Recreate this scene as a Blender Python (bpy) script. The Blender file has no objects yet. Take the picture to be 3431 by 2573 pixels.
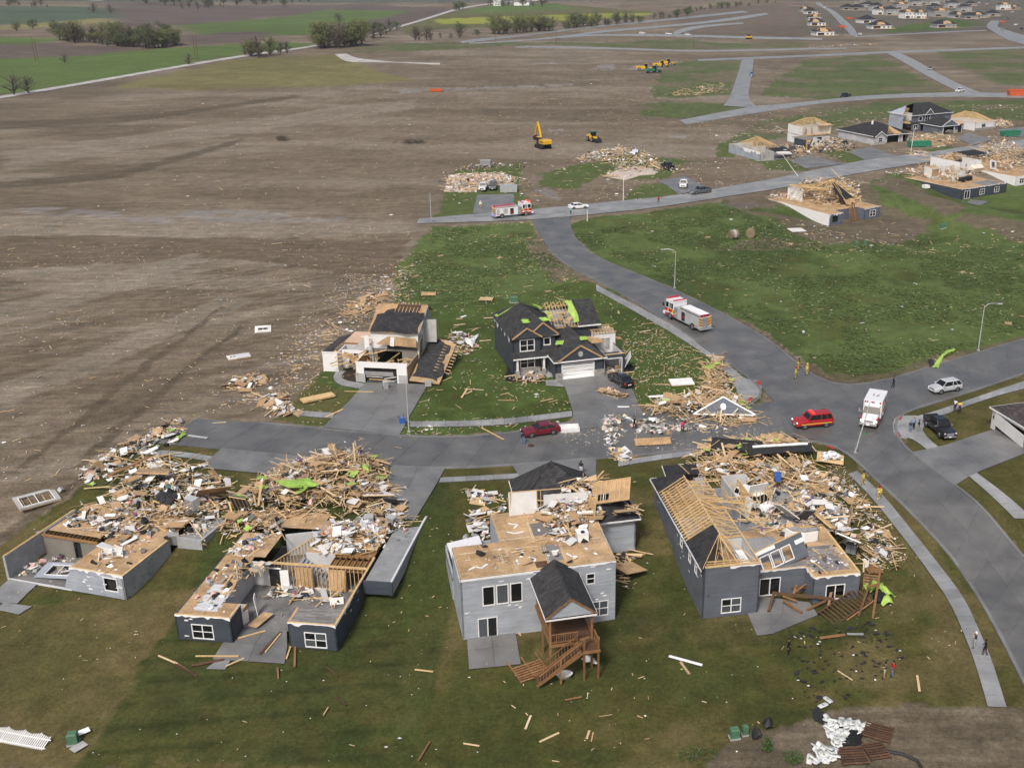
import bpy, bmesh, math, random
import numpy as np
from mathutils import Vector, Matrix
R=math.radians
rng=random.Random(7)
sc=bpy.context.scene
# ---------------------------------------------------------------- camera (drone, 57 m up, cropped frame)
F=3659.;PXC=1940.;PIT=R(21.7);CAMH=57.;PYC=-140+F*math.tan(PIT)
cd=bpy.data.cameras.new('camera');cam=bpy.data.objects.new('camera',cd);sc.collection.objects.link(cam)
cam.location=(0,0,CAMH);cam.rotation_euler=(math.pi/2-PIT,0,0)
cd.sensor_width=36;cd.lens=36*F/3431;cd.shift_x=-(PXC-1715.5)/3431;cd.shift_y=(PYC-1286.5)/3431
cd.clip_start=1;cd.clip_end=30000
sc.camera=cam
# ---------------------------------------------------------------- overcast daylight
EL,AZ=R(50),R(200)            # sun high behind the camera, slightly left (azimuth from +Y clockwise)
w=bpy.data.worlds.new('World');sc.world=w;w.use_nodes=True
nt=w.node_tree;bg=nt.nodes['Background'];sky=nt.nodes.new('ShaderNodeTexSky')
sky.sky_type='NISHITA';sky.sun_disc=False;sky.sun_elevation=EL;sky.sun_rotation=AZ
sky.air_density=1.0;sky.dust_density=6.0;sky.ozone_density=0.6
nt.links.new(sky.outputs[0],bg.inputs[0]);bg.inputs[1].default_value=0.098
sd=bpy.data.lights.new('sun','SUN');sd.energy=2.3;sd.angle=R(10);sd.color=(1,.975,.94)
sun=bpy.data.objects.new('sun',sd);sc.collection.objects.link(sun)
dv=Vector((math.sin(AZ)*math.cos(EL),math.cos(AZ)*math.cos(EL),math.sin(EL)))
sun.rotation_euler=dv.to_track_quat('Z','Y').to_euler();sun.location=(0,-40,120)
HAZE=.00008
sc.view_settings.view_transform='Standard';sc.view_settings.look='None'
sc.view_settings.gamma=1;sc.view_settings.use_curve_mapping=False;sc.view_settings.exposure=0.34
# ---------------------------------------------------------------- pixels of the photograph -> places on the ground
CR={1:(0,1400,2.212),2:(500,1400,2.212),3:(1400,1450,1.84375),4:(2100,1400,2.074),5:(1000,950,1.8433),6:(2100,950,1.6619),
 'b1':(0,0,1.8433),'b2':(1100,0,1.8433),'b3':(2200,0,1.7969),'b4':(2200,300,1.7969),'b5':(1300,350,2.0109),'b6':(2200,1900,1.7969),'b7':(0,1900,1.8433),'b8':(0,700,1.8433),
 'c1':(550,1700,2.4578),'c2':(0,1600,3.16),'c3':(1050,980,3.6867),'c4':(1650,980,3.95),'d':(0,0,1/1.5511),
 'e1':(2400,330,4.0218),'e2':(2880,330,4.0145),'e3':(2560,560,5.53),'e4':(1450,500,2.765),'e5':(2220,970,9.217),'e6':(2600,1260,5.53),'e7':(3000,1240,5.1323),'e8':(2650,0,2.8323),
 'g1':(2200,1550,4.74),'g2':(2550,1600,3.6867),'g3':(1500,1520,1.8143),'g4':(2000,1180,2.1167),'g5':(1780,400,2.54),'g6':(1200,1900,1.4111),'g7':(0,900,1.9033)}
def sst(t):
 t=np.clip(t,0,1);return t*t*(3-2*t)
def dip(x,y,ox,oy,rot,wid):
 c,s=math.cos(R(rot)),math.sin(R(rot));u=(x-ox)*c+(y-oy)*s;v=-(x-ox)*s+(y-oy)*c
 return sst((u+14)/14)*sst((wid+16-u)/16)*sst((19-v)/17)*sst((v+62)/46)
def G(x,y):
 """height of the ground: level street, lots falling to walk-out back yards, low hills far away"""
 x=np.asarray(x,float);y=np.asarray(y,float)
 r=np.interp(x,[-120,-70,-50,-37,-22,-10,12,28,60,120],[100,98,95.8,87.5,86,88,91,93.5,97,100])
 s=sst((r+19-y)/17)
 z=-2.6*s-np.clip(r+1-y,0,45)*.03-.42*s*np.exp(-((x+3)/9.)**2)
 z=z-2.6*np.maximum(dip(x,y,59.8,257.6,32.7,18),dip(x,y,101,288.1,31.5,34))
 far=sst((y-470)/420)
 z=z+far*(4.2*np.sin(x/170+.7)*np.cos(y/230+.4)+2.6*np.sin((x*.6+y)/310.)+3.5*sst((y-900)/900))
 return z
def S(c,x,y):
 a=CR[c];return a[0]+x/a[2],a[1]+y/a[2]
def ray(x,y):
 a=(x-PXC)/F;b=-(y-PYC)/F
 return np.array([a,math.cos(PIT)+b*math.sin(PIT),-math.sin(PIT)+b*math.cos(PIT)])
def at(c,x,y,z=None):
 """ground point seen at a pixel (crop c), or the point at height z"""
 d=ray(*S(c,x,y));h=0. if z is None else z
 for k in range(1 if z is not None else 14):
  t=(h-CAMH)/d[2];p=d*t
  if z is None:h=.5*h+.5*gz(p[0],p[1])
 return Vector((p[0],p[1],h if z is not None else gz(p[0],p[1])))
def sc1(t):
 t=0. if t<0 else(1. if t>1 else t);return t*t*(3-2*t)
XR=[-120,-70,-50,-37,-22,-10,12,28,60,120];YR=[100,98,95.8,87.5,86,88,91,93.5,97,100]
def gz(x,y):
 """G for one point, without arrays"""
 x=float(x);y=float(y)
 if x<=-120:r=100.
 elif x>=120:r=100.
 else:
  k=max(i for i in range(9) if XR[i]<=x);r=YR[k]+(YR[k+1]-YR[k])*(x-XR[k])/(XR[k+1]-XR[k])
 s=sc1((r+19-y)/17);z=-2.6*s-min(max(r+1-y,0),45)*.03-.42*s*math.exp(-((x+3)/9.)**2)
 if 180<y<330:
  b=0.
  for ox,oy,rot,wid in ((59.8,257.6,32.7,18),(101,288.1,31.5,34)):
   c,q=math.cos(R(rot)),math.sin(R(rot));u=(x-ox)*c+(y-oy)*q;v=-(x-ox)*q+(y-oy)*c;b=max(b,sc1((u+14)/14)*sc1((wid+16-u)/16)*sc1((19-v)/17)*sc1((v+62)/46))
  z-=2.6*b
 if y>470:z+=sc1((y-470)/420)*(4.2*math.sin(x/170+.7)*math.cos(y/230+.4)+2.6*math.sin((x*.6+y)/310.)+3.5*sc1((y-900)/900))
 return z
gz0=gz
# ---------------------------------------------------------------- objects
COL=sc.collection
def thing(name,label,cat,loc=(0,0,0),rz=0,group=None):
 o=bpy.data.objects.new(name,None);COL.objects.link(o);o.empty_display_size=.5
 o.location=loc;o.rotation_euler=(0,0,rz);tag(o,label,cat,group);return o
def tag(o,label=None,cat=None,group=None,kind=None):
 if label:o['label']=label
 if cat:o['category']=cat
 if group:o['group']=group
 if kind:o['kind']=kind
 return o
def copy_tree(o,parent=None):
 c=o.copy();COL.objects.link(c)
 if parent is not None:c.parent=parent
 for ch in list(o.children):copy_tree(ch,c)
 return c
def rotz(a):
 c,s=math.cos(a),math.sin(a);return np.array([[c,-s,0],[s,c,0],[0,0,1.]])
def eul(rx,ry,rz_):return np.array(Matrix.Rotation(rz_,3,'Z')@Matrix.Rotation(ry,3,'Y')@Matrix.Rotation(rx,3,'X'))
BOXF=[(0,3,2,1),(4,5,6,7),(0,1,5,4),(1,2,6,5),(2,3,7,6),(3,0,4,7)]
class MB:
 def __init__(s):s.v=[];s.f=[];s.m=[];s.r=[]
 def add(s,vs,fs,mat=0,rnd=None):
  b=len(s.v);s.v.extend([tuple(map(float,p)) for p in vs]);rnd=rng.random() if rnd is None else rnd
  for f in fs:s.f.append(tuple(b+i for i in f));s.m.append(mat);s.r.append(rnd)
  return s
 def box(s,a,b,mat=0,rnd=None):
  x0,x1=sorted((a[0],b[0]));y0,y1=sorted((a[1],b[1]));z0,z1=sorted((a[2],b[2]))
  return s.add([(x0,y0,z0),(x1,y0,z0),(x1,y1,z0),(x0,y1,z0),(x0,y0,z1),(x1,y0,z1),(x1,y1,z1),(x0,y1,z1)],BOXF,mat,rnd)
 def obox(s,c,size,M,mat=0,rnd=None):
  h=np.array(size)/2;q=np.array([(-1,-1,-1),(1,-1,-1),(1,1,-1),(-1,1,-1),(-1,-1,1),(1,-1,1),(1,1,1),(-1,1,1)])*h
  return s.add((np.asarray(M)@q.T).T+np.array(c),BOXF,mat,rnd)
 def beam(s,p,q,w=.04,h=.14,mat=0,rnd=None,roll=0.):
  p=Vector(p);q=Vector(q);d=(q-p);L=d.length
  if L<1e-4:return s
  d/=L;up=Vector((0,0,1)) if abs(d.z)<.95 else Vector((0,1,0))
  y=up.cross(d).normalized();z=d.cross(y)
  if roll:
   y,z=y*math.cos(roll)+z*math.sin(roll),z*math.cos(roll)-y*math.sin(roll)
  M=np.array([[d.x,y.x,z.x],[d.y,y.y,z.y],[d.z,y.z,z.z]])
  return s.obox((p+q)/2,(L,w,h),M,mat,rnd)
 def slab(s,pts,t,mat=0,rnd=None,d=(0,0,-1)):
  """polygon with thickness t along d"""
  n=len(pts);d=np.array(d,float)*t;a=[np.array(p,float) for p in pts];vs=a+[p+d for p in a]
  fs=[tuple(range(n)),tuple(range(2*n-1,n-1,-1))]+[(i,i+n,(i+1)%n+n,(i+1)%n) for i in range(n)]
  return s.add(vs,fs,mat,rnd)
 def tube(s,pts,rad,n=8,mat=0,rnd=None,cap=True):
  pts=[Vector(p) for p in pts];k=len(pts)
  rad=[rad]*k if not hasattr(rad,'__len__') else rad;vs=[];prev=None
  for i,p in enumerate(pts):
   d=(pts[min(i+1,k-1)]-pts[max(i-1,0)]).normalized()
   if prev is None:
    u=Vector((0,0,1)) if abs(d.z)<.9 else Vector((1,0,0));a=d.cross(u).normalized()
   else:a=(prev-d*prev.dot(d)).normalized()
   prev=a;b=d.cross(a)
   for j in range(n):
    t=2*math.pi*j/n;vs.append(p+(a*math.cos(t)+b*math.sin(t))*rad[i])
  fs=[(i*n+j,i*n+(j+1)%n,(i+1)*n+(j+1)%n,(i+1)*n+j) for i in range(k-1) for j in range(n)]
  if cap:fs+=[tuple(range(n-1,-1,-1)),tuple(range((k-1)*n,k*n))]
  return s.add(vs,fs,mat,rnd)
 def loft(s,secs,mat=0,cap=True,rnd=None):
  n=len(secs[0]);vs=[p for q in secs for p in q];k=len(secs)
  fs=[(i*n+j,i*n+(j+1)%n,(i+1)*n+(j+1)%n,(i+1)*n+j) for i in range(k-1) for j in range(n)]
  if cap:fs+=[tuple(range(n-1,-1,-1)),tuple(range((k-1)*n,k*n))]
  return s.add(vs,fs,mat,rnd)
 def bd(s,name,mats,parent=None,smooth=False):
  if not isinstance(mats,(list,tuple)):mats=[mats]
  me=bpy.data.meshes.new(name);me.from_pydata(s.v,[],s.f)
  for m in mats:me.materials.append(M_(m))
  if len(mats)>1:me.polygons.foreach_set('material_index',s.m)
  at_=me.attributes.new('rnd','FLOAT','FACE');at_.data.foreach_set('value',s.r)
  if smooth:me.polygons.foreach_set('use_smooth',[True]*len(s.f))
  me.update()
  return link(name,me,parent)
def link(name,me,parent=None):
 o=bpy.data.objects.new(name,me);COL.objects.link(o)
 if parent is not None:o.parent=parent
 return o
# ---------------------------------------------------------------- materials
MATS={}
def M_(n):return MATS[n] if isinstance(n,str) else n
def nodes(name):
 m=bpy.data.materials.new(name);m.use_nodes=True;t=m.node_tree
 return m,t,t.nodes['Principled BSDF']
def N(t,typ,**k):
 n=t.nodes.new(typ)
 for a,b in k.items():
  if a.startswith('i_'):
   key=a[2:];key=int(key) if key.isdigit() else key.replace('_',' ')
   n.inputs[key].default_value=b
  else:setattr(n,a,b)
 return n
def L(t,a,b):t.links.new(a,b)
def math_(t,op,a,b=None):
 n=N(t,'ShaderNodeMath',operation=op)
 for i,q in enumerate((a,b)):
  if q is None:continue
  if isinstance(q,(int,float)):n.inputs[i].default_value=q
  else:L(t,q,n.inputs[i])
 return n.outputs[0]
def rnd_value(t):
 """one random number per piece: object random plus the face attribute"""
 o=N(t,'ShaderNodeObjectInfo');a=N(t,'ShaderNodeAttribute',attribute_name='rnd')
 return math_(t,'FRACT',math_(t,'ADD',o.outputs['Random'],a.outputs['Fac']))
def ramp(t,fac,cols):
 r=N(t,'ShaderNodeValToRGB');e=r.color_ramp.elements
 while len(e)<len(cols):e.new(.5)
 for i,(p,c) in enumerate(cols):e[i].position=p;e[i].color=(*c,1)
 L(t,fac,r.inputs[0]);return r.outputs[0]
def simple(name,cols,rough=.7,metal=0,noise=(3.,.25),bump=None,spec=.3,coat=0,stain=.12):
 """colour picked per piece from cols, mottled by noise"""
 m,t,b=nodes(name)
 if len(cols)>1:
  c=ramp(t,rnd_value(t),[(i/(len(cols)-1),q) for i,q in enumerate(cols)])
 else:
  q=N(t,'ShaderNodeRGB');q.outputs[0].default_value=(*cols[0],1);c=q.outputs[0]
 tc=N(t,'ShaderNodeTexCoord');nz=N(t,'ShaderNodeTexNoise',i_Scale=noise[0],i_Detail=5.,i_Roughness=.65);L(t,tc.outputs['Object'],nz.inputs['Vector'])
 if noise[1]:
  n5=N(t,'ShaderNodeTexNoise',i_Scale=.45,i_Detail=6.,i_Roughness=.7);L(t,tc.outputs['Object'],n5.inputs['Vector'])
  mr=N(t,'ShaderNodeMapRange',i_1=.25,i_2=.75,i_3=1-noise[1],i_4=1+noise[1]);L(t,nz.outputs[0],mr.inputs[0])
  mx=N(t,'ShaderNodeMix',data_type='RGBA',blend_type='MULTIPLY');mx.inputs[0].default_value=1
  m5=N(t,'ShaderNodeMapRange',i_1=.35,i_2=.62,i_3=1-stain,i_4=1.);L(t,n5.outputs[0],m5.inputs[0])
  L(t,c,mx.inputs[6]);L(t,math_(t,'MULTIPLY',mr.outputs[0],m5.outputs[0]),mx.inputs[7]);c=mx.outputs[2]
 L(t,c,b.inputs['Base Color']);b.inputs['Roughness'].default_value=rough;b.inputs['Metallic'].default_value=metal
 b.inputs['Specular IOR Level'].default_value=spec;b.inputs['Coat Weight'].default_value=coat
 if bump:
  bn=N(t,'ShaderNodeBump',i_Strength=bump[1],i_Distance=.05);n2=N(t,'ShaderNodeTexNoise',i_Scale=bump[0],i_Detail=4.);L(t,tc.outputs['Object'],n2.inputs['Vector'])
  L(t,n2.outputs[0],bn.inputs['Height']);L(t,bn.outputs[0],b.inputs['Normal'])
 MATS[name]=m;return m
def siding(name,col,pitch=.19,depth=.7,vary=.26):
 """lapped horizontal siding: shallow stepped relief, weathered boards"""
 m,t,b=nodes(name);tc=N(t,'ShaderNodeTexCoord');sp=N(t,'ShaderNodeSeparateXYZ');L(t,tc.outputs['Object'],sp.inputs[0])
 fr=math_(t,'FRACT',math_(t,'DIVIDE',sp.outputs[2],pitch))
 bn=N(t,'ShaderNodeBump',i_Strength=depth,i_Distance=.03);L(t,math_(t,'SUBTRACT',1.,fr),bn.inputs['Height']);L(t,bn.outputs[0],b.inputs['Normal'])
 row=math_(t,'FLOOR',math_(t,'DIVIDE',sp.outputs[2],pitch));cb=N(t,'ShaderNodeCombineXYZ');L(t,math_(t,'MULTIPLY',math_(t,'ADD',sp.outputs[0],sp.outputs[1]),.3),cb.inputs[0]);L(t,math_(t,'MULTIPLY',row,3.7),cb.inputs[1])
 nz=N(t,'ShaderNodeTexNoise',i_Scale=1.,i_Detail=4.);L(t,cb.outputs[0],nz.inputs['Vector'])
 n3=N(t,'ShaderNodeTexNoise',i_Scale=.5,i_Detail=6.);L(t,tc.outputs['Object'],n3.inputs['Vector'])
 mr=N(t,'ShaderNodeMapRange',i_1=.3,i_2=.7,i_3=1-vary,i_4=1+vary);L(t,math_(t,'MULTIPLY',math_(t,'ADD',nz.outputs[0],n3.outputs[0]),.5),mr.inputs[0])
 edge=math_(t,'MULTIPLY',math_(t,'GREATER_THAN',fr,.93),-.35)
 mul=math_(t,'MULTIPLY',mr.outputs[0],math_(t,'ADD',1.,edge))
 mx=N(t,'ShaderNodeMix',data_type='RGBA',blend_type='MULTIPLY');mx.inputs[0].default_value=1;mx.inputs[6].default_value=(*col,1);L(t,mul,mx.inputs[7])
 L(t,mx.outputs[2],b.inputs['Base Color']);b.inputs['Roughness'].default_value=.6;b.inputs['Specular IOR Level'].default_value=.3
 MATS[name]=m
def shingles(name,col):
 m,t,b=nodes(name);tc=N(t,'ShaderNodeTexCoord')
 v=N(t,'ShaderNodeTexBrick',i_Scale=1.,i_Mortar_Size=.012,i_Bias=-.2);v.inputs['Brick Width'].default_value=.5;v.inputs['Row Height'].default_value=.16
 v.inputs['Color1'].default_value=(*[c*.65 for c in col],1);v.inputs['Color2'].default_value=(*[c*1.35 for c in col],1);v.inputs['Mortar'].default_value=(*[c*.4 for c in col],1)
 L(t,tc.outputs['Object'],v.inputs[0])
 nz=N(t,'ShaderNodeTexNoise',i_Scale=1.1,i_Detail=7.,i_Roughness=.7);L(t,tc.outputs['Object'],nz.inputs['Vector'])
 mr=N(t,'ShaderNodeMapRange',i_1=.3,i_2=.7,i_3=.6,i_4=1.4);L(t,nz.outputs[0],mr.inputs[0])
 mx=N(t,'ShaderNodeMix',data_type='RGBA',blend_type='MULTIPLY');mx.inputs[0].default_value=1;L(t,v.outputs[0],mx.inputs[6]);L(t,mr.outputs[0],mx.inputs[7])
 L(t,mx.outputs[2],b.inputs['Base Color']);b.inputs['Roughness'].default_value=.85;b.inputs['Specular IOR Level'].default_value=.25
 bn=N(t,'ShaderNodeBump',i_Strength=.5,i_Distance=.04);L(t,nz.outputs[0],bn.inputs['Height']);L(t,bn.outputs[0],b.inputs['Normal'])
 MATS[name]=m
simple('wood',[(.32,.215,.12),(.54,.38,.21),(.64,.49,.30),(.50,.33,.16),(.68,.54,.36),(.27,.20,.14),(.58,.42,.24)],.75,noise=(2.,.22))
simple('stud',[(.53,.36,.17),(.62,.45,.24),(.50,.325,.15)],.75,noise=(2.,.2))
simple('osb',[(.46,.305,.165),(.52,.36,.205),(.42,.27,.14),(.50,.35,.21)],.75,noise=(6.,.3),stain=.42)
simple('darkwood',[(.085,.045,.026),(.12,.066,.036),(.065,.038,.024)],.6,noise=(3.,.3))
simple('cedar',[(.21,.11,.05),(.27,.145,.068),(.165,.085,.04)],.6,noise=(3.,.3))
simple('drywall',[(.60,.60,.59),(.72,.72,.71),(.48,.48,.48),(.66,.64,.60)],.8,noise=(1.2,.08))
simple('paper',[(.72,.72,.74),(.80,.80,.80),(.55,.56,.58)],.6,noise=(3.,.12))
simple('white',[(.78,.78,.77)],.5,noise=(1.,.06))
simple('greyjunk',[(.12,.12,.125),(.28,.285,.29),(.42,.42,.42),(.06,.06,.065),(.34,.31,.27)],.7,noise=(4.,.3))
simple('blackjunk',[(.012,.012,.013),(.03,.03,.032),(.02,.02,.022)],.6,noise=(4.,.3))
simple('colourjunk',[(.35,.02,.03),(.03,.08,.28),(.55,.36,.05),(.04,.22,.20),(.25,.04,.16),(.45,.42,.36)],.7,noise=(4.,.2))
simple('pink',[(.62,.34,.36),(.60,.52,.40),(.68,.64,.56)],.9,noise=(4.,.2))
simple('lime',[(.27,.44,.07),(.33,.48,.11),(.22,.37,.06)],.55,noise=(2.,.25))
simple('concrete',[(.30,.305,.31)],.75,noise=(1.5,.18),bump=(8.,.15))
simple('slab',[(.225,.23,.235),(.245,.25,.255),(.21,.215,.22)],.6,noise=(.9,.16),bump=(14.,.1))
simple('floorslab',[(.19,.185,.18)],.45,noise=(.8,.3),stain=.45)
simple('foundation',[(.33,.335,.34)],.8,noise=(1.2,.2),bump=(6.,.2))
simple('insulwall',[(.36,.36,.35)],.8,noise=(1.,.15))
simple('stone',[(.24,.225,.205),(.34,.33,.31),(.29,.28,.26),(.20,.19,.18)],.85,noise=(5.,.25),bump=(6.,.4))
simple('trim',[(.74,.74,.74)],.5,noise=(1.,.05))
simple('glassdark',[(.010,.011,.013)],.12,noise=(1.,0.),spec=.6)
simple('glassgrey',[(.07,.08,.09)],.12,noise=(1.,0.),spec=.6)
simple('shade_and_black',[(.022,.021,.02)],.9,noise=(1.,.4))  # near-black that paints the shade of interiors; also colours the kitchen island
simple('innerwall',[(.50,.50,.50)],.8,noise=(.7,.1))
simple('brownwall',[(.20,.185,.16)],.8,noise=(.7,.2))
simple('joist',[(.24,.135,.055),(.30,.17,.07)],.8,noise=(3.,.3))
siding('side_slate',(.046,.056,.070));siding('side_h4',(.098,.110,.132));siding('side_light',(.30,.325,.36));siding('side_dark',(.042,.050,.062))
siding('side_blue',(.105,.120,.150));siding('side_white',(.68,.68,.68),depth=.4,vary=.05);siding('side_pale',(.29,.32,.37));siding('side_ltgrey',(.40,.41,.43))
shingles('roof',(.045,.045,.047));shingles('roof2',(.034,.034,.037));shingles('roof_brown',(.065,.056,.056))
simple('felt',[(.020,.020,.022)],.75,noise=(1.5,.35),bump=(5.,.3))
simple('plank_grey',[(.145,.135,.13),(.20,.19,.185),(.26,.25,.245),(.17,.16,.15)],.55,noise=(2.,.15))
simple('plank_white',[(.52,.53,.56),(.58,.59,.62),(.48,.49,.52)],.55,noise=(3.,.1))
simple('greentin',[(.075,.16,.095)],.5,noise=(3.,.2));simple('metal',[(.42,.44,.46)],.35,metal=.6,noise=(4.,.1))
simple('galv',[(.50,.52,.54)],.45,metal=.3,noise=(4.,.1));simple('rubber',[(.016,.016,.017)],.8,noise=(6.,.2))
simple('mulch',[(.035,.024,.018)],.95,noise=(5.,.5),bump=(8.,.8));simple('blackmulch',[(.012,.010,.009)],.95,noise=(5.,.5),bump=(8.,.8))
# ==== the ground: one sheet, colour by what grows or lies there
def poly(c,*pts):return np.array([at(c,*p)[:2] for p in pts])
def pip(P,x,y):
 ins=np.zeros(x.shape,bool);n=len(P)
 sel=(x>=P[:,0].min())&(x<=P[:,0].max())&(y>=P[:,1].min())&(y<=P[:,1].max())
 xs,ys=x[sel],y[sel];q=np.zeros(xs.shape,bool)
 for i in range(n):
  x0,y0=P[i];x1,y1=P[(i+1)%n]
  if y0==y1:continue
  q^=((y0>ys)!=(y1>ys))&(xs<(x1-x0)*(ys-y0)/(y1-y0)+x0)
 ins[sel]=q;return ins
def hsh(i,j,s):
 h=(i.astype(np.int64)*374761393+j.astype(np.int64)*668265263+s*974634533)&0x7fffffff
 h=((h^(h>>13))*1274126177)&0x7fffffff
 return ((h^(h>>16))&0xffff)/65535.
def vnoise(x,y,s=0):
 i=np.floor(x);j=np.floor(y);a=x-i;b=y-j;a=a*a*(3-2*a);b=b*b*(3-2*b)
 return (hsh(i,j,s)*(1-a)+hsh(i+1,j,s)*a)*(1-b)+(hsh(i,j+1,s)*(1-a)+hsh(i+1,j+1,s)*a)*b
def fbm(x,y,s=0,o=4):
 r=0;a=.5;t=0
 for k in range(o):r=r+a*vnoise(x*2**k,y*2**k,s+k);t+=a;a*=.55
 return r/t
def shash(i,j,s):
 h=(i*374761393+j*668265263+s*974634533)&0x7fffffff;h=((h^(h>>13))*1274126177)&0x7fffffff
 return ((h^(h>>16))&0xffff)/65535.
def sfbm(x,y,s=0,o=2):
 r=0.;a=.5;t=0.
 for k in range(o):
  p,q=x*2**k,y*2**k;i,j=math.floor(p),math.floor(q);u,v=p-i,q-j;u=u*u*(3-2*u);v=v*v*(3-2*v);n=s+k
  r+=a*((shash(i,j,n)*(1-u)+shash(i+1,j,n)*u)*(1-v)+(shash(i,j+1,n)*(1-u)+shash(i+1,j+1,n)*u)*v);t+=a;a*=.55
 return r/t
def axis(lo,dl,dh,hi,st,g):
 a=list(np.arange(dl,dh,st));q=st;v=dh
 while v<hi:a.append(v);q*=g;v+=q
 q=st;v=dl;b=[]
 while v>lo:q*=g;v-=q;b.append(v)
 return np.array(b[::-1]+a)
gx=axis(-9000,-72,78,9000,.5,1.045);gy=axis(-400,56,178,9000,.5,1.0125)
X,Y=np.meshgrid(gx,gy);x=X.ravel();y=Y.ravel()
z=G(x,y)
WX=x+1.2*(fbm(x/2.2,y/2.2,11)-.5)*np.clip(y/90,1,6)+3*(fbm(x/14,y/14,15)-.5);WY=y+1.2*(fbm(x/2.2,y/2.2,21)-.5)*np.clip(y/90,1,6)+4*(fbm(x/14,y/14,25)-.5)*np.clip(y/150,1,5)
DIRT=np.array([.148,.119,.086]);DKDIRT=np.array([.092,.072,.050]);LTDIRT=np.array([.220,.190,.152])
OLIVE=np.array([.062,.060,.018]);BROWN=np.array([.116,.092,.041]);LAWN=np.array([.058,.086,.022]);DLAWN=np.array([.034,.047,.012]);CROP=np.array([.074,.106,.031]);SPRING=np.array([.088,.130,.040])
col=np.tile(DIRT,(len(x),1));grass=np.zeros(len(x));wet=np.zeros(len(x))
def paint(mask,c,k=1.,g=None,wt=None):
 mk=(mask*k)[:,None] if mask.dtype!=bool else mask[:,None]*k
 col[:]=col*(1-mk)+np.array(c)*mk
 if g is not None:grass[:]=grass*(1-mk[:,0])+g*mk[:,0]
 if wt is not None:wet[:]=np.maximum(wet,mk[:,0]*wt)
def soft(f,a,b):return sst((f-a)/(b-a))
# bare graded earth: paler scraped bands, darker damp bands running with the machines
ca,sa=math.cos(R(38)),math.sin(R(38));al=(x*ca+y*sa);ac=(-x*sa+y*ca)
st1=fbm(al/34,ac/3.2,31);st2=fbm(x/70,y/9.,35);st3=fbm(x/55,y/40,39,5);st4=fbm(al/12,ac/7,33,5);st5=fbm(x/40,y/22,37,5)
paint(soft(st1*.6+st4*.4,.50,.66)*(y<230),LTDIRT,.62)
paint(soft(.50-(st1*.55+st4*.45),.0,.16)*(y<230),DKDIRT,.7)
paint(soft(st2*.45+st5*.55,.49,.66)*(y>=195),LTDIRT,.55)
paint(soft(.5-(st2*.4+st5*.6),.0,.16)*(y>=195),DKDIRT,.5)
paint(soft(st3,.55,.75),DKDIRT,.6)
al2=np.abs(((ac+2.2*fbm(x/30,y/30,41))%11.)-5.5)
paint(((np.abs(al2-1.1)<.28)&(y<215)&(fbm(x/25,y/25,44)>.48)),DKDIRT*.85,.6)
b1_=pip(poly('d',(-300,500),(880,520),(860,600),(500,560),(-300,590)),WX,WY);paint(b1_,np.array([.112,.086,.060]),.85);paint(pip(poly('d',(-300,470),(300,462),(900,478),(880,505),(300,508),(-300,505)),WX,WY),LTDIRT,.6)
for q in ([(-200,700),(250,600),(420,545),(450,560),(300,620),(-200,760)],[(-200,900),(200,760),(470,640),(560,640),(300,760),(-200,980)],[(0,330),(300,290),(700,235),(900,215),(900,235),(500,290),(0,370)]):paint(pip(poly('d',*q),WX,WY),LTDIRT,.5)
for q in ([(-100,268),(300,250),(640,205),(640,212),(300,262),(-100,285)],[(-100,400),(250,372),(520,300),(530,306),(260,385),(-100,415)],[(150,1010),(330,850),(520,700),(528,704),(345,858),(170,1012)],[(40,1010),(250,830),(480,660),(486,664),(262,838),(60,1012)]):paint(pip(poly('d',*q),x+2*(fbm(x/4,y/4,47)-.5),y),DKDIRT*.9,.75)
# puddles and wet sheets on the earth
def puddle(c,*p,k=1.):paint(pip(poly(c,*p),WX,WY)&(fbm(x/6,y/6,51)>.33),(.19,.172,.155),.7*k,wt=.7)
puddle('d',(10,452),(120,448),(260,455),(250,468),(60,462));puddle('d',(400,455),(560,452),(640,466),(520,476),(380,468))
puddle('b8',(715,45),(1000,50),(1090,85),(760,72));puddle('b8',(1180,60),(1900,60),(2150,50),(2100,75),(1300,80))
puddle('b2',(340,580),(420,560),(900,535),(1100,535),(1500,512),(1510,525),(1150,545),(700,560),(400,588));puddle('b2',(1260,392),(1400,390),(1420,398),(1270,400))
puddle('b2',(1620,440),(1700,395),(1780,400),(1760,440));puddle('b2',(1850,430),(1900,400),(2030,392),(2000,420),(1900,440));puddle('b2',(1360,795),(1450,800),(1420,830),(1370,815));puddle('b2',(2100,840),(2212,830),(2212,850),(2120,855))
puddle('b2',(440,262),(600,258),(640,268),(470,272));puddle('e4',(940,370),(1060,360),(1190,440),(1160,480),(1020,430));puddle('e1',(0,1400),(600,1380),(560,1480),(150,1490));puddle('e3',(0,700),(220,690),(260,790),(40,800))
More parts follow.
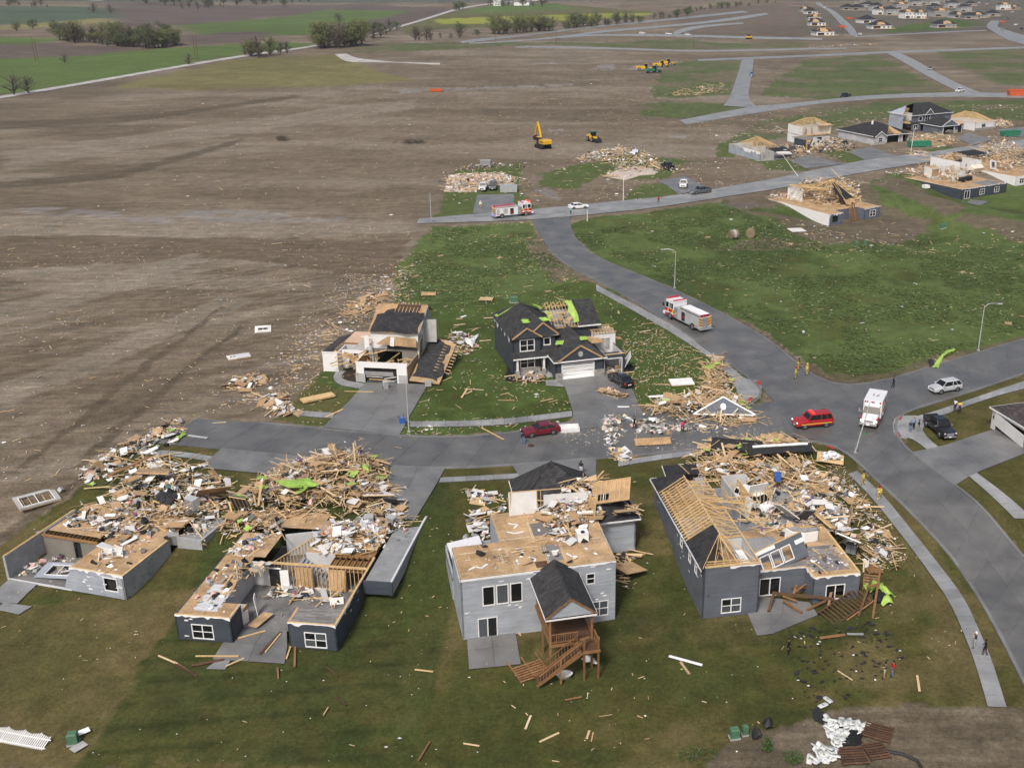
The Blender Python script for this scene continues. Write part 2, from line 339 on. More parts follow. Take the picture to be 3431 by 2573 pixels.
# ---- grass
near=pip(poly('d',(-40,1210),(0,1178),(60,1130),(130,1078),(200,1020),(262,980),(330,952),(480,965),(845,1005),(1110,1003),(1300,990),(1500,975),(1724,948),(1830,975),(1920,1062),(2000,1140),(2075,1226),(2160,1370),(2240,1520),(2500,1900),(1100,2600),(-400,1900)),WX,WY)
n1=fbm(x/9,y/9,61,5);n2=fbm(x/2.4,y/2.4,65,4)
paint(near,OLIVE,1,1.)
paint(near&(n1>.1),BROWN,0)
paint(soft(n1*.6+n2*.4,.50,.62)*near,BROWN,.62)
paint(soft(.52-(n1*.5+n2*.5),.0,.14)*near,DLAWN,.55)
lotb=pip(poly('d',(165,1640),(330,1400),(430,1235),(640,1010),(955,1015),(870,1400),(850,1659)),WX,WY);paint(lotb&near,DLAWN*1.05,.75)
paint(soft(n2,.5,.65)*(lotb&near),OLIVE,.6);paint(lotb&near&(np.abs((((y-84)-.12*x)%3.)-1.5)<.34)&(fbm(x/6,y/6,71)>.42),DLAWN*.7,.6)
la=pip(poly('d',(-60,1330),(300,1280),(420,1260),(330,1400),(170,1640),(-100,1700)),WX,WY);paint(la&near,BROWN*.95,.45)
paint(pip(poly('d',(880,1010),(960,1045),(985,1200),(930,1500),(905,1659),(850,1659),(880,1300)),WX,WY)&near,DLAWN*1.1,.7)
paint(pip(poly('d',(1340,1190),(1500,1180),(1520,1340),(1460,1390),(1290,1360)),WX,WY)&near,DLAWN*.9,.55)
paint(pip(poly('d',(1860,950),(2000,1140),(2080,1290),(2170,1530),(2080,1530),(1990,1300),(1850,1050)),WX,WY)&near,BROWN*.95,.5)
paint(pip(poly('d',(1500,1345),(1900,1360),(1880,1390),(1500,1410)),WX,WY)&near,DLAWN*.8,.5)
bd=pip(poly('d',(1530,1640),(1600,1598),(1720,1575),(1800,1545),(2000,1528),(2160,1518),(2240,1530),(2500,1900),(1450,1900)),WX,WY)|pip(poly('d',(-200,1640),(110,1632),(250,1650),(300,1700),(-200,1900)),WX,WY)
paint(bd,(.112,.092,.065),.92,.1);paint(soft(fbm(x/3,y/3,81),.52,.7)*bd,(.165,.135,.10),.5);paint(soft(fbm(x/1.6,y/1.6,83),.55,.7)*bd,DKDIRT,.6)
ditch=pip(poly('d',(-60,1185),(40,1125),(150,1045),(250,972),(335,940),(345,950),(260,985),(150,1062),(40,1150),(-60,1215)),x,y);paint(ditch,DKDIRT*.75,.7)
mid=pip(poly('d',(585,905),(640,850),(715,790),(880,662),(1100,640),(1262,604),(1330,632),(1480,722),(1590,800),(1645,835),(1640,865),(1580,892),(1380,880),(1240,908),(1090,936),(990,944),(865,942)),WX,WY)
paint(mid,LAWN,1,1.);paint(soft(n2,.52,.7)*mid,OLIVE,.4);paint(soft(.5-n1,.0,.15)*mid,DLAWN,.5)
paint(pip(poly('d',(585,905),(660,820),(770,850),(700,915)),WX,WY),BROWN*.9,.5,1.)
rl=pip(poly('d',(1935,898),(2000,878),(2100,845),(2300,780),(2500,1000),(2400,1500),(2212,1205),(2126,1100),(2064,1050),(1967,977),(1932,930)),WX,WY);paint(rl,OLIVE*1.05,1,1.);paint(soft(n1*.6+n2*.4,.48,.6)*rl,BROWN,.6)
lot2=pip(poly('d',(935,490),(1060,484),(1148,480),(1165,520),(1240,590),(1258,604),(1150,630),(1000,655),(850,655),(862,580),(905,520)),WX,WY);paint(lot2,CROP*1.05,.95,1.5);paint(soft(fbm(x/5,y/5,91),.55,.68)*lot2,OLIVE,.45)
paint(pip(poly('d',(1130,510),(1165,515),(1245,595),(1215,612),(1150,560)),WX,WY),DIRT*.85,.8,.2)
field=pip(poly('d',(1232,486),(1300,468),(1418,455),(1560,435),(1660,425),(1860,400),(1930,372),(2060,395),(2260,440),(2260,715),(2110,757),(2010,787),(1930,813),(1846,828),(1790,820),(1700,760),(1590,690),(1400,600),(1290,562),(1240,515)),WX,WY)
paint(field,CROP,.97,1.5);paint(soft(fbm(x/11,y/11,95),.50,.64)*field,CROP*.62,.75);paint(soft(fbm(x/7,y/7,99),.57,.70)*field,OLIVE*.95,.5)
for q in ([(1690,440),(1900,500),(2010,505),(2000,470),(1900,440),(1880,395),(1700,395),(1640,420),(1560,432),(1600,455)],[(1560,455),(1680,470),(1700,505),(1800,530),(1950,520),(2000,490),(1890,480)],[(2055,475),(2150,500),(2212,530),(2290,560),(2290,500),(2212,480),(2100,462)],[(1880,395),(1960,430),(2060,465),(2090,450),(1990,410),(1925,380)],[(1600,520),(1560,540),(1640,545),(1780,530),(1720,515)]):
 paint(pip(poly('d',*q),WX,WY),(.118,.092,.068),.85,.15)
paint(pip(poly('d',(2105,405),(2260,380),(2260,460),(2160,440)),WX,WY),LAWN*1.25,.9,1.)
edge=pip(poly('d',(1265,545),(1400,605),(1590,695),(1700,765),(1790,826),(1850,835),(1850,845),(1790,838),(1690,775),(1580,705),(1390,612),(1262,556)),WX,WY);paint(edge,DKDIRT,.8,.2)
paint(pip(poly('d',(1790,826),(1846,833),(1930,817),(2110,762),(2230,725),(2230,715),(2110,748),(1990,780),(1930,800),(1850,812),(1795,806)),WX,WY),DKDIRT*1.1,.65,.2)
for q in ([(955,445),(975,372),(1125,350),(1128,430),(1160,450),(930,472)],[(1165,375),(1270,350),(1300,380),(1240,410),(1170,400)],[(1345,440),(1380,400),(1480,395),(1470,422)],[(1250,360),(1345,330),(1490,345),(1440,385),(1340,395)],[(1540,340),(1660,330),(1650,310),(1560,305)],[(1620,345),(1750,345),(1745,370),(1660,362)],[(1780,330),(1870,320),(1900,345),(1830,352)],[(1930,345),(2050,310),(2095,325),(1990,345)]):
 paint(pip(poly('d',*q),WX,WY),LAWN*1.05,.85,1.)
for q in ([(1560,305),(1640,262),(1760,235),(1900,222),(2230,215),(2230,262),(2130,255),(2000,235),(1900,262),(1790,285),(1690,300)],[(1410,190),(1440,140),(1490,132),(1600,132),(1575,205),(1480,212),(1410,212)],[(1640,205),(1740,130),(1900,118),(1950,145),(2010,180),(2060,200),(1900,210),(1760,215)],[(2020,112),(2230,104),(2230,188),(2150,180),(2060,140)],[(1380,225),(1470,218),(1560,222),(1620,232),(1480,258),(1390,252)],[(790,95),(1100,92),(1300,92),(1480,85),(1560,95),(1740,92),(1740,104),(1500,106),(1180,98),(860,112),(740,118)]):
 pp=pip(poly('d',*q),WX,WY);paint(pp,SPRING*.72,.8,1.);paint(soft(fbm(x/22,y/22,103),.5,.62)*pp,DIRT*.9,.7)
# ---- farmland beyond
FIELDS=[([(-400,60),(-400,215),(0,205),(300,160),(420,135),(520,118),(700,98),(600,90),(300,110),(100,110)],SPRING*.95,1.),
 ([(230,190),(500,128),(740,118),(800,150),(900,175),(700,190),(400,195)],(.150,.135,.060),1.),
 ([(-400,88),(0,92),(120,95),(330,105),(200,122),(0,128),(-400,130)],(.104,.084,.070),.1),
 ([(-400,75),(0,80),(130,85),(110,95),(-400,100)],SPRING,1.),
 ([(-400,52),(0,58),(230,38),(330,40),(100,62),(-400,78)],(.200,.185,.085),1.),
 ([(-400,0),(0,15),(200,15),(330,38),(230,40),(0,55),(-400,60)],(.070,.098,.062),1.),
 ([(200,-4),(330,4),(460,12),(800,10),(980,20),(880,40),(640,30),(400,55),(240,62),(250,40)],(.108,.088,.076),.1),
 ([(380,55),(640,34),(700,20),(900,25),(760,70),(560,80),(430,75)],SPRING*1.0,1.),
 ([(400,78),(540,68),(600,72),(560,90),(420,96)],(.104,.084,.074),.1),
 ([(700,52),(800,45),(900,22),(985,22),(870,60),(780,82),(700,80)],(.10,.082,.070),.1),
 ([(860,62),(960,30),(1060,12),(1200,10),(1420,28),(1300,40),(1100,60),(960,62),(880,75)],(.105,.105,.048),.6),
 ([(940,42),(1080,36),(1420,28),(1380,35),(1120,50),(950,52)],(.22,.24,.045),1.),
 ([(1060,12),(1200,8),(1250,20),(1100,26),(985,28)],SPRING,1.),
 ([(-400,-60),(2600,-60),(2600,-2),(1700,2),(1000,6),(460,4),(-400,2)],(.085,.095,.075),.6),
 ([(1420,28),(1480,20),(1700,10),(1760,40),(1740,84),(1500,84),(1480,60)],(.125,.100,.078),.2),
 ([(1720,20),(2300,-10),(2300,75),(2100,68),(1900,72),(1740,75)],(.110,.098,.078),.4),
 ([(1930,58),(2060,40),(2130,52),(2040,66),(1900,72)],SPRING*.8,1.)]
for p,c,g in FIELDS:
 mk=pip(poly('d',*p),x+8*(fbm(x/60,y/60,107)-.5),y+14*(fbm(x/60,y/60,111)-.5));paint(mk,c,1,g);paint(soft(fbm(x/90,y/40,115),.48,.62)*mk,np.array(c)*.72,.6)
 paint(mk&((((x*.5+y*.86)%19)<6)),np.array(c)*.86,.5)
vn=(.78+.44*fbm(x/1.3,y/1.3,121,3))*(.85+.3*fbm(x/6,y/6,125,3))
col*=vn[:,None]
nx,ny=len(gx),len(gy);idx=np.arange(nx*ny).reshape(ny,nx)
quads=np.stack([idx[:-1,:-1],idx[:-1,1:],idx[1:,1:],idx[1:,:-1]],-1).reshape(-1,4)
rough_z=(fbm(x/1.7,y/1.7,131,3)-.5)*.10*np.clip(1-grass,.25,1)*(y<230)
for (ox,oy,rr_,q) in ((-37.76,87.08,-7.0,(.5,15.2,.9,19.5)),(-50.32,95.27,-15.8,(-8.7,5.,.4,12.)),(11.94,90.53,10.5,(.5,16.,3.4,14.))):   # basements dug out under the ruins
 c_,s_=math.cos(R(rr_)),math.sin(R(rr_));u_=(x-ox)*c_+(y-oy)*s_;v_=-(x-ox)*s_+(y-oy)*c_;ii=(u_>q[0])&(u_<q[1])&(v_>q[2])&(v_<q[3]);z[ii]=np.minimum(z[ii],-2.95)
me=bpy.data.meshes.new('ground');me.vertices.add(len(x));me.vertices.foreach_set('co',np.stack([x,y,z+rough_z-.05],1).ravel())
me.loops.add(quads.size);me.loops.foreach_set('vertex_index',quads.ravel());me.polygons.add(len(quads))
me.polygons.foreach_set('loop_start',np.arange(0,quads.size,4));me.polygons.foreach_set('use_smooth',np.ones(len(quads),bool));me.update(calc_edges=True)
a=me.attributes.new('soil','FLOAT_COLOR','POINT');a.data.foreach_set('color',np.column_stack([col,np.ones(len(x))]).ravel())
a=me.attributes.new('cover','FLOAT_VECTOR','POINT');a.data.foreach_set('vector',np.column_stack([grass,wet,np.zeros(len(x))]).ravel())
m,t,b=nodes('ground_cover');ac_=N(t,'ShaderNodeAttribute',attribute_name='soil');av=N(t,'ShaderNodeAttribute',attribute_name='cover');sp=N(t,'ShaderNodeSeparateXYZ');L(t,av.outputs['Vector'],sp.inputs[0])
tc=N(t,'ShaderNodeTexCoord')
def noise_(s,d=5.,r=.6):
 n=N(t,'ShaderNodeTexNoise',i_Scale=s,i_Detail=d,i_Roughness=r);L(t,tc.outputs['Object'],n.inputs['Vector']);return n.outputs[0]
fine=noise_(2.6,6.,.75);med=noise_(.45,5.,.65);vf=noise_(9.,3.,.7)
f1=N(t,'ShaderNodeMapRange',i_1=.3,i_2=.7,i_3=.64,i_4=1.36);L(t,fine,f1.inputs[0]);f2=N(t,'ShaderNodeMapRange',i_1=.3,i_2=.7,i_3=.82,i_4=1.18);L(t,med,f2.inputs[0]);f3=N(t,'ShaderNodeMapRange',i_1=.3,i_2=.7,i_3=.74,i_4=1.26);L(t,vf,f3.inputs[0])
mp=N(t,'ShaderNodeMapping');mp.inputs['Rotation'].default_value=(0,0,R(-38));mp.inputs['Scale'].default_value=(.09,.85,1);L(t,tc.outputs['Object'],mp.inputs[0])
ns=N(t,'ShaderNodeTexNoise',i_Scale=1.,i_Detail=8.,i_Roughness=.72);L(t,mp.outputs[0],ns.inputs['Vector']);fs_=N(t,'ShaderNodeMapRange',i_1=.3,i_2=.7,i_3=.66,i_4=1.34);L(t,ns.outputs[0],fs_.inputs[0])
bare=N(t,'ShaderNodeMix',data_type='FLOAT');bare.inputs[3].default_value=1.;L(t,sp.outputs[0],bare.inputs[0]);L(t,fs_.outputs[0],bare.inputs[2])
mul=math_(t,'MULTIPLY',math_(t,'MULTIPLY',math_(t,'MULTIPLY',f1.outputs[0],f2.outputs[0]),f3.outputs[0]),bare.outputs[0])
mx=N(t,'ShaderNodeMix',data_type='RGBA',blend_type='MULTIPLY');mx.inputs[0].default_value=1;L(t,ac_.outputs['Color'],mx.inputs[6]);L(t,mul,mx.inputs[7]);L(t,mx.outputs[2],b.inputs['Base Color'])
rg=N(t,'ShaderNodeMapRange',i_1=0.,i_2=1.,i_3=.92,i_4=.16);L(t,sp.outputs[1],rg.inputs[0]);L(t,rg.outputs[0],b.inputs['Roughness'])
si=N(t,'ShaderNodeMapRange',i_1=0.,i_2=1.,i_3=.12,i_4=.5);L(t,sp.outputs[1],si.inputs[0]);L(t,si.outputs[0],b.inputs['Specular IOR Level'])
bn=N(t,'ShaderNodeBump',i_Distance=.12);L(t,math_(t,'ADD',math_(t,'MULTIPLY',fine,.7),math_(t,'MULTIPLY',vf,.5)),bn.inputs['Height']);bs=N(t,'ShaderNodeMapRange',i_1=0.,i_2=1.,i_3=.75,i_4=.02);L(t,sp.outputs[1],bs.inputs[0]);L(t,bs.outputs[0],bn.inputs['Strength']);L(t,bn.outputs[0],b.inputs['Normal'])
me.materials.append(m);go=link('ground',me);tag(go,'rolling ground of bare brown earth, lawns and green fields',kind='structure')
# ==== paved surfaces
def pave_mat(name,c,rough,bump=.12):
 m,t,b=nodes(name);tc=N(t,'ShaderNodeTexCoord');o=N(t,'ShaderNodeObjectInfo')
 n1=N(t,'ShaderNodeTexNoise',i_Scale=.22,i_Detail=6.,i_Roughness=.6);L(t,tc.outputs['Object'],n1.inputs['Vector'])
 n2=N(t,'ShaderNodeTexNoise',i_Scale=5.,i_Detail=5.,i_Roughness=.75);L(t,tc.outputs['Object'],n2.inputs['Vector'])
 a=N(t,'ShaderNodeMapRange',i_1=.3,i_2=.7,i_3=.66,i_4=1.26);L(t,n1.outputs[0],a.inputs[0]);q=N(t,'ShaderNodeMapRange',i_1=.25,i_2=.75,i_3=.86,i_4=1.14);L(t,n2.outputs[0],q.inputs[0])
 r=N(t,'ShaderNodeMapRange',i_1=0.,i_2=1.,i_3=.93,i_4=1.07);L(t,o.outputs['Random'],r.inputs[0])
 mul=math_(t,'MULTIPLY',math_(t,'MULTIPLY',a.outputs[0],q.outputs[0]),r.outputs[0])
 mx=N(t,'ShaderNodeMix',data_type='RGBA',blend_type='MULTIPLY');mx.inputs[0].default_value=1;mx.inputs[6].default_value=(*c,1);L(t,mul,mx.inputs[7]);L(t,mx.outputs[2],b.inputs['Base Color'])
 n3=N(t,'ShaderNodeTexNoise',i_Scale=.33,i_Detail=7.,i_Roughness=.7);L(t,tc.outputs['Object'],n3.inputs['Vector']);mf=N(t,'ShaderNodeMapRange',i_1=.56,i_2=.72,i_3=0.,i_4=.5);L(t,n3.outputs[0],mf.inputs[0]);m3=N(t,'ShaderNodeMix',data_type='RGBA');L(t,mf.outputs[0],m3.inputs[0]);L(t,mx.outputs[2],m3.inputs[6]);m3.inputs[7].default_value=(.095,.078,.060,1);L(t,m3.outputs[2],b.inputs['Base Color'])
 rr=N(t,'ShaderNodeMapRange',i_1=.3,i_2=.7,i_3=rough-.16,i_4=rough+.14);L(t,n1.outputs[0],rr.inputs[0]);L(t,rr.outputs[0],b.inputs['Roughness']);b.inputs['Specular IOR Level'].default_value=.5
 bn=N(t,'ShaderNodeBump',i_Strength=bump,i_Distance=.02);L(t,n2.outputs[0],bn.inputs['Height']);L(t,bn.outputs[0],b.inputs['Normal']);MATS[name]=m
pave_mat('road',(.110,.109,.106),.42);pave_mat('joint',(.060,.058,.056),.8);pave_mat('walk',(.235,.240,.245),.6);pave_mat('gravel',(.38,.37,.35),.8,0.);pave_mat('farroad',(.235,.235,.232),.40,0.);pave_mat('drive',(.150,.151,.150),.45)
def resample(P,n):
 P=np.array(P,float);d=np.r_[0,np.cumsum(np.linalg.norm(np.diff(P,axis=0),axis=1))];s=np.linspace(0,d[-1],n)
 return np.stack([np.interp(s,d,P[:,k]) for k in range(2)],1)
def smooth_line(P,it=2):
 P=np.array(P,float)
 for _ in range(it):
  Q=[P[0]]
  for a,b_ in zip(P[:-1],P[1:]):Q+=[a*.75+b_*.25,a*.25+b_*.75]
  P=np.array(Q+[P[-1]])
 return P
def strip(name,label,A,B,mat,lift,plen,across=1,pieces=True,kind='structure',piece='slab',sm=2,thick=.0,drop=.12):
 """paved strip between two edge lines given as ground points, cast in slabs with open joints"""
 A=smooth_line(A,sm);B=smooth_line(B,sm)
 LA=np.linalg.norm(np.diff(A,axis=0),axis=1).sum();LB=np.linalg.norm(np.diff(B,axis=0),axis=1).sum()
 n=max(2,int(round((LA+LB)/2/plen))+1);a=resample(A,n);b_=resample(B,n)
 def P(i,j,o):
  q=a[i]*(1-j)+b_[i]*j;return (q[0],q[1],gz(q[0],q[1])+o)
 mb=MB();k=across+1
 vs=[P(i,j/across,lift) for i in range(n) for j in range(k)]+[P(i,j,-.25) for i in range(n) for j in (0,1)]
 fs=[(i*k+j,i*k+j+1,(i+1)*k+j+1,(i+1)*k+j) for i in range(n-1) for j in range(across)]
 e=n*k
 fs+=[(i*k,(i+1)*k,e+(i+1)*2,e+i*2) for i in range(n-1)]+[(i*k+across,e+i*2+1,e+(i+1)*2+1,(i+1)*k+across) for i in range(n-1)]
 mb.add(vs,fs);base=mb.bd(name,'joint' if pieces else mat);tag(base,label,kind=kind)
 if pieces:
  for i in range(n-1):
   for j in range(across):
    g=.018;L_=max(np.linalg.norm(a[i+1]-a[i]),.1);W_=max(np.linalg.norm(b_[i]-a[i])/across,.1)
    s0,s1=g/L_,1-g/L_;t0,t1=(j+g/W_)/across,(j+1-g/W_)/across
    q=[]
    for (s_,t_) in ((s0,t0),(s0,t1),(s1,t1),(s1,t0)):
     p=(a[i]*(1-s_)+a[i+1]*s_)*(1-t_)+(b_[i]*(1-s_)+b_[i+1]*s_)*t_;q.append((p[0],p[1],gz(p[0],p[1])+lift+.022))
    MB().slab(q,.03).bd(piece,mat,base)
 return base
def D(c,*pts):return [at(c,*p)[:2] for p in pts]
# near concrete streets
strip('road','wet grey concrete street between the destroyed houses',D('d',(424,905),(560,912),(645,920),(760,932),(865,941),(995,944),(1090,937),(1204,916),(1300,902),(1450,888),(1600,880),(1700,862),(1800,850)),D('d',(326,956),(478,971),(640,988),(845,1009),(978,1013),(1102,1006),(1287,992),(1418,981),(1560,965),(1650,956),(1724,950),(1800,945),(1850,940)),'road',.02,4.6,2)
strip('road','grey concrete road curving from the upper street down to the crossing and the lower right',D('d',(1150,470),(1156,490),(1185,540),(1225,575),(1280,602),(1340,633),(1400,669),(1470,713),(1530,756),(1580,790),(1620,818),(1650,840),(1680,880),(1724,940),(1790,960),(1830,980),(1870,1015),(1920,1065),(1998,1140),(2045,1190),(2075,1228),(2120,1300),(2160,1370),(2240,1530)),
  D('d',(1235,465),(1230,482),(1242,514),(1271,546),(1330,575),(1400,601),(1450,626),(1530,661),(1590,692),(1650,727),(1700,766),(1740,802),(1790,830),(1846,840),(1900,870),(1930,905),(1940,950),(1967,978),(2064,1050),(2126,1100),(2170,1150),(2212,1205),(2260,1270),(2330,1380)),'road',.032,4.6,2)
strip('road','grey concrete side road leaving the crossing to the right edge',D('d',(1740,815),(1790,832),(1846,834),(1928,819),(2014,792),(2110,763),(2212,733),(2300,708)),D('d',(1850,950),(1900,930),(1932,905),(1950,893),(1990,879),(2100,846),(2212,807),(2300,780)),'road',.044,4.6,2)
strip('road','wet concrete street in front of the flattened houses',D('d',(905,474),(1024,463),(1152,454),(1345,434),(1466,424),(1537,410),(1670,388),(1809,358),(1885,344),(2010,330),(2093,317),(2230,300)),D('d',(900,484),(1034,480),(1155,476),(1300,462),(1418,450),(1540,430),(1705,405),(1827,380),(1957,358),(2060,343),(2212,325),(2260,318)),'farroad',.12,9,2)
for nm,lb,A,B in [('road','pale street curving across the empty lots at upper right',D('b3',(135,728),(450,667),(600,640),(750,633),(950,610),(1250,578),(1600,563),(1850,558),(2212,565),(2400,568)),D('b3',(175,752),(600,682),(760,660),(1000,622),(1250,603),(1400,592),(1600,586),(1850,582),(2212,590),(2400,592))),
 ('road','pale short street linking two roads between empty lots',D('b3',(515,362),(480,480),(435,605),(400,640)),D('b3',(585,357),(570,480),(545,600),(620,655))),
 ('road','pale diagonal street with a dark vehicle on it',D('b3',(1368,314),(1430,345),(1500,385),(1640,470),(1830,562)),D('b3',(1445,314),(1500,338),(1560,365),(1750,480),(1960,566))),
 ('road','thin pale road crossing above the empty lots',D('b3',(250,361),(600,345),(1000,330),(1370,312),(1800,297),(2212,283),(2500,275)),D('b3',(250,370),(600,357),(1000,341),(1370,324),(1800,308),(2212,294),(2500,286))),
 ('road','thin gravel track below the far subdivision',D('b2',(1150,291),(1400,288),(1800,298),(2212,313),(2600,309),(2900,302),(3200,297)),D('b2',(1150,297),(1400,297),(1800,308),(2212,323),(2600,318),(2900,311),(3200,304))),
 ('road','long pale road sweeping past the tree line to the top',D('b2',(815,262),(850,250),(960,238),(1300,205),(1600,165),(2212,107),(2560,70)),D('b2',(830,270),(900,262),(1010,250),(1320,213),(1600,175),(2212,119),(2600,78))),
 ('road','pale loop road below the tree line',D('b2',(870,266),(1000,262),(1420,230),(1700,188),(2212,148),(2500,112),(2700,82)),D('b2',(870,272),(1000,270),(1440,240),(1700,200),(2212,160),(2560,122),(2720,92))),
 ('road','pale road along the green bank with parked white trucks',D('b2',(1420,230),(1650,211),(2212,216),(2500,225),(3050,238)),D('b2',(1440,240),(1650,221),(2212,228),(2500,238),(3050,248))),
 ('road','curved pale cul-de-sac beside the white trucks',D('b3',(95,205),(110,190),(180,165),(350,148),(520,138)),D('b3',(125,214),(140,205),(210,180),(360,158),(525,146))),
 ('road','street through the far ruined subdivision',D('e8',(235,25),(240,50),(360,110),(430,190),(520,280),(570,345)),D('e8',(275,25),(310,60),(420,110),(500,180),(600,270),(640,350))),
 ('road','wide wet road at the right end of the far subdivision',D('e8',(1900,200),(1840,255),(1930,310),(2040,380),(2230,430)),D('e8',(2000,200),(1940,260),(2080,300),(2212,340),(2300,360))),
 ('road','thin road along the foot of the far subdivision',D('e8',(600,349),(1000,328),(1400,306),(1850,288)),D('e8',(600,357),(1000,337),(1400,315),(1860,296)))]:
 strip(nm,lb,A,B,'farroad',.16,10,1,False)
strip('gravel_road','pale gravel country road along the green fields at left',D('b1',(-300,648),(0,597),(560,503),(1160,399),(1480,347),(1730,313),(1900,291),(2208,237)),D('b1',(-300,666),(0,612),(560,517),(1160,412),(1480,358),(1730,323),(1900,300),(2212,245)),'gravel',.2,10,1,False)
strip('gravel_road','pale gravel road running up past the farmhouse',D('b2',(178,236),(640,101),(780,57),(950,28),(1150,8)),D('b2',(186,245),(655,109),(792,64),(955,34),(1150,13)),'gravel',.25,12,1,False)
strip('gravel_road','curved gravel haul road with a pale puddled pad',D('b2',(40,338),(90,375),(150,388),(300,385),(690,393)),D('b2',(110,335),(180,365),(260,372),(420,388),(690,402)),'gravel',.2,10,1,False)
def pad(lb,P,lift=.085):
 o=MB().slab([(p[0],p[1],gz(p[0],p[1])+lift) for p in P],.2).bd('sidewalk','walk');return tag(o,lb,kind='structure')
def kerb(lb,c,*pts):
 A=smooth_line(D(c,*pts),2);t_=np.gradient(A,axis=0);t_/=np.linalg.norm(t_,axis=1)[:,None];strip('kerb',lb,A-.18*np.stack([-t_[:,1],t_[:,0]],1),A+.18*np.stack([-t_[:,1],t_[:,0]],1),'drive',.11,2.4,1,False,sm=0)
kerb('pale kerb along the top of the street before the middle row','d',(560,913),(645,921),(760,933),(865,942),(995,945),(1090,938),(1204,917),(1300,903))
kerb('pale kerb along the near side of the main street','d',(478,970),(640,987),(845,1008),(978,1012),(1102,1005),(1287,991),(1418,980),(1560,964))
kerb('pale kerb on the inner side of the curving road','d',(1185,540),(1225,575),(1280,602),(1340,633),(1400,669),(1470,713),(1530,756),(1580,790),(1620,818),(1647,842),(1640,865),(1600,882))
kerb('pale kerb of the curving road along the green field','d',(1242,514),(1271,546),(1330,575),(1400,601),(1530,661),(1650,727),(1700,766),(1740,802),(1790,828),(1846,834),(1928,819),(2014,792),(2110,763),(2230,728))
kerb('pale kerb round the corner house lawn down the lower right road','d',(1724,949),(1790,958),(1830,978),(1870,1014),(1920,1064),(1998,1139),(2045,1189),(2075,1227),(2120,1299),(2160,1369),(2240,1529))
kerb('pale kerb round the corner pad at the right','d',(2230,801),(2100,846),(1990,879),(1948,894),(1931,915),(1940,950),(1967,978),(2064,1050),(2126,1100),(2212,1205))
# sidewalks: each cast panel its own slab
def walk(lb,A,B,n='sidewalk',mat='walk',pl=1.5,ac_=1,lift=.05,**k):return strip(n,lb,A,B,mat,lift,pl,ac_,**k)
walk('concrete sidewalk along the curving road beside the two-storey house',D(6,(-170,8),(0,96),(300,256),(440,372),(540,430),(620,500),(650,530),(735,548)),D(6,(-170,40),(0,131),(270,286),(420,386),(500,440),(565,515),(605,575),(640,640)))
pad('curved concrete kerb ramp at the corner by the lumber heap',D(6,(650,530),(735,543),(752,580),(745,620),(690,660),(655,665),(625,640),(605,575)))
walk('concrete sidewalk in front of the two mid-row houses',D(5,(690,853),(1000,851),(1300,836),(1500,812),(1690,788)),D(5,(690,886),(1000,886),(1300,871),(1500,846),(1690,822)))
walk('short sidewalk left of the wrecked white house driveway',D(5,(-70,770),(0,785),(150,797),(230,800)),D(5,(-90,805),(0,815),(150,830),(210,832)))
walk('sidewalk between the two foreground driveways',D(3,(140,278),(400,265),(620,252)),D(3,(130,308),(400,294),(640,282)))
walk('sidewalk in front of the grey corner house',D(4,(-60,300),(0,290),(240,255),(480,225),(700,200)),D(4,(-60,340),(0,328),(240,290),(480,258),(700,230)))
walk('sidewalk by the street at the leftmost ruined house',D(1,(1030,235),(1200,240),(1400,258),(1590,290)),D(1,(1020,272),(1200,275),(1400,298),(1560,325)))
walk('long curved sidewalk down the right side of the corner house',D('b6',(1155,-560),(1293,-413),(1423,-257),(1625,0),(1760,200),(1850,400),(1910,560),(1960,720),(1992,840)),D('b6',(1206,-578),(1362,-431),(1492,-275),(1722,0),(1862,200),(1942,380),(2012,540),(2070,720),(2108,845)))
walk('sidewalk running right past the grey garage',D('e7',(400,790),(600,735),(1000,605),(1300,500),(1800,330),(2212,195),(2500,100)),D('e7',(440,880),(740,810),(1130,660),(1400,560),(1800,430),(2212,325),(2500,250)))
pad('corner sidewalk pad where three people stand',D('e7',(-45,950),(-30,860),(60,785),(180,790),(330,790),(450,800),(520,860),(480,1000),(470,1060),(180,1180),(0,1140),(-40,1060)))
walk('curved walk from the corner pad to the driveway',D('e7',(130,1130),(300,1190),(400,1260),(540,1365)),D('e7',(470,1040),(520,1130),(620,1230),(760,1340)))
walk('walk beyond the driveway at the right edge',D(6,(1895,1065),(2000,1160),(2160,1310)),D(6,(1945,1052),(2060,1140),(2260,1310)))
# driveways
def drive(lb,A,B,pl=3.2,ac_=2,mat='drive'):return strip('driveway',lb,A,B,mat,.062,pl,ac_,sm=0)
drive('driveway of the wrecked white house with a street lamp beside it',D(5,(385,640),(415,612),(330,710),(150,890))[1:],D(5,(800,625),(715,770),(625,938)))
drive('driveway of the dark two-storey house',D(5,(1590,600),(1645,640),(1695,790),(1690,905)),D(5,(2010,545),(2060,650),(2100,745),(2150,850)))
drive('broad driveway in front of the leftmost ruin',D('d',(478,970),(455,990),(425,1010)),D('d',(720,994),(690,1010),(640,1030)))
drive('driveway right of the second ruin',D('d',(845,1007),(830,1050),(790,1100)),D('d',(962,1012),(935,1060),(895,1125)))
drive('driveway behind the roofless middle house',D(3,(580,200),(640,290),(700,330)),D(3,(1105,150),(1100,235),(1100,300)))
drive('driveway of the grey garage at the right edge',D(6,(1580,940),(1740,912),(1985,830),(2100,800)),D(6,(1830,1125),(1940,1055),(2212,950),(2330,900)))
drive('driveway of the flattened left house behind the fire engine',D('b5',(600,612),(570,738)),D('b5',(848,606),(850,722)))
drive('driveway of the flattened right house with the white pickup',D('b5',(1810,520),(1870,540),(1960,610)),D('b5',(2000,485),(2080,530),(2150,565)))
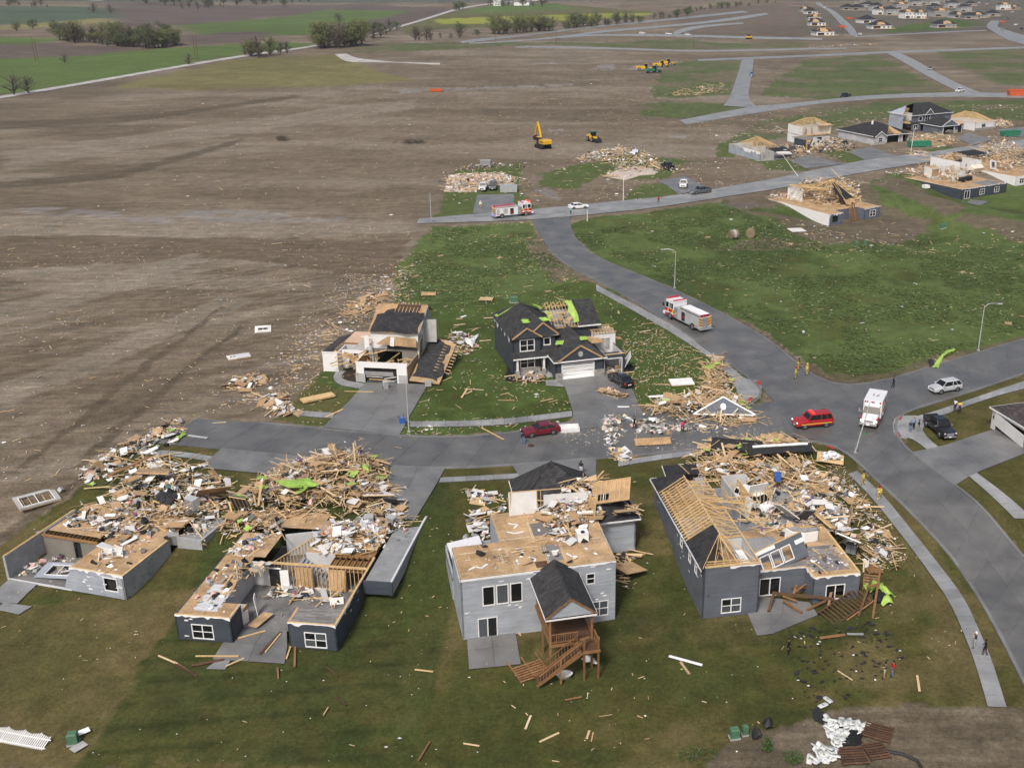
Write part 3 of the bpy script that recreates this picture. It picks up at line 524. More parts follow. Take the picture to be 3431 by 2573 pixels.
for lb,p in [('driveway of the collapsed house with crushed dark cars',[(800,430),(900,395),(1130,450),(1060,500),(900,478)]),('driveway of the grey single-storey house',[(1150,375),(1290,348),(1450,405),(1290,445)]),('driveway of the blue-grey two-storey house',[(1800,292),(1880,262),(2020,305),(1900,338)]),('driveway beside the white roofless house',[(2040,245),(2230,225),(2260,280),(2130,290)])]:
 q=D('b4',*p);h=len(q)
 drive(lb,[q[0],q[3]] if h==4 else [q[0],q[4]],[q[1],q[2]] if h==4 else [q[1],q[2]])
walk('curved garden path beside the wrecked white house',D(5,(262,528),(230,545),(212,580),(225,610),(270,635),(380,648)),D(5,(300,540),(278,555),(265,575),(275,592),(310,605),(415,620)),n='path',pl=1.2)
walk('short path to the porch of the two-storey house',D(5,(1525,600),(1528,632)),D(5,(1600,595),(1648,640)),n='path',pl=1.4)
# back-yard patios
walk('grey patio slab behind the roofless middle house',D(3,(300,1232),(316,1462)),D(3,(598,1200),(637,1430)),n='patio',pl=2.6,ac_=2,mat='drive',sm=0)
walk('patio slab behind the second ruin',D('c1',(655,1002),(450,1140),(395,1252)),D('c1',(1010,1015),(1020,1120),(992,1288)),n='patio',pl=2.4,ac_=2,mat='drive',sm=0)
walk('small slab at the edge of the second ruin patio',D('c1',(440,1255),(342,1332)),D('c1',(548,1262),(505,1337)),n='patio',mat='walk',sm=0)
walk('dark wet patio behind the grey corner house',D(4,(838,1360),(905,1515)),D(4,(1330,1370),(1010,1502)),n='patio',mat='drive',pl=2,ac_=2,sm=0)
walk('upper patio slab under the fallen deck timbers',D(4,(905,1240),(838,1362)),D(4,(1270,1285),(1330,1372)),n='patio',mat='drive',pl=2,ac_=2,sm=0)
walk('patio slabs behind the leftmost ruin',D('c2',(110,1065),(-40,1200),(-60,1330)),D('c2',(400,1128),(290,1230),(185,1335)),n='patio',pl=2,mat='walk',sm=0)
walk('small lower slab at the left edge',D('c2',(40,1325),(-40,1400)),D('c2',(345,1365),(200,1452)),n='patio',mat='walk',sm=0)
walk('patio slab behind the dark blue walk-out house',D('e2',(1490,1360),(1360,1395)),D('e2',(1740,1390),(1600,1428)),n='patio',mat='drive',sm=0)
simple('tactile',[(.32,.045,.03)],.8,noise=(6.,.2))
for c,q,lb in [(6,[(718,545),(742,545),(748,568),(722,568)],'red tactile paving at the corner by the lumber heap, upper'),(6,[(668,655),(690,635),(706,645),(682,662)],'red tactile paving at the corner by the lumber heap, lower'),
  ('e7',[(40,800),(130,795),(95,870),(5,862)],'red tactile paving on the pad near the three people, upper'),('e7',[(-10,1072),(60,1072),(105,1155),(10,1150)],'red tactile paving on the pad near the three people, lower'),('e6',[(945,1285),(1100,1345),(1065,1365),(915,1300)],'red tactile paving in front of the red emergency car')]:
 P=[at(c,*p) for p in q];tag(MB().slab([(p.x,p.y,p.z+.092) for p in P],.05).bd('tactile_paving','tactile'),lb,'paving')
# ==== house building kit (all in the house's own frame)
def V3(p,z=None):return (p[0],p[1],p[2] if z is None else z)
def wall(par,p0,p1,z0,z1,mat,th=.16,ops=(),name='wall',torn=None,inner=None):
 """wall from p0 to p1, outside on the right of that direction; ops = openings (s0,s1,za,zb)"""
 p0=np.array(p0[:2],float);p1=np.array(p1[:2],float);Lw=np.linalg.norm(p1-p0);d=(p1-p0)/Lw;n=np.array([d[1],-d[0]])
 ss=sorted({0.,Lw,*[min(max(o[0],0),Lw) for o in ops],*[min(max(o[1],0),Lw) for o in ops]});zs=sorted({z0,z1,*[o[2] for o in ops],*[o[3] for o in ops]})
 ss=[q for q in ss];mb=MB()
 def solid(i,j):
  if i<0 or j<0 or i>=len(ss)-1 or j>=len(zs)-1:return False
  cs=(ss[i]+ss[i+1])/2;cz=(zs[j]+zs[j+1])/2
  return not any(o[0]<cs<o[1] and o[2]<cz<o[3] for o in ops)
 def pt(s,z,k):
  q=p0+d*s-n*(th*k);return (q[0],q[1],z)
 for i in range(len(ss)-1):
  for j in range(len(zs)-1):
   if not solid(i,j):continue
   a,b_,c,e=ss[i],ss[i+1],zs[j],zs[j+1]
   mb.add([pt(a,c,0),pt(b_,c,0),pt(b_,e,0),pt(a,e,0)],[(0,1,2,3)],0,0.)
   mb.add([pt(a,c,1),pt(b_,c,1),pt(b_,e,1),pt(a,e,1)],[(3,2,1,0)],1 if inner else 0,0.)
   if not solid(i-1,j):mb.add([pt(a,c,0),pt(a,e,0),pt(a,e,1),pt(a,c,1)],[(0,1,2,3)],0,0.)
   if not solid(i+1,j):mb.add([pt(b_,c,0),pt(b_,c,1),pt(b_,e,1),pt(b_,e,0)],[(0,1,2,3)],0,0.)
   if not solid(i,j-1):mb.add([pt(a,c,0),pt(a,c,1),pt(b_,c,1),pt(b_,c,0)],[(0,1,2,3)],0,0.)
   if not solid(i,j+1):mb.add([pt(a,e,0),pt(b_,e,0),pt(b_,e,1),pt(a,e,1)],[(0,1,2,3)],0,0.)
 return mb.bd(name,[mat,inner] if inner else mat,par)
def window(par,p0,p1,s0,s1,z0,z1,nx=2,ny=2,frame='trim',glass='glassdark',fw=.09,broken=0,name='window',mid=.05):
 p0=np.array(p0[:2],float);p1=np.array(p1[:2],float);d=(p1-p0)/np.linalg.norm(p1-p0);n=np.array([d[1],-d[0]])
 A=np.array([d[0],d[1],0]);B=np.array([n[0],n[1],0])
 M=np.column_stack([A,-B,[0,0,1]])
 def bx(mb,sa,sb,za,zb,o0,o1):
  c=np.array([*p0,0])+A*(sa+sb)/2+B*(o0+o1)/2+np.array([0,0,(za+zb)/2]);mb.obox(c,(sb-sa,abs(o1-o0),zb-za),M)
 mb=MB();o0,o1=-.05,.045
 bx(mb,s0-fw,s0,z0-fw,z1+fw,o0,o1);bx(mb,s1,s1+fw,z0-fw,z1+fw,o0,o1);bx(mb,s0,s1,z1,z1+fw,o0,o1);bx(mb,s0,s1,z0-fw,z0,o0,o1)
 for i in range(1,nx):
  q=s0+(s1-s0)*i/nx;bx(mb,q-mid,q+mid,z0,z1,-.04,.03)
 for j in range(1,ny):
  q=z0+(z1-z0)*j/ny;bx(mb,s0,s1,q-.03,q+.03,-.037,.027)
 w=mb.bd(name,frame,par)
 for i in range(nx):
  for j in range(ny):
   if broken and rng.random()<broken:continue
   m2=MB();bx(m2,s0+(s1-s0)*i/nx+.03,s0+(s1-s0)*(i+1)/nx-.03,z0+(z1-z0)*j/ny+.02,z0+(z1-z0)*(j+1)/ny-.02,-.035,-.015);m2.bd('pane',glass if rng.random()<.75 else 'glassgrey',w)
 return w
def sheets(par,u0,u1,v0,v1,z,mat='osb',sw=2.44,sh=1.22,name='subfloor_sheet',th=.03,miss=0.):
 """floor decking laid in separate sheets with open joints"""
 nu=max(1,int(round((u1-u0)/sw)));nv=max(1,int(round((v1-v0)/sh)));g=.012
 for j in range(nv):
  off=(j%2)*.5
  cuts=[u0]+[u0+(u1-u0)*(i+off)/nu for i in range(0 if off else 1,nu)]+[u1]
  for a,b_ in zip(cuts[:-1],cuts[1:]):
   if b_-a<.05 or rng.random()<miss:continue
   MB().box((a+g,v0+(v1-v0)*j/nv+g,z-th),(b_-g,v0+(v1-v0)*(j+1)/nv-g,z+rng.uniform(0,.006))).bd(name,mat,par)
def planks(par,u0,u1,v0,v1,z,mat,w=.2,l=1.6,name='floor_plank',ragged=.0):
 n=max(1,int(round((v1-v0)/w)))
 for j in range(n):
  u=u0+rng.uniform(0,ragged);end=u1-rng.uniform(0,ragged);first=True
  while u<end-.1:
   q=min(end,u+l*rng.uniform(.4 if first else .8,1.15));first=False
   MB().box((u+.004,v0+(v1-v0)*j/n+.005,z),(q-.004,v0+(v1-v0)*(j+1)/n-.005,z+.015)).bd(name,mat,par);u=q
def lathe(par,a,b_,z,name='top_plate',mat='stud',w=.15,h=.08):
 return MB().beam((*a,z+h/2),(*b_,z+h/2),w,h).bd(name,mat,par)
def rag(par,p0,p1,z,name='torn_housewrap',mat='paper',drop=.25,out=.02,step=.35):
 """torn strip of white housewrap hanging over a wall top"""
 p0=np.array(p0[:2],float);p1=np.array(p1[:2],float);Lw=np.linalg.norm(p1-p0);d=(p1-p0)/Lw;n=np.array([d[1],-d[0]]);mb=MB();k=max(2,int(Lw/step))
 top=[];bot=[]
 for i in range(k+1):
  q=p0+d*Lw*i/k+n*out;j=rng.random()**2*drop+.03;top.append((q[0],q[1],z+.03));bot.append((q[0]+n[0]*.02,q[1]+n[1]*.02,z-j))
 vs=top+bot+[(a[0]+n[0]*.012,a[1]+n[1]*.012,a[2]) for a in top]+[(a[0]+n[0]*.012,a[1]+n[1]*.012,a[2]) for a in bot];K=k+1
 fs=[(i,K+i,K+i+1,i+1) for i in range(k)]+[(2*K+i,2*K+i+1,3*K+i+1,3*K+i) for i in range(k)]+[(i,i+1,2*K+i+1,2*K+i) for i in range(k)]+[(K+i,3*K+i,3*K+i+1,K+i+1) for i in range(k)]
 mb.add(vs,fs,0);return mb.bd(name,mat,par)
def studwall(par,p0,p1,z0,z1,step=.42,name='stud',mat='stud',w=.05,dp=.12):
 p0=np.array(p0[:2],float);p1=np.array(p1[:2],float);Lw=np.linalg.norm(p1-p0);n=max(1,int(Lw/step))
 for i in range(n+1):
  q=p0+(p1-p0)*i/n;M=rotz(math.atan2(p1[1]-p0[1],p1[0]-p0[0]))
  MB().obox((q[0],q[1],(z0+z1)/2),(w,dp,z1-z0-.1),M).bd(name,mat,par)
 for z in (z0+.025,z1-.025):MB().beam((*p0,z),(*p1,z),dp,.05).bd('wall_plate',mat,par)
def roofslab(par,pts,mat='roof',th=.16,name='roof'):return MB().slab(pts,th).bd(name,mat,par)
def ragged_poly(pts,jit=.3,n=4,seed=0):
 r=random.Random(seed);out=[]
 for i,p in enumerate(pts):
  q=pts[(i+1)%len(pts)]
  out.append(np.array(p,float))
  for k in range(1,n):
   a=np.array(p,float)*(1-k/n)+np.array(q,float)*k/n;out.append(a+np.array([r.uniform(-jit,jit),r.uniform(-jit,jit),0][:len(a)]))
 return out
def plane_z(a,b_,c):
 a,b_,c=map(lambda q:np.array(q,float),(a,b_,c));n=np.cross(b_-a,c-a)
 return lambda u,v:a[2]-(n[0]*(u-a[0])+n[1]*(v-a[1]))/n[2]
def patch(par,pts,fz,th,mat,name,jit=.3,n=3,seed=1,lift=.02):
 """torn sheet lying on a sloping plane"""
 q=ragged_poly([np.array(p[:2],float) for p in pts],jit,n,seed);return MB().slab([(a[0],a[1],fz(a[0],a[1])+lift) for a in q],th).bd(name,mat,par)
def frames(c,px,z,rot):
 p=at(c,*px,z);return (p.x,p.y,0.),R(rot)
def loc2w(h,u,v,w=0.):
 p=h.matrix_basis@Vector((u,v,w));return p
def scars(par,p0,p1,z0,z1,n,seed,mat='white'):
 """small patches where the siding was stripped to white wrap"""
 r=random.Random(seed);p0=np.array(p0[:2],float);p1=np.array(p1[:2],float);d=(p1-p0)/np.linalg.norm(p1-p0);n_=np.array([d[1],-d[0]])
 for i in range(n):
  s_=r.uniform(.2,np.linalg.norm(p1-p0)-.5);z_=r.uniform(z0,z1);q=[]
  for a,b_ in ((0,0),(r.uniform(.15,.5),r.uniform(-.05,.1)),(r.uniform(.3,.6),r.uniform(.08,.2)),(r.uniform(0,.2),r.uniform(.06,.18))):
   w=p0+d*(s_+a)+n_*.008;q.append((w[0],w[1],z_+b_))
  MB().slab(q,.006,d=(-n_[0],-n_[1],0)).bd('stripped_patch',mat,par)
# loose pieces get collected here and placed as separate things at the end
def panel_thing(h,name,label,cat,c,size,e,mats,studs=0,win=None,group=None):
 """a blown-off wall or roof panel: boards, studs on its back, maybe a window hole. c centre in house frame, e euler in house frame"""
 M=Matrix.Rotation(e[2],3,'Z')@Matrix.Rotation(e[1],3,'Y')@Matrix.Rotation(e[0],3,'X')
 t=thing(name,label,cat,group=group)
 mw=(h.matrix_basis if h else Matrix())@Matrix.Translation(Vector(c))@M.to_4x4();t.matrix_basis=mw
 a,b_,th=size
 if win is None:MB().box((-a/2,-b_/2,0),(a/2,b_/2,th)).bd('sheathing',mats[0],t)
 else:
  x0,x1,y0,y1=win;mb=MB()
  for q in (((-a/2,-b_/2),(x0,b_/2)),((x1,-b_/2),(a/2,b_/2)),((x0,-b_/2),(x1,y0)),((x0,y1),(x1,b_/2))):
   if abs(q[1][0]-q[0][0])>.02 and abs(q[1][1]-q[0][1])>.02:mb.box((*q[0],0),(*q[1],th))
  mb.bd('sheathing',mats[0],t);f=MB();g=.08
  for q in (((x0-g,y0-g),(x0,y1+g)),((x1,y0-g),(x1+g,y1+g)),((x0,y0-g),(x1,y0)),((x0,y1),(x1,y1+g)),(((x0+x1)/2-.04,y0),((x0+x1)/2+.04,y1))):f.box((*q[0],th),(*q[1],th+.05))
  f.bd('window_frame','trim',t)
 if studs:
  for i in range(studs+1):
   x_=-a/2+.03+(a-.06)*i/studs
   MB().box((x_-.025,-b_/2,-.1),(x_+.025,b_/2,-.002)).bd('stud',mats[1],t)
  for y_ in (-b_/2+.03,b_/2-.03):MB().box((-a/2,y_-.024,-.104),(a/2,y_+.024,-.004)).bd('wall_plate',mats[1],t)
 return t
# ==== second ruin (dark slate walk-out, roofless)
h2=thing('ruined_house','roofless slate grey walk-out house with two four-pane back windows and open middle','house',(-37.76,87.08,0),R(-7.0))
zb,zd=-2.62,.1
wall(h2,(0,0),(5.4,0),zb,zd-.05,'side_slate',ops=[(1.5,3.6,-2.38,-.8)]);window(h2,(0,0),(5.4,0),1.58,3.52,-2.3,-.88)
wall(h2,(5.4,0),(5.4,2.45),zb,zd-.05,'side_slate');wall(h2,(0,16.),(0,0),-2.4,zd-.05,'side_slate')
wall(h2,(10.95,0),(15.55,0),zb,zd-.05,'side_slate',ops=[(1.5,3.6,-2.42,-.8)]);window(h2,(10.95,0),(15.55,0),1.58,3.52,-2.34,-.88)
wall(h2,(10.95,2.6),(10.95,0),zb,zd-.05,'side_slate');wall(h2,(15.55,0),(15.55,12.5),zb,zd-.05,'side_slate',inner='innerwall')
for a,b_ in (((0,.08),(5.4,.08)),((5.32,.15),(5.32,2.4)),((10.95,.08),(15.5,.08)),((15.45,.15),(15.45,12.4)),((11.03,.15),(11.03,2.5))):lathe(h2,a,b_,zd-.05,w=.2,h=.1)
for a,b_ in (((0,0),(5.4,0)),((5.4,0),(5.4,2.4)),((10.95,0),(15.55,0)),((15.55,0),(15.55,5))):rag(h2,a,b_,zd,drop=.3)
sheets(h2,.2,5.25,.2,2.4,zd+.05);sheets(h2,.2,3.3,2.4,11,zd+.05);sheets(h2,.2,4.4,11,15.8,zd+.05)
planks(h2,1.3,3.9,.8,5.4,zd+.075,'plank_white',.19,1.4,ragged=.25)
planks(h2,11.1,15.3,.2,2.6,zd+.03,'plank_grey',.19,1.4,ragged=.1);MB().box((11.1,.2,-.12),(15.3,2.6,zd+.02)).bd('floor_deck','osb',h2)
MB().box((3.2,2.45,-2.62),(15.4,18,-2.56)).bd('basement_floor','floorslab',h2)
# room walls of the open basement
wall(h2,(2.95,10.05),(5.05,10.05),-2.56,zd,'innerwall',name='room_wall');wall(h2,(3.35,2.5),(3.35,10),-2.56,zd-.1,'innerwall',name='room_wall',th=.1)
studwall(h2,(7.1,10.1),(15.3,10.1),-2.56,zd+.1);MB().beam((5.05,10.1,zd+.02),(15.35,10.1,zd+.02),.16,.2).bd('header_beam','stud',h2)
for u0,u1,t_ in ((7.9,9.7,.0),(11.4,13.2,.12)):
 M=eul(R(-7)*t_*8,0,0);MB().obox(((u0+u1)/2,9.85-t_,-1.25),(u1-u0,.03,2.35),M).bd('osb_wall_panel','osb',h2)
 for i in range(5):MB().obox((u0+.12+i*(u1-u0-.24)/4,9.79-t_,-1.25),(.05,.07,2.35),M).bd('stud','stud',h2)
MB().obox((6.75,9.8,-1.5),(.85,.05,2.0),eul(0,0,R(12))).bd('door_leaf','white',h2)
MB().box((5.1,10.0,-2.56),(6.25,10.06,-.5)).bd('doorway_shade_sheet','shade_and_black',h2)  # solid dark board painted as the shade inside the doorway
MB().box((5.05,9.93,-.5),(6.4,10.02,-.38)).bd('door_casing','white',h2)
studwall(h2,(5.6,10.3),(7.9,15.7),-2.56,zd+.05);wall(h2,(4.6,16),(8.0,17.2),-2.56,zd-.1,'innerwall',name='room_wall',th=.12);wall(h2,(8.0,15.8),(9.8,15.8),-2.56,zd-.1,'innerwall',name='room_wall',th=.1)
for i in range(9):MB().box((7.9+.32*i,11.0,-2.56),(7.9+.32*(i+1)-.004,12.2,-.3-.24*i)).bd('stair_step','concrete',h2)
wall(h2,(8.2,12.4),(11.3,12.4),-2.56,zd+.05,'innerwall',name='room_wall',th=.1)
for i in range(7):MB().box((11.4+.6*i,10.2,-.2),(11.45+.6*i,12.4,zd)).bd('floor_joist','joist',h2)
MB().box((11.2,10.2,-.5),(15.3,12.4,-.42)).bd('ceiling_board','joist',h2)
sheets(h2,8.2,15.3,12.5,19.5,zd+.05,miss=.05);MB().box((8.2,12.5,-.25),(15.3,19.5,-.06)).bd('floor_deck','joist',h2)
sheets(h2,0,8.,17.4,21,zd,mat='osb',miss=.1)
MB().box((7.8,15.5,.02),(10.2,19.4,.08)).bd('garage_floor_patch','concrete',h2)
# garage slab with its low foundation wall
MB().box((15.75,8.2,-.3),(18.3,22,-.1)).bd('garage_slab','slab',h2)
MB().box((15.6,7.95,-1.4),(18.55,8.2,-.02)).bd('foundation_wall','side_slate',h2);MB().box((18.3,8.2,-1.4),(18.55,22,-.02)).bd('foundation_wall','foundation',h2)
lathe(h2,(18.42,8.2),(18.42,21.5),-.02,mat='plank_white',w=.2,h=.06)
# half walls and doors left standing inside
MB().box((3.5,4.0,-2.56),(5.2,4.1,-1.0)).bd('room_wall','innerwall',h2);MB().box((5.15,3.2,-2.56),(5.25,4.1,-.9)).bd('room_wall','stud',h2)
MB().obox((5.75,4.9,-1.5),(.9,.06,2.1),eul(R(6),0,R(-75))).bd('door_leaf','white',h2);MB().obox((5.3,1.0+2.2,-1.9),(.05,.9,1.3),eul(0,0,R(-20))).bd('door_leaf','white',h2)
MB().obox((6.6,3.6,-2.3),(1.3,2.4,.03),eul(R(4),R(-8),R(-20))).bd('osb_wall_panel','osb',h2)
MB().obox((4.6,2.0,zd-.9),(1.5,.9,.8),eul(0,0,R(8))).bd('osb_wall_panel','osb',h2)
scars(h2,(0,0),(5.4,0),-2.3,-.2,3,1);scars(h2,(15.55,0),(15.55,7),-2.3,-.2,5,2)
# ==== leftmost ruin
h1=thing('ruined_house','leftmost roofless walk-out house with pale concrete wall and tan floor deck','house',(-50.32,95.27,0),R(-15.8))
wall(h1,(-1.1,0),(5.3,0),zb,zd-.05,'side_pale',ops=[(4.0,5.6,-1.9,-.35)]);window(h1,(-1.1,0),(5.3,0),4.08,5.52,-1.82,-.43,1,1,broken=1.)
MB().box((2.95,.35,-1.9),(4.5,.4,-.35)).bd('room_shade_sheet','shade_and_black',h1)  # dark sheet behind the broken window paints the unlit room
MB().slab([(-1.1,0.02,zb),(-1.1,.02,-.6),(-1.6,.02,-1.3),(-2.1,.02,zb)],.14,d=(0,1,0)).bd('torn_wall_corner','side_pale',h1)
rag(h1,(-1.,0),(5.3,0),zd,drop=.45);lathe(h1,(-1.,.08),(5.3,.08),zd-.05,w=.2,h=.1);lathe(h1,(5.2,.2),(5.2,7.4),zd-.05,w=.2,h=.1)
wall(h1,(5.3,0),(5.3,7.6),zb,zd-.05,'foundation',th=.25);wall(h1,(-9.1,10.7),(-9.1,0),zb,zd,'foundation',th=.28);lathe(h1,(-8.96,0),(-8.96,10.6),zd,w=.2,h=.06)
MB().box((-8.8,5.6,-.6),(-8.7,10.6,zd-.02)).bd('wall_liner','side_pale',h1)
MB().box((-8.85,.05,-2.62),(5.05,7.6,-2.57)).bd('basement_floor','floorslab',h1);MB().box((-9,-.02,-2.66),(-1.2,.14,-2.5)).bd('sill_plate','plank_white',h1)
wall(h1,(-8.8,5.35),(-2.0,5.35),-2.57,zd-.3,'brownwall',ops=[(3.8,4.7,-2.57,-.5)],name='room_wall');MB().box((-5.1,5.7,-2.57),(-4.0,5.75,-.4)).bd('doorway_shade_sheet','shade_and_black',h1)  # the doorway's darkness is a dark board set behind the wall
MB().beam((-8.8,5.3,-.17),(-1.8,5.3,-.17),.18,.24).bd('rim_joist','joist',h1)
for i in range(14):MB().box((-8.6+.5*i,5.45,-.25),(-8.55+.5*i,6.6,.04)).bd('floor_joist','joist',h1)
sheets(h1,-8.4,-1.9,5.9,12.5,zd+.05);sheets(h1,-.95,5.1,.2,7.6,zd+.05);sheets(h1,-1.9,5.1,7.6,12.5,zd+.05,miss=.1)
wall(h1,(-.95,5.3),(-.95,.2),-2.57,zd-.1,'brownwall',th=.1,name='room_wall');MB().box((-2.0,5.4,-2.57),(5.0,5.5,-.2)).bd('room_wall','brownwall',h1)
MB().box((5.7,8.7,-.3),(8.3,17,-.12)).bd('garage_slab','slab',h1);MB().box((5.6,8.4,-1.3),(8.6,8.68,.0)).bd('foundation_wall','foundation',h1);MB().box((8.3,8.68,-1.3),(8.55,17,-.0)).bd('foundation_wall','foundation',h1)
panel_thing(h1,'fallen_wall_panel','pale wall panel with open window frame lying in the leftmost ruin','wall panel',(-4.0,2.3,-2.15),(5.2,2.5,.12),(R(7),R(-3),R(6)),('side_pale','stud'),0,(-1.6,1.0,-.8,.75))
panel_thing(h1,'fallen_cabinet_panel','white board tilted on the tan floor of the leftmost ruin','panel',(.6,3.9,.5),(1.9,1.3,.05),(R(-14),R(20),R(8)),('white','stud'))
scars(h1,(-1.,0),(5.3,0),-2.2,-.2,16,3);scars(h1,(5.3,0),(5.3,5),-2.2,-.3,6,4,'brownwall')
cb=thing('kitchen_cabinet','white cabinet box lying open on the tan floor of the leftmost ruin','cabinet',tuple(loc2w(h1,1.9,3.0,.17)),R(18))
for a,b_ in (((-1,-.4,0),(1,.4,.04)),((-1,.36,.04),(1,.4,.75)),((-1,-.4,.04),(-.96,.36,.75)),((.96,-.4,.04),(1,.36,.75)),((-.02,-.4,.04),(.02,.36,.75)),((-.96,-.4,.71),(.96,-.33,.75))):MB().box(a,b_).bd('cabinet_board','white',cb)
MB().obox((-1.3,-.3,.3),(.12,.5,.7),eul(0,R(14),0)).bd('cabinet_door','white',cb)
# ==== roofless middle house (light grey, two storeys at the back)
h3=thing('ruined_house','light grey two-storey house with its top floor swept away to a bare tan deck','house',(-10.97,87.36,0),R(13.6))
zb3,zt=-3.1,3.62
o3=[(2.0,3.15,.5,2.6),(3.32,4.47,.5,2.6),(4.64,5.79,.5,2.6),(1.45,3.35,-3.02,-.8),(12.0,12.85,1.4,2.6),(12.45,14.2,-2.3,-.6)]
wall(h3,(0,0),(14.9,0),zb3,zt,'side_light',ops=o3)
for a in o3[:3]:window(h3,(0,0),(14.9,0),a[0]+.08,a[1]-.08,a[2]+.08,a[3]-.08,1,1)
window(h3,(0,0),(14.9,0),1.55,3.25,-2.95,-.88,2,1,name='patio_door');window(h3,(0,0),(14.9,0),12.08,12.77,1.48,2.52,1,2);window(h3,(0,0),(14.9,0),12.53,14.12,-2.22,-.68,2,2,glass='glassgrey')
wall(h3,(14.9,0),(15.3,12),zb3,zt,'side_light');wall(h3,(0,6.1),(0,0),-2.8,zt,'side_light');wall(h3,(4.7,12),(4.7,6.1),-.6,zt,'side_light');wall(h3,(4.7,6.1),(0,6.1),.2,zt,'side_light',inner='innerwall');wall(h3,(15.3,12),(4.7,12),-.6,zt,'side_light')
rag(h3,(0,0),(14.9,0),zt-.02,drop=.22,step=.5);rag(h3,(0,6.1),(0,0),zt,drop=.9);rag(h3,(14.9,0),(15.2,8),zt,drop=.8)
MB().box((0,-.012,zt-.24),(6.9,-.004,zt-.02)).bd('housewrap_band','white',h3)
MB().box((.02,.02,zt-.28),(14.85,6.05,zt)).bd('floor_deck','joist',h3);MB().box((4.75,6.05,zt-.28),(15.25,11.95,zt)).bd('floor_deck','joist',h3)
sheets(h3,.03,14.87,.03,6.1,zt+.04,th=.035);sheets(h3,4.75,15.2,6.1,11.95,zt+.04,th=.035)
for a,b_ in (((.1,.08),(6.8,.08)),((11.2,.08),(14.8,.08)),((.1,.2),(.1,6)),((4.85,6.2),(4.85,11.8)),((14.85,.3),(15.1,7.5))):lathe(h3,a,b_,zt+.045,w=.09,h=.03,name='sole_plate')
# white glue and caulk left where partitions stood
simple('glue',[(.74,.74,.74)],.6,noise=(4.,.1));simple('glue_faint',[(.60,.50,.36)],.6,noise=(4.,.1))
def glue(pts,w=.12,mt='glue'):
 for p,q in zip(pts[:-1],pts[1:]):MB().beam((*p,zt+.057),(*q,zt+.057),w,.012).bd('glue_line',mt,h3)
for s in ([(1.0,1.5),(1.7,2.0),(2.2,1.6),(2.9,2.2)],[(5.6,1.7),(5.8,2.4)],[(5.55,1.75),(6.5,1.6)],[(6.9,2.6),(7.5,2.1),(7.3,1.6)],[(6.2,9.6),(7.1,9.1),(6.6,8.5)],[(5.8,7.9),(6.5,7.4),(7.4,7.6)],[(10.6,2.4),(11.0,1.7),(11.5,1.6)],[(12.6,3.0),(12.8,2.6)]):glue(s,.2)
for s in ([(.4,4.6),(3.2,4.6)],[(3.6,4.7),(5.0,4.7),(5.0,3.2),(4.0,3.2)],[(4.3,1.9),(4.3,3.9)],[(5.4,.6),(5.4,2.2)],[(5.2,4.4),(8.2,4.4)],[(8.0,5.2),(8.1,10.)],[(8.5,.8),(8.7,4.2)],[(10.2,.9),(10.3,4.3)],[(10.4,4.6),(14.4,4.6)],[(4.9,6.35),(7.8,6.35)]):
 glue(s,.06,'glue_faint');glue([(p[0]+.16,p[1]+.05) for p in s],.05,'glue_faint')
MB().box((8.5,1.3,zt+.045),(10.1,4.4,zt+.06)).bd('tile_floor','plank_grey',h3);MB().box((8.2,6.4,zt+.045),(10.6,9.0,zt+.06)).bd('tile_floor','plank_grey',h3);MB().box((7.3,.4,zt+.045),(8.5,1.5,zt+.062)).bd('stain','darkwood',h3)
scars(h3,(0,0),(14.9,0),-.7,.2,13,5);scars(h3,(0,0),(14.9,0),2.75,3.3,8,15);scars(h3,(14.9,0),(15.2,8),-1.5,3.3,10,6)
# standing bits of upstairs walls
MB().obox((10.3-2.2,11.3,zt+1.3),(3.0,.14,2.5),eul(R(-6),0,R(1))).bd('standing_wall','drywall',h3)
for u in (6.7,9.5,9.9):MB().box((u,11.15,zt+.05),(u+.06,11.3,zt+2.65)).bd('stud','stud',h3)
MB().obox((12.6,11.4,zt+.9),(4.6,.14,1.7),eul(R(-10),0,R(-4))).bd('standing_wall','drywall',h3);MB().obox((15.0,9.7,zt+.9),(.12,2.6,1.6),eul(0,R(4),0)).bd('standing_wall','stud',h3)
MB().beam((6.6,11.35,zt+2.65),(13.2,11.5,zt+2.35),.1,.06).bd('wall_plate','stud',h3)
# low left wing with its caved-in white ceiling
MB().box((-.1,6.3,-.2),(4.6,11.4,.15)).bd('low_floor','floorslab',h3);wall(h3,(-.1,11.3),(-.1,6.3),-2.4,.7,'side_light');wall(h3,(4.6,11.4),(-.1,11.4),-1.6,1.,'side_light')
# rear garage wing at right, with housewrap band and sloping roof
wall(h3,(15.6,9.5),(19.7,9.5),-1.2,2.75,'side_light');wall(h3,(19.7,9.5),(19.7,18.2),-.9,2.75,'side_light')
bw=MB().box((15.6,9.485,2.2),(18.3,9.493,2.75)).bd('housewrap_band','white',h3)
def baked(o):
 """mesh of an object with its modifiers, worked out in a scratch scene"""
 s=bpy.data.scenes.new('scratch');s.collection.objects.link(o);
 with bpy.context.temp_override(scene=s,view_layer=s.view_layers[0]):me=bpy.data.meshes.new_from_object(o.evaluated_get(bpy.context.evaluated_depsgraph_get()))
 bpy.data.objects.remove(o);bpy.data.scenes.remove(s);return me
def text_part(par,s,size,loc,e,mat,name='lettering',al='CENTER'):
 cu=bpy.data.curves.new(name,'FONT');cu.body=s;cu.size=size;cu.align_x=al;cu.align_y='CENTER';cu.extrude=.004
 o=bpy.data.objects.new(name,cu);me=baked(o);bpy.data.curves.remove(cu)
 me.materials.clear();me.materials.append(M_(mat));q=link(name,me,par);q.location=loc;q.rotation_euler=e;return q
text_part(h3,'Tyvek',.5,(16.9,9.478,2.44),(R(90),0,0),'greyjunk')
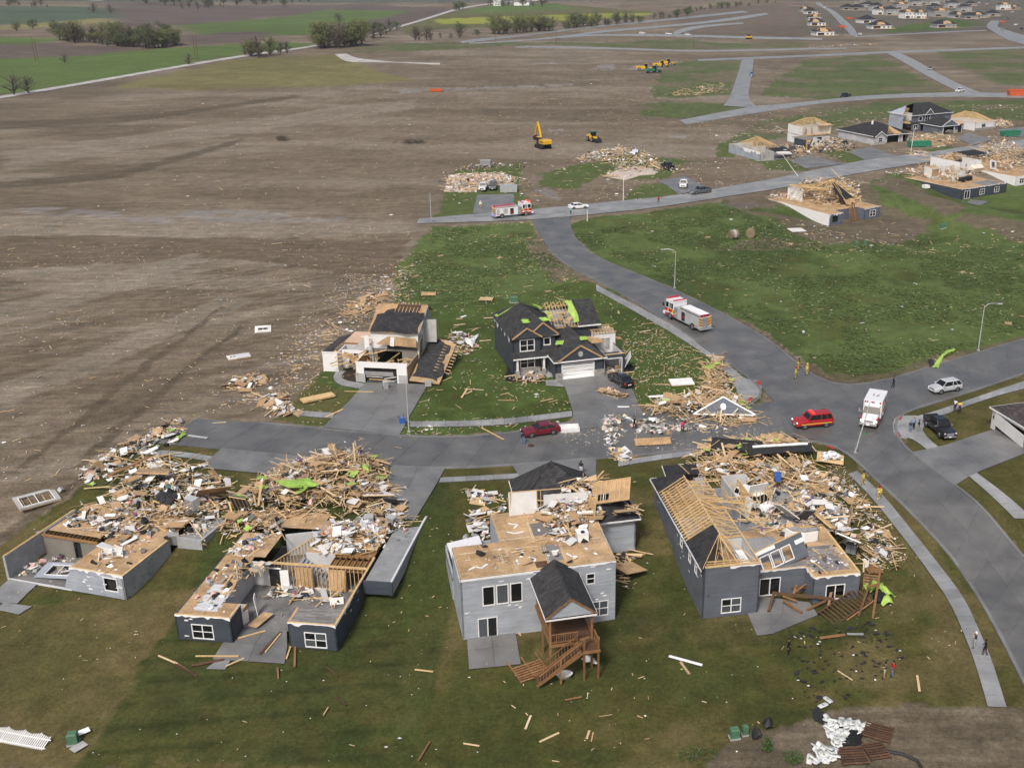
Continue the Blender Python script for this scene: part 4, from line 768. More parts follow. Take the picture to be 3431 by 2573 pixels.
roofslab(h3,[(15.4,9.0,2.75),(20.1,9.0,2.75),(20.1,14.0,2.75),(17.6,13.8,4.3),(15.6,12.0,3.9)],'roof2',.14);roofslab(h3,[(17.6,13.8,4.3),(20.1,14.0,2.75),(20.3,18.6,2.75),(18.,18.6,2.9),(16.,16.,4.6)],'roof2',.14)
MB().beam((20.12,9.0,2.72),(20.2,18.5,2.72),.05,.16).bd('fascia','trim',h3);MB().beam((15.4,8.97,2.72),(20.1,8.97,2.72),.05,.16).bd('fascia','trim',h3)
# front garage with hipped roof
pk=(12.3,17.0,6.6);E_=[(8.0,14.0,2.8),(8.3,21.0,2.8),(17.0,21.0,2.8),(17.2,14.0,2.8)]
for i in range(4):roofslab(h3,[E_[i],E_[(i+1)%4],pk],'roof',.15)
MB().tube([E_[0],pk],.06,6).bd('hip_cap','roof2',h3);MB().tube([E_[3],pk],.06,6).bd('hip_cap','roof2',h3)
wall(h3,(8.4,20.6),(8.4,14.2),-.2,2.8,'side_light');wall(h3,(16.8,20.6),(8.4,20.6),-.1,2.8,'side_light');wall(h3,(8.4,14.2),(16.8,14.2),-.4,2.8,'side_light');wall(h3,(16.8,14.2),(16.8,20.6),-.2,2.8,'side_light')
MB().beam((7.95,13.9,2.74),(8.28,21.,2.74),.05,.18).bd('fascia','trim',h3)
# covered back porch: gable roof on posts
pu0,pu1,pv=6.55,11.25,-7.0;pm=(pu0+pu1)/2;pr,pe=4.62,2.85
roofslab(h3,[(pu0,pv,pe),(pm,pv,pr),(pm,.02,pr),(pu0,.02,pe)],'roof',.16);roofslab(h3,[(pu1,pv,pe),(pu1,.02,pe),(pm,.02,pr),(pm,pv,pr)],'roof',.16)
roofslab(h3,[(pm,.02,pr),(pm+1.35,.02,zt+.07),(pm+.1,1.1,zt+.3)],'roof',.1);roofslab(h3,[(pm,.02,pr),(pm+.1,1.1,zt+.3),(pm-1.35,.02,zt+.07)],'roof',.1)
MB().tube([(pm,pv+1.0,pr+.02),(pm,-.9,pr+.02)],.13,6).bd('ridge_vent','roof2',h3)
MB().slab([(pu0+.25,pv+.12,pe-.1),(pu1-.25,pv+.12,pe-.1),(pm,pv+.12,pr-.22)],.1,d=(0,1,0)).bd('gable','side_light',h3)
for s_,e_ in (((pu0,pv-.02,pe-.08),(pm,pv-.02,pr-.08)),((pm,pv-.02,pr-.08),(pu1,pv-.02,pe-.08))):MB().beam(s_,e_,.05,.16).bd('rake_board','cedar',h3)
MB().beam((pu0,pv-.03,pe-.2),(pu1,pv-.03,pe-.2),.06,.14).bd('fascia','trim',h3);MB().beam((pu0-.02,pv,pe-.1),(pu0-.02,0,pe-.1),.06,.14).bd('fascia','trim',h3);MB().beam((pu1+.02,pv,pe-.1),(pu1+.02,0,pe-.1),.06,.14).bd('fascia','trim',h3)
for k,(u,v,top) in enumerate(((7.0,-6.7,pe-.2),(10.85,-6.7,pe-.2),(7.0,-3.4,-.1),(10.85,-3.4,-.1),(9.75,-8.3,1.0),(11.05,-8.3,1.0))):
 zb_=gz(*loc2w(h3,u,v)[:2]);MB().box((u-.09,v-.09,zb_-.1),(u+.09,v+.09,top)).bd('porch_post','cedar',h3)
for i in range(28):MB().box((7.0,-6.75+.24*i,-.06),(10.95,-6.75+.24*i+.225,-.02)).bd('deck_board','darkwood',h3)
for i in range(6):MB().box((9.65,-8.4+.27*i,-.06),(11.15,-8.4+.27*i+.255,-.02)).bd('deck_board','darkwood',h3)
MB().box((6.95,-6.86,-.34),(10.95,-6.78,-.065)).bd('deck_rim','cedar',h3);MB().box((9.6,-8.5,-.34),(11.2,-8.42,-.065)).bd('deck_rim','cedar',h3);MB().box((11.0,-8.4,-.34),(11.08,0,-.065)).bd('deck_rim','cedar',h3);MB().box((6.95,-6.8,-.34),(7.03,0,-.065)).bd('deck_rim','cedar',h3)
def railing(par,a,b_,za,zb_,n,mat='cedar'):
 a=np.array(a,float);b_=np.array(b_,float)
 for q in (.95,.12):MB().beam((*a,za+q),(*b_,zb_+q),.09,.06).bd('rail',mat,par)
 for i in range(n):
  t_=(i+.5)/n;p=a*(1-t_)+b_*t_;z_=za*(1-t_)+zb_*t_;MB().box((p[0]-.02,p[1]-.02,z_+.14),(p[0]+.02,p[1]+.02,z_+.93)).bd('baluster',mat,par)
railing(h3,(7.05,-6.75),(9.6,-6.75),-.02,-.02,12);railing(h3,(10.98,-6.6),(10.98,-.2),-.02,-.02,20);railing(h3,(7.05,-6.6),(7.05,-.2),-.02,-.02,18);railing(h3,(11.1,-8.4),(11.05,-6.7),-.02,-.02,7)
zs_=-3.05
for i in range(13):
 u=9.5-.31*i;z_=-.12-(abs(zs_)-.1)*(i+1)/14;MB().box((u-.3,-8.4,z_-.04),(u,-7.2,z_)).bd('stair_tread','darkwood',h3)
for v in (-8.45,-7.15):MB().beam((9.6,v,-.2),(5.4,v,zs_),.06,.28).bd('stair_stringer','cedar',h3)
railing(h3,(9.5,-8.42),(5.6,-8.42),-.05,zs_+.05,14);railing(h3,(9.5,-7.18),(5.6,-7.18),-.05,zs_+.05,14)
MB().box((7.5,-8.55,-3.1),(7.66,-8.4,-.6)).bd('stair_post','cedar',h3);MB().obox((9.9,-8.0,.96),(1.0,.3,.06),eul(0,0,R(20))).bd('rail','cedar',h3)
MB().box((7.1,-.06,-.02),(10.9,-.02,2.6)).bd('porch_back_wall','brownwall',h3)
# things left on the deck
tl=thing('toilet','white toilet standing alone on the bare tan deck','toilet',tuple(loc2w(h3,9.35,2.1,zt+.06)),R(100))
MB().loft([[(r_*math.cos(a)*1.25+dx,r_*math.sin(a),z_) for a in [k*math.pi/5 for k in range(10)]] for z_,r_,dx in ((0,.14,0),(.2,.12,0),(.36,.21,.06),(.42,.22,.08))]).bd('bowl','white',tl,True)
MB().box((-.42,-.23,.36),(-.2,.23,.78)).bd('tank','white',tl);MB().slab([(.36*math.cos(a)*.75+.08,.24*math.sin(a),.46) for a in [k*math.pi/5 for k in range(10)]],.03).bd('seat','white',tl)
wh=thing('shower_unit','white boxed bathroom unit with round mirror on the deck edge','bathroom unit',tuple(loc2w(h3,12.7,4.6,zt+.05)),R(14))
MB().box((-.55,-.5,0),(.55,.5,.9)).bd('cabinet','white',wh);MB().box((-.58,-.53,.9),(.58,.53,.97)).bd('top','white',wh);MB().tube([(0,-.3,.98),(0,-.3,1.1)],.2,12).bd('basin','blackjunk',wh);MB().tube([(.28*math.cos(a),-.85+.28*math.sin(a),.02) for a in [k*math.pi/6 for k in range(13)]],.03,6).bd('mirror_rim','metal',wh)
# ==== grey corner house
h4=thing('ruined_house','slate grey corner house with bare roof trusses over its left side and collapsed right side','house',(11.94,90.53,0),R(10.5))
zb4,ze,z4=-2.68,2.95,.2
o4=[(1.9,3.9,-2.28,-.65)]
wall(h4,(0,0),(5.65,0),zb4,ze,'side_h4',ops=o4);window(h4,(0,0),(5.65,0),1.98,3.82,-2.2,-.73,2,2,broken=.2)
lo=[(10.9,11.7,.9,2.3),(14.0,14.8,.9,2.3),(16.2,16.9,.9,2.3)]
wall(h4,(0,19.2),(0,0),-2.6,ze,'side_h4',ops=lo,inner='innerwall')
for q in lo:window(h4,(0,19.2),(0,0),q[0]+.07,q[1]-.07,q[2]+.07,q[3]-.07,1,2)
wall(h4,(5.65,0),(5.65,2.8),zb4,ze,'side_h4',inner='innerwall');wall(h4,(5.65,2.8),(11.5,2.8),zb4,z4-.02,'side_h4',ops=[(1.1,3.3,-2.62,-.6)]);window(h4,(5.65,2.8),(11.5,2.8),1.18,3.22,-2.55,-.68,2,1,broken=.5,name='patio_door')
MB().box((6.6,3.2,-2.6),(9.2,3.25,-.5)).bd('room_shade_sheet','shade_and_black',h4)  # dark sheet behind the patio door stands in for room shade
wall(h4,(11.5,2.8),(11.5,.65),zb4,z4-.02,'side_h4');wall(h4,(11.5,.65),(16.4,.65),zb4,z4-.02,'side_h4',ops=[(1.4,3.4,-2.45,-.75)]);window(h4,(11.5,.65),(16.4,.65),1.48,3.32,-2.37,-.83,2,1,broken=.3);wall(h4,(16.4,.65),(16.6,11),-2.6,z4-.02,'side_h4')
MB().box((12.6,1.1,-1.9),(15.6,1.15,-.3)).bd('room_shade_sheet','shade_and_black',h4)  # dark sheet behind the right window stands in for room shade
for a,b_ in (((5.65,2.88),(11.5,2.88)),((11.58,.8),(11.58,2.7)),((11.5,.73),(16.3,.73)),((16.4,.9),(16.5,10.8))):lathe(h4,a,b_,z4-.02,w=.2,h=.12)
for a,b_ in (((5.65,2.8),(11.5,2.8)),((11.5,2.8),(11.5,.65)),((11.5,.65),(16.4,.65)),((16.4,.65),(16.55,8))):rag(h4,a,b_,z4+.08,drop=.34)
rag(h4,(2.6,0),(5.65,0),ze-.05,drop=.3)
MB().box((5.75,2.95,z4-.3),(16.4,11.,z4-.02)).bd('floor_deck','joist',h4);MB().box((11.65,.8,z4-.3),(16.3,2.95,z4-.02)).bd('floor_deck','joist',h4)
sheets(h4,11.65,16.3,.8,2.95,z4+.03);sheets(h4,5.8,16.4,2.95,11,z4+.03)
planks(h4,11.8,15.9,1.7,6.6,z4+.035,'plank_grey',.2,1.5,ragged=.7);planks(h4,8.4,12.2,2.95,4.0,z4+.035,'plank_grey',.2,1.5,ragged=.4)
MB().box((5.8,9.5,z4-.1),(18.9,21.5,z4-.02)).bd('garage_slab','slab',h4);MB().box((5.8,4.5,z4+.045),(10.4,9.4,z4+.06)).bd('dark_floor','greyjunk',h4)
# bedroom wing: floor, cross walls, closets
sheets(h4,.25,5.5,.25,19,z4+.02);wall(h4,(5.65,2.8),(5.65,19.2),z4,ze,'innerwall',th=.12,name='room_wall',ops=[(2.6,3.5,z4,2.3),(8.6,9.6,z4,2.3)]);wall(h4,(.2,5.4),(5.6,5.4),z4,ze,'innerwall',th=.12,name='room_wall');wall(h4,(.2,10.5),(5.6,10.5),z4,ze,'innerwall',th=.12,name='room_wall',ops=[(2.6,3.5,z4,2.3)])
wall(h4,(5.6,19.2),(.1,19.2),-.2,ze,'side_h4',inner='innerwall');wall(h4,(7.8,12.2),(7.8,19),z4,2.9,'innerwall',th=.12,name='room_wall');wall(h4,(7.8,19.0),(10.6,19.0),z4,2.9,'innerwall',th=.12,name='room_wall')
for i in range(5):MB().box((4.6,.4,z4+.4*i+.05),(5.35,4.6,z4+.4*i+.08)).bd('closet_shelf','white',h4)
MB().box((3.7,.5,z4),(3.8,4.8,2.6)).bd('room_wall','innerwall',h4);MB().obox((4.1,4.4,1.3),(.8,.05,2.0),eul(0,0,R(-50))).bd('door_leaf','white',h4)
for k,(u0,v0,u1,v1) in enumerate(((2.3,.25,5.2,2.6),(2.5,2.65,4.0,5.2))):MB().box((u0,v0,ze-.03),(u1-.1 if k else 3.6,v1,ze+.02)).bd('ceiling_board','osb',h4)
lathe(h4,(.1,.1),(5.6,.1),ze,w=.22,h=.12);lathe(h4,(5.58,.2),(5.58,19),ze,w=.12,h=.1);lathe(h4,(.1,.2),(.1,19),ze,w=.12,h=.1);lathe(h4,(.3,5.35),(5.5,5.35),ze,w=.12,h=.08);lathe(h4,(.3,10.45),(5.5,10.45),ze,w=.12,h=.08)
# roof: shingled hip corner at the back, bare trusses along the left
ru=2.4;rz=4.75
roofslab(h4,[(-.35,-.35,ze),(ru,3.2,rz),(ru-.1,5.1,rz),(-.4,5.4,ze)],'roof2',.12)
roofslab(h4,[(-.4,16.2,ze),(ru,15.6,rz),(ru+.2,17.4,rz-.3),(5.6,19.7,ze),(-.35,19.7,ze)],'roof2',.12)
roofslab(h4,[(1.5,19.75,ze-.1),(5.5,19.8,ze-.1),(5.8,23.0,ze-.2),(1.9,23.2,ze-.2)],'roof2',.12);MB().beam((1.45,19.7,ze-.15),(1.85,23.2,ze-.25),.05,.18).bd('fascia','trim',h4)
MB().beam((-.42,-.38,ze-.05),(-.45,19.7,ze-.05),.05,.2).bd('fascia','trim',h4);MB().beam((-.4,19.75,ze-.05),(5.6,19.75,ze-.05),.05,.18).bd('fascia','trim',h4)
MB().beam((ru,3.2,rz+.05),(ru,16.2,rz+.05),.08,.2).bd('ridge_board','stud',h4)
for i in range(20):
 v=5.3+.56*i
 MB().beam((-.35,v,ze+.12),(ru,v,rz+.05),.045,.13).bd('rafter','stud',h4);MB().beam((0,v+.06,ze+.14),(5.5,v+.06,ze+.14),.045,.1).bd('truss_chord','stud',h4)
 MB().beam((ru*.55,v+.05,ze+.15),(ru*.75,v+.05,ze+1.2),.04,.08).bd('truss_web','stud',h4)
 if i%2==0:MB().beam((ru,v,rz),(4.9+rng.uniform(-.5,.3),v+rng.uniform(-.3,.3),ze+.3),.045,.12).bd('rafter','stud',h4)
for a,b_ in (((ru,3.2,rz),(-.2,-.2,ze+.1)),((ru,3.2,rz),(2.0,.1,ze+.1)),((ru,3.2,rz),(3.4,.1,ze+.1)),((ru,3.1,rz+.1),(1.0,.05,ze+.1)),((ru+.1,3.4,rz),(5.3,.3,ze+.15)),((2.7,.2,ze+.1),(2.9,4.5,ze+1.1)),((1.2,.3,ze+.2),(2.2,2.4,ze+.2)),((3.4,.2,ze+.2),(2.4,3.,ze+1.5)),((.3,.4,ze+.16),(5.4,.4,ze+.16)),((.2,.7,ze+.25),(4.2,.6,ze+.25))):MB().beam(a,b_,.05,.12).bd('rafter','stud',h4)
for i in range(46):   # wrecked trusses sprawled over the middle
 u,v=rng.uniform(3.2,8.4),rng.uniform(7.5,20.5);a=rng.choice([.35,1.0,-.6,2.6,1.9])+rng.uniform(-.3,.3);l=rng.uniform(1.6,4.6);z_=ze+.25+rng.uniform(-.3,.8);dz=rng.uniform(-.7,.6)
 MB().beam((u-l/2*math.cos(a),v-l/2*math.sin(a),z_-dz/2),(u+l/2*math.cos(a),v+l/2*math.sin(a),z_+dz/2),.045,.11).bd('truss_member','stud',h4)
scars(h4,(0,0),(5.65,0),-2.4,2.7,6,7,'side_slate');scars(h4,(0,19.2),(0,0),-1.8,2.7,16,8);scars(h4,(11.5,.65),(16.4,.65),-2.3,0,5,9,'side_slate')
# stud-framed box still standing by the garage
studwall(h4,(9.3,14.5),(9.3,18.2),z4,2.9,.4);studwall(h4,(9.4,14.5),(12.0,14.5),z4,2.9,.42);studwall(h4,(12.0,14.5),(12.0,17.5),z4,2.9,.5);MB().obox((9.0,13.6,1.6),(.1,1.2,2.3),eul(0,R(12),R(14))).bd('room_wall','drywall',h4)
MB().box((18.7,11.5,-1.6),(18.95,21.3,z4+.1)).bd('foundation_wall','side_h4',h4);lathe(h4,(18.82,11.5),(18.82,21.2),z4+.1,w=.2,h=.08)
wl=MB();P_=[(11.6,8.9),(12.0,8.1),(13.3,7.5),(14.7,7.7)]
for p,q in zip(P_[:-1],P_[1:]):wl.beam((*p,z4+.6),(*q,z4+.6),.14,1.1)
wl.bd('kitchen_half_wall','white',h4)
MB().slab([(11.8,9.0,1.32),(12.3,8.4,1.32),(13.4,7.9,1.32),(14.8,8.0,1.32),(14.9,8.6,1.32),(13.4,8.6,1.32),(12.6,9.1,1.32)],.06).bd('counter_top','greyjunk',h4)
for (c,s_,e_,mt,lb) in (((12.8,12.2,1.5),(2.6,2.4,.1),(R(-25),R(38),R(-10)),'drywall','leaning pale wall slab beside the stud frame of the corner house'),((14.6,11.2,1.3),(1.4,2.6,.14),(R(-50),R(10),R(6)),'side_h4','grey wall slab standing askew in the corner house kitchen'),((17.4,12.6,.8),(2.6,2.6,.08),(R(16),R(8),R(-24)),'drywall','pale floor of a blown-out room at the right of the corner house'),((16.3,10.4,1.1),(.9,3.4,.16),(R(14),R(25),R(28)),'stud','narrow framed wall strip fallen across the corner house'),((19.4,10.6,.8),(.1,2.4,1.3),(0,R(12),R(-22)),'osb','tan sheathing board standing at the right edge of the corner house'),((10.8,16.2,1.5),(2.2,.1,1.9),(R(20),0,R(12)),'drywall','pale wall leaning behind the stud frame of the corner house')):
 panel_thing(h4,'fallen_wall_panel',lb,'wall panel',c,s_,e_,(mt,'stud'))
# the big tilted wall with three windows
tw=thing('fallen_wall_panel','tilted slate wall with three white framed windows leaning on the corner house','wall panel');tw.matrix_basis=h4.matrix_basis@Matrix.Translation((9.0,3.75,1.2))@Matrix.Rotation(R(13),4,'Z')@Matrix.Rotation(R(-13),4,'Y')@Matrix.Rotation(R(-22),4,'X')
q0,q1=(-3.1,0),(3.1,0);wall(tw,q0,q1,-1.2,1.35,'side_h4',ops=[(1.0,2.1,-.85,.7),(2.25,3.35,-.85,.7),(3.5,4.6,-.85,.7)],inner='stud')
for s_ in (1.0,2.25,3.5):window(tw,q0,q1,s_+.06,s_+1.04,-.79,.64,1,1,broken=.7)
MB().box((-3.1,-.02,.95),(-.1,-.006,1.33)).bd('housewrap_band','white',tw);MB().box((2.1,-.02,.35),(3.08,-.006,.8)).bd('housewrap_band','white',tw);MB().box((-3.1,-.03,1.35),(3.1,.12,1.43)).bd('wall_plate','stud',tw)
# ==== wrecked white house (middle row, left)
def block(par,u0,u1,v0,v1,z0,z1,mat,ops_f=(),inner=None,skip='',wf=True):
 """four walls of a block; ops_f = openings in the front (camera) wall"""
 r=[]
 if 'f' not in skip:r.append(wall(par,(u0,v0),(u1,v0),z0,z1,mat,ops=ops_f,inner=inner))
 if 'r' not in skip:r.append(wall(par,(u1,v0+.003),(u1,v1),z0,z1,mat,inner=inner))
 if 'b' not in skip:r.append(wall(par,(u1,v1),(u0,v1),z0,z1,mat,inner=inner))
 if 'l' not in skip:r.append(wall(par,(u0,v1),(u0,v0+.003),z0,z1,mat,inner=inner))
 return r
def gable(par,u0,u1,v0,v1,ze_,zr,mat='roof',ov=.35,wallmat=None,th=.14,ends='fb',rake='trim'):
 """gable roof, ridge along v"""
 m=(u0+u1)/2;s=(zr-ze_)/((u1-u0)/2);zo=ze_-ov*s
 roofslab(par,[(u0-ov,v0-ov,zo),(m,v0-ov,zr),(m,v1+ov,zr),(u0-ov,v1+ov,zo)],mat,th);roofslab(par,[(u1+ov,v0-ov,zo),(u1+ov,v1+ov,zo),(m,v1+ov,zr),(m,v0-ov,zr)],mat,th)
 if wallmat and 'f' in ends:MB().slab([(u0,v0+.01,ze_),(u1,v0+.01,ze_),(m,v0+.01,zr-th)],.12,d=(0,1,0)).bd('gable',wallmat,par)
 if wallmat and 'b' in ends:MB().slab([(u0,v1-.13,ze_),(u1,v1-.13,ze_),(m,v1-.13,zr-th)],.12,d=(0,1,0)).bd('gable',wallmat,par)
 if rake:
  for a,b_ in (((u0-ov,v0-ov-.03,zo-.06),(m,v0-ov-.03,zr-.06)),((m,v0-ov-.03,zr-.06),(u1+ov,v0-ov-.03,zo-.06))):MB().beam(a,b_,.06,.2).bd('rake_board',rake,par)
def hip(par,u0,u1,v0,v1,ze_,zr,mat='roof',ov=.4,th=.14,fascia='trim',skip=''):
 u0-=ov;u1+=ov;v0-=ov;v1+=ov;w=min(u1-u0,v1-v0)/2
 if u1-u0>=v1-v0:a,b_=(u0+w,(v0+v1)/2,zr),(u1-w,(v0+v1)/2,zr)
 else:a,b_=((u0+u1)/2,v0+w,zr),((u0+u1)/2,v1-w,zr)
 c=[(u0,v0,ze_),(u1,v0,ze_),(u1,v1,ze_),(u0,v1,ze_)]
 if u1-u0>=v1-v0:F_={'f':[c[0],c[1],b_,a],'r':[c[1],c[2],b_],'b':[c[2],c[3],a,b_],'l':[c[3],c[0],a]}
 else:F_={'f':[c[0],c[1],a],'r':[c[1],c[2],b_,a],'b':[c[2],c[3],b_],'l':[c[3],c[0],a,b_]}
 for k,q in F_.items():
  if k in skip:continue
  if len(q)==4 and np.linalg.norm(np.array(q[2])-np.array(q[3]))<.01:q=q[:3]
  roofslab(par,q,mat,th)
 if fascia:
  for i in range(4):MB().beam((*c[i][:2],ze_-.08),(*c[(i+1)%4][:2],ze_-.08),.05,.2).bd('fascia',fascia,par)
 return a,b_
def raftered(par,u0,u1,v0,v1,ze_,zr,step=.6,name='rafter',mat='stud'):
 """bare hip rafters"""
 w=min(u1-u0,v1-v0)/2;a,b_=((u0+w,(v0+v1)/2,zr),(u1-w,(v0+v1)/2,zr)) if u1-u0>=v1-v0 else (((u0+u1)/2,v0+w,zr),((u0+u1)/2,v1-w,zr))
 MB().beam(a,b_,.06,.2).bd('ridge_board',mat,par)
 for c,e in (((u0,v0,ze_),a),((u1,v0,ze_),b_ if u1-u0>=v1-v0 else a),((u1,v1,ze_),b_),((u0,v1,ze_),a if u1-u0>=v1-v0 else b_)):MB().beam(c,e,.06,.16).bd(name,mat,par)
 n=int((u1-u0)/step)
 for i in range(1,n):
  u=u0+(u1-u0)*i/n;vm=(v0+v1)/2;t_=min(1,(u-u0)/w,(u1-u)/w);ztop=ze_+(zr-ze_)*t_
  for v in (v0,v1):MB().beam((u,v,ze_),(u,v+(vm-v)*t_*w/((v1-v0)/2),ztop),.05,.14).bd(name,mat,par)
 n=int((v1-v0)/step)
 for i in range(1,n):
  v=v0+(v1-v0)*i/n;t_=min(1,(v-v0)/w,(v1-v)/w);ztop=ze_+(zr-ze_)*t_
  for u,sg in ((u0,1),(u1,-1)):MB().beam((u,v,ze_),(u+sg*w*t_,v,ztop),.05,.14).bd(name,mat,par)
h5=thing('ruined_house','white two-storey house torn open, garage front standing and black roof slid off right','house',(-31.84,147.55,0),R(-7.4))
wall(h5,(-.4,0),(7.3,0),0,3.1,'side_white',ops=[(1.25,6.1,0,2.25)],inner='osb')
for a,b_ in (((-.4,-.02),(1.0,-.02)),((6.0,-.02),(7.3,-.02))):MB().box((a[0],-.16,0),(b_[0],-.02,1.35)).bd('stone_facing','insulwall',h5)
MB().box((.8,.05,2.25),(5.7,.1,2.34)).bd('door_header','trim',h5);MB().box((.85,.4,.02),(5.7,.5,2.2)).bd('garage_shade_sheet','shade_and_black',h5);MB().obox((3.2,-.1,.5),(3.2,.05,.12),eul(0,R(3),R(3))).bd('bent_door_rail','stud',h5)  # garage shade is painted as a dark sheet behind the opening
MB().obox((3.,.3,1.2),(4.2,.04,.9),eul(R(20),0,0)).bd('crumpled_garage_door','greyjunk',h5);MB().beam((1.1,.0,.9),(3.6,.0,.85),.05,.05).bd('bent_door_rail','trim',h5);MB().beam((3.8,-.1,.7),(5.6,0,1.0),.05,.08).bd('bent_door_rail','trim',h5)
wall(h5,(-.4,6),(-.4,0),0,2.9,'stud',inner='osb',th=.12);wall(h5,(7.3,0),(7.3,6),0,2.6,'osb',th=.12)
MB().box((-.3,.3,.0),(7.2,6,.04)).bd('garage_slab','slab',h5)
# left wing stub
block(h5,-6.6,-4.3,3.6,8.5,0,2.9,'side_white',skip='b');MB().box((-6.7,3.55,2.9),(-4.2,3.75,3.05)).bd('fascia','trim',h5)
roofslab(h5,[(-6.7,4.,2.95),(-5.1,4.,3.4),(-4.6,11.,3.4),(-6.4,11.,2.95)],'roof_brown',.12);wall(h5,(-4.2,5.3),(-.4,5.3),0,2.9,'side_white',ops=[(1.0,2.6,.6,2.5)]);window(h5,(-4.2,5.3),(-.4,5.3),1.1,2.5,.7,2.4,2,1,broken=.6)
MB().box((-4.6,7.6,2.95),(.1,13.,3.15)).bd('floor_deck','joist',h5);simple('pinkosb',[(.52,.37,.27),(.56,.41,.30)],.8,noise=(3.,.1));sheets(h5,-4.6,.1,7.8,13.,3.19,'pinkosb');MB().beam((-2.9,10.6,3.22),(-1.2,10.2,3.22),.35,.02).bd('glue_line','glue',h5)
wall(h5,(-4.3,7.6),(.1,7.6),.1,2.95,'innerwall',name='room_wall')
# main two-storey block
wall(h5,(.1,6.3),(7.3,6.3),3.0,5.8,'side_white',ops=[(2.4,7.2,3.0,4.4)]);block(h5,.1,7.3,6.3,13.5,0,5.8,'side_white',skip='fb',inner='osb');wall(h5,(7.3,13.5),(.1,13.5),0,5.8,'side_white');wall(h5,(.1,6.4),(7.3,6.4),.1,2.9,'brownwall',name='room_wall',ops=[(.8,4.6,.1,2.6)])
fz=plane_z((.1,5.9,5.75),(7.3,5.9,5.75),(.1,11.7,8.3))
roofslab(h5,[(-.1,5.9,5.75),(7.5,5.9,5.75),(7.5,11.7,8.3),(-.1,11.7,8.3)],'osb',.1,'roof_deck');roofslab(h5,[(-.1,11.75,8.3),(7.5,11.75,8.3),(7.5,15.,6.6),(-.1,15.,6.6)],'osb',.1,'roof_deck')
patch(h5,[(0.2,5.85),(7.45,5.85),(7.45,10.0),(5.8,10.2),(4.0,10.9),(2.6,10.6),(1.4,10.0),(.3,9.4)],fz,.03,'roof2','shingle_field',.25,4,3,.035)
for i in range(7):MB().beam((2.9+.55*i,9.9,fz(0,9.9)+.12),(2.9+.55*i,12.3,fz(0,11.7)+.15),.06,.1).bd('rafter','stud',h5)
MB().slab([(3.0,10.3,fz(0,10.3)+.06),(6.6,10.3,fz(0,10.3)+.06),(6.6,11.6,fz(0,11.6)+.05),(3.0,11.6,fz(0,11.6)+.05)],.03).bd('roof_hole_shade','darkwood',h5)  # dark slab laid on the deck paints the shade of a hole
MB().slab([(7.52,6.2,5.8),(7.52,13.4,5.8),(7.52,11.7,8.25)],.1,d=(1,0,0)).bd('gable','insulwall',h5)
MB().obox((8.2,9.8,4.9),(2.0,.12,3.4),eul(R(-12),0,R(8))).bd('standing_wall','insulwall',h5)
MB().slab([(1.0,5.6,3.9),(3.0,5.6,5.2),(7.2,5.6,5.0),(7.2,5.6,3.6)],.08,d=(0,1,0)).bd('osb_wall_panel','osb',h5);MB().obox((3.6,5.5,4.4),(.6,.04,1.4),eul(0,R(8),0)).bd('torn_housewrap','paper',h5)
MB().obox((7.6,6.6,3.6),(.1,2.6,2.6),eul(0,R(5),R(6))).bd('osb_wall_panel','brownwall',h5);MB().slab([(-2.4,5.2,3.2),(.0,5.1,3.1),(.05,5.4,5.4)],.08,d=(0,1,0)).bd('torn_wall','insulwall',h5);MB().obox((-.2,5.2,4.2),(.7,.08,2.3),eul(0,0,R(5))).bd('torn_housewrap','paper',h5)
for i in range(26):
 u,v=rng.uniform(-4.2,7.3),rng.uniform(.6,5.6);a=rng.uniform(0,3.14);l=rng.uniform(1.2,3.4);z_=rng.uniform(1.2,3.1)
 MB().beam((u-l/2*math.cos(a),v-l/2*math.sin(a),z_-.3),(u+l/2*math.cos(a),v+l/2*math.sin(a),z_+rng.uniform(-.2,.5)),.06,.16).bd('broken_rafter','stud',h5)
for i in range(6):
 u,v=rng.uniform(-4,0),rng.uniform(3.5,5.2);MB().obox((u,v,rng.uniform(.6,2.6)),(1.6,1.1,.04),eul(rng.uniform(-1,1),rng.uniform(-1,1),rng.uniform(0,3))).bd('osb_wall_panel','osb',h5)
# slid-off roof at right
sr=thing('fallen_roof','black shingled roof slab slid to the ground right of the wrecked white house','roof',h5.matrix_basis.translation,R(-7.4))
fz2=plane_z((7.6,.3,.7),(11.6,.3,.35),(7.6,12.,3.4))
MB().slab([(7.5,.0,fz2(7.5,0)),(11.9,.0,fz2(11.9,0)),(12.0,10.5,fz2(12,10.5)),(7.6,12.,fz2(7.6,12.))],.12).bd('roof_deck','osb',sr)
patch(sr,[(7.6,1.0),(11.5,.5),(11.8,3.5),(11.2,6.2),(11.3,9.8),(8.,11.9),(7.6,6.0)],fz2,.03,'roof','shingle_field',.35,4,5,.035)
for i in range(10):MB().beam((10.3,3.+.8*i,fz2(10.3,3+.8*i)+.08),(12.6,3.+.8*i+.3,fz2(12.6,3+.8*i)-.25),.05,.13).bd('rafter','stud',sr)
MB().obox((10.4,-.5,.5),(.9,.35,.9),eul(0,0,R(14))).bd('stone_pillar','insulwall',sr)
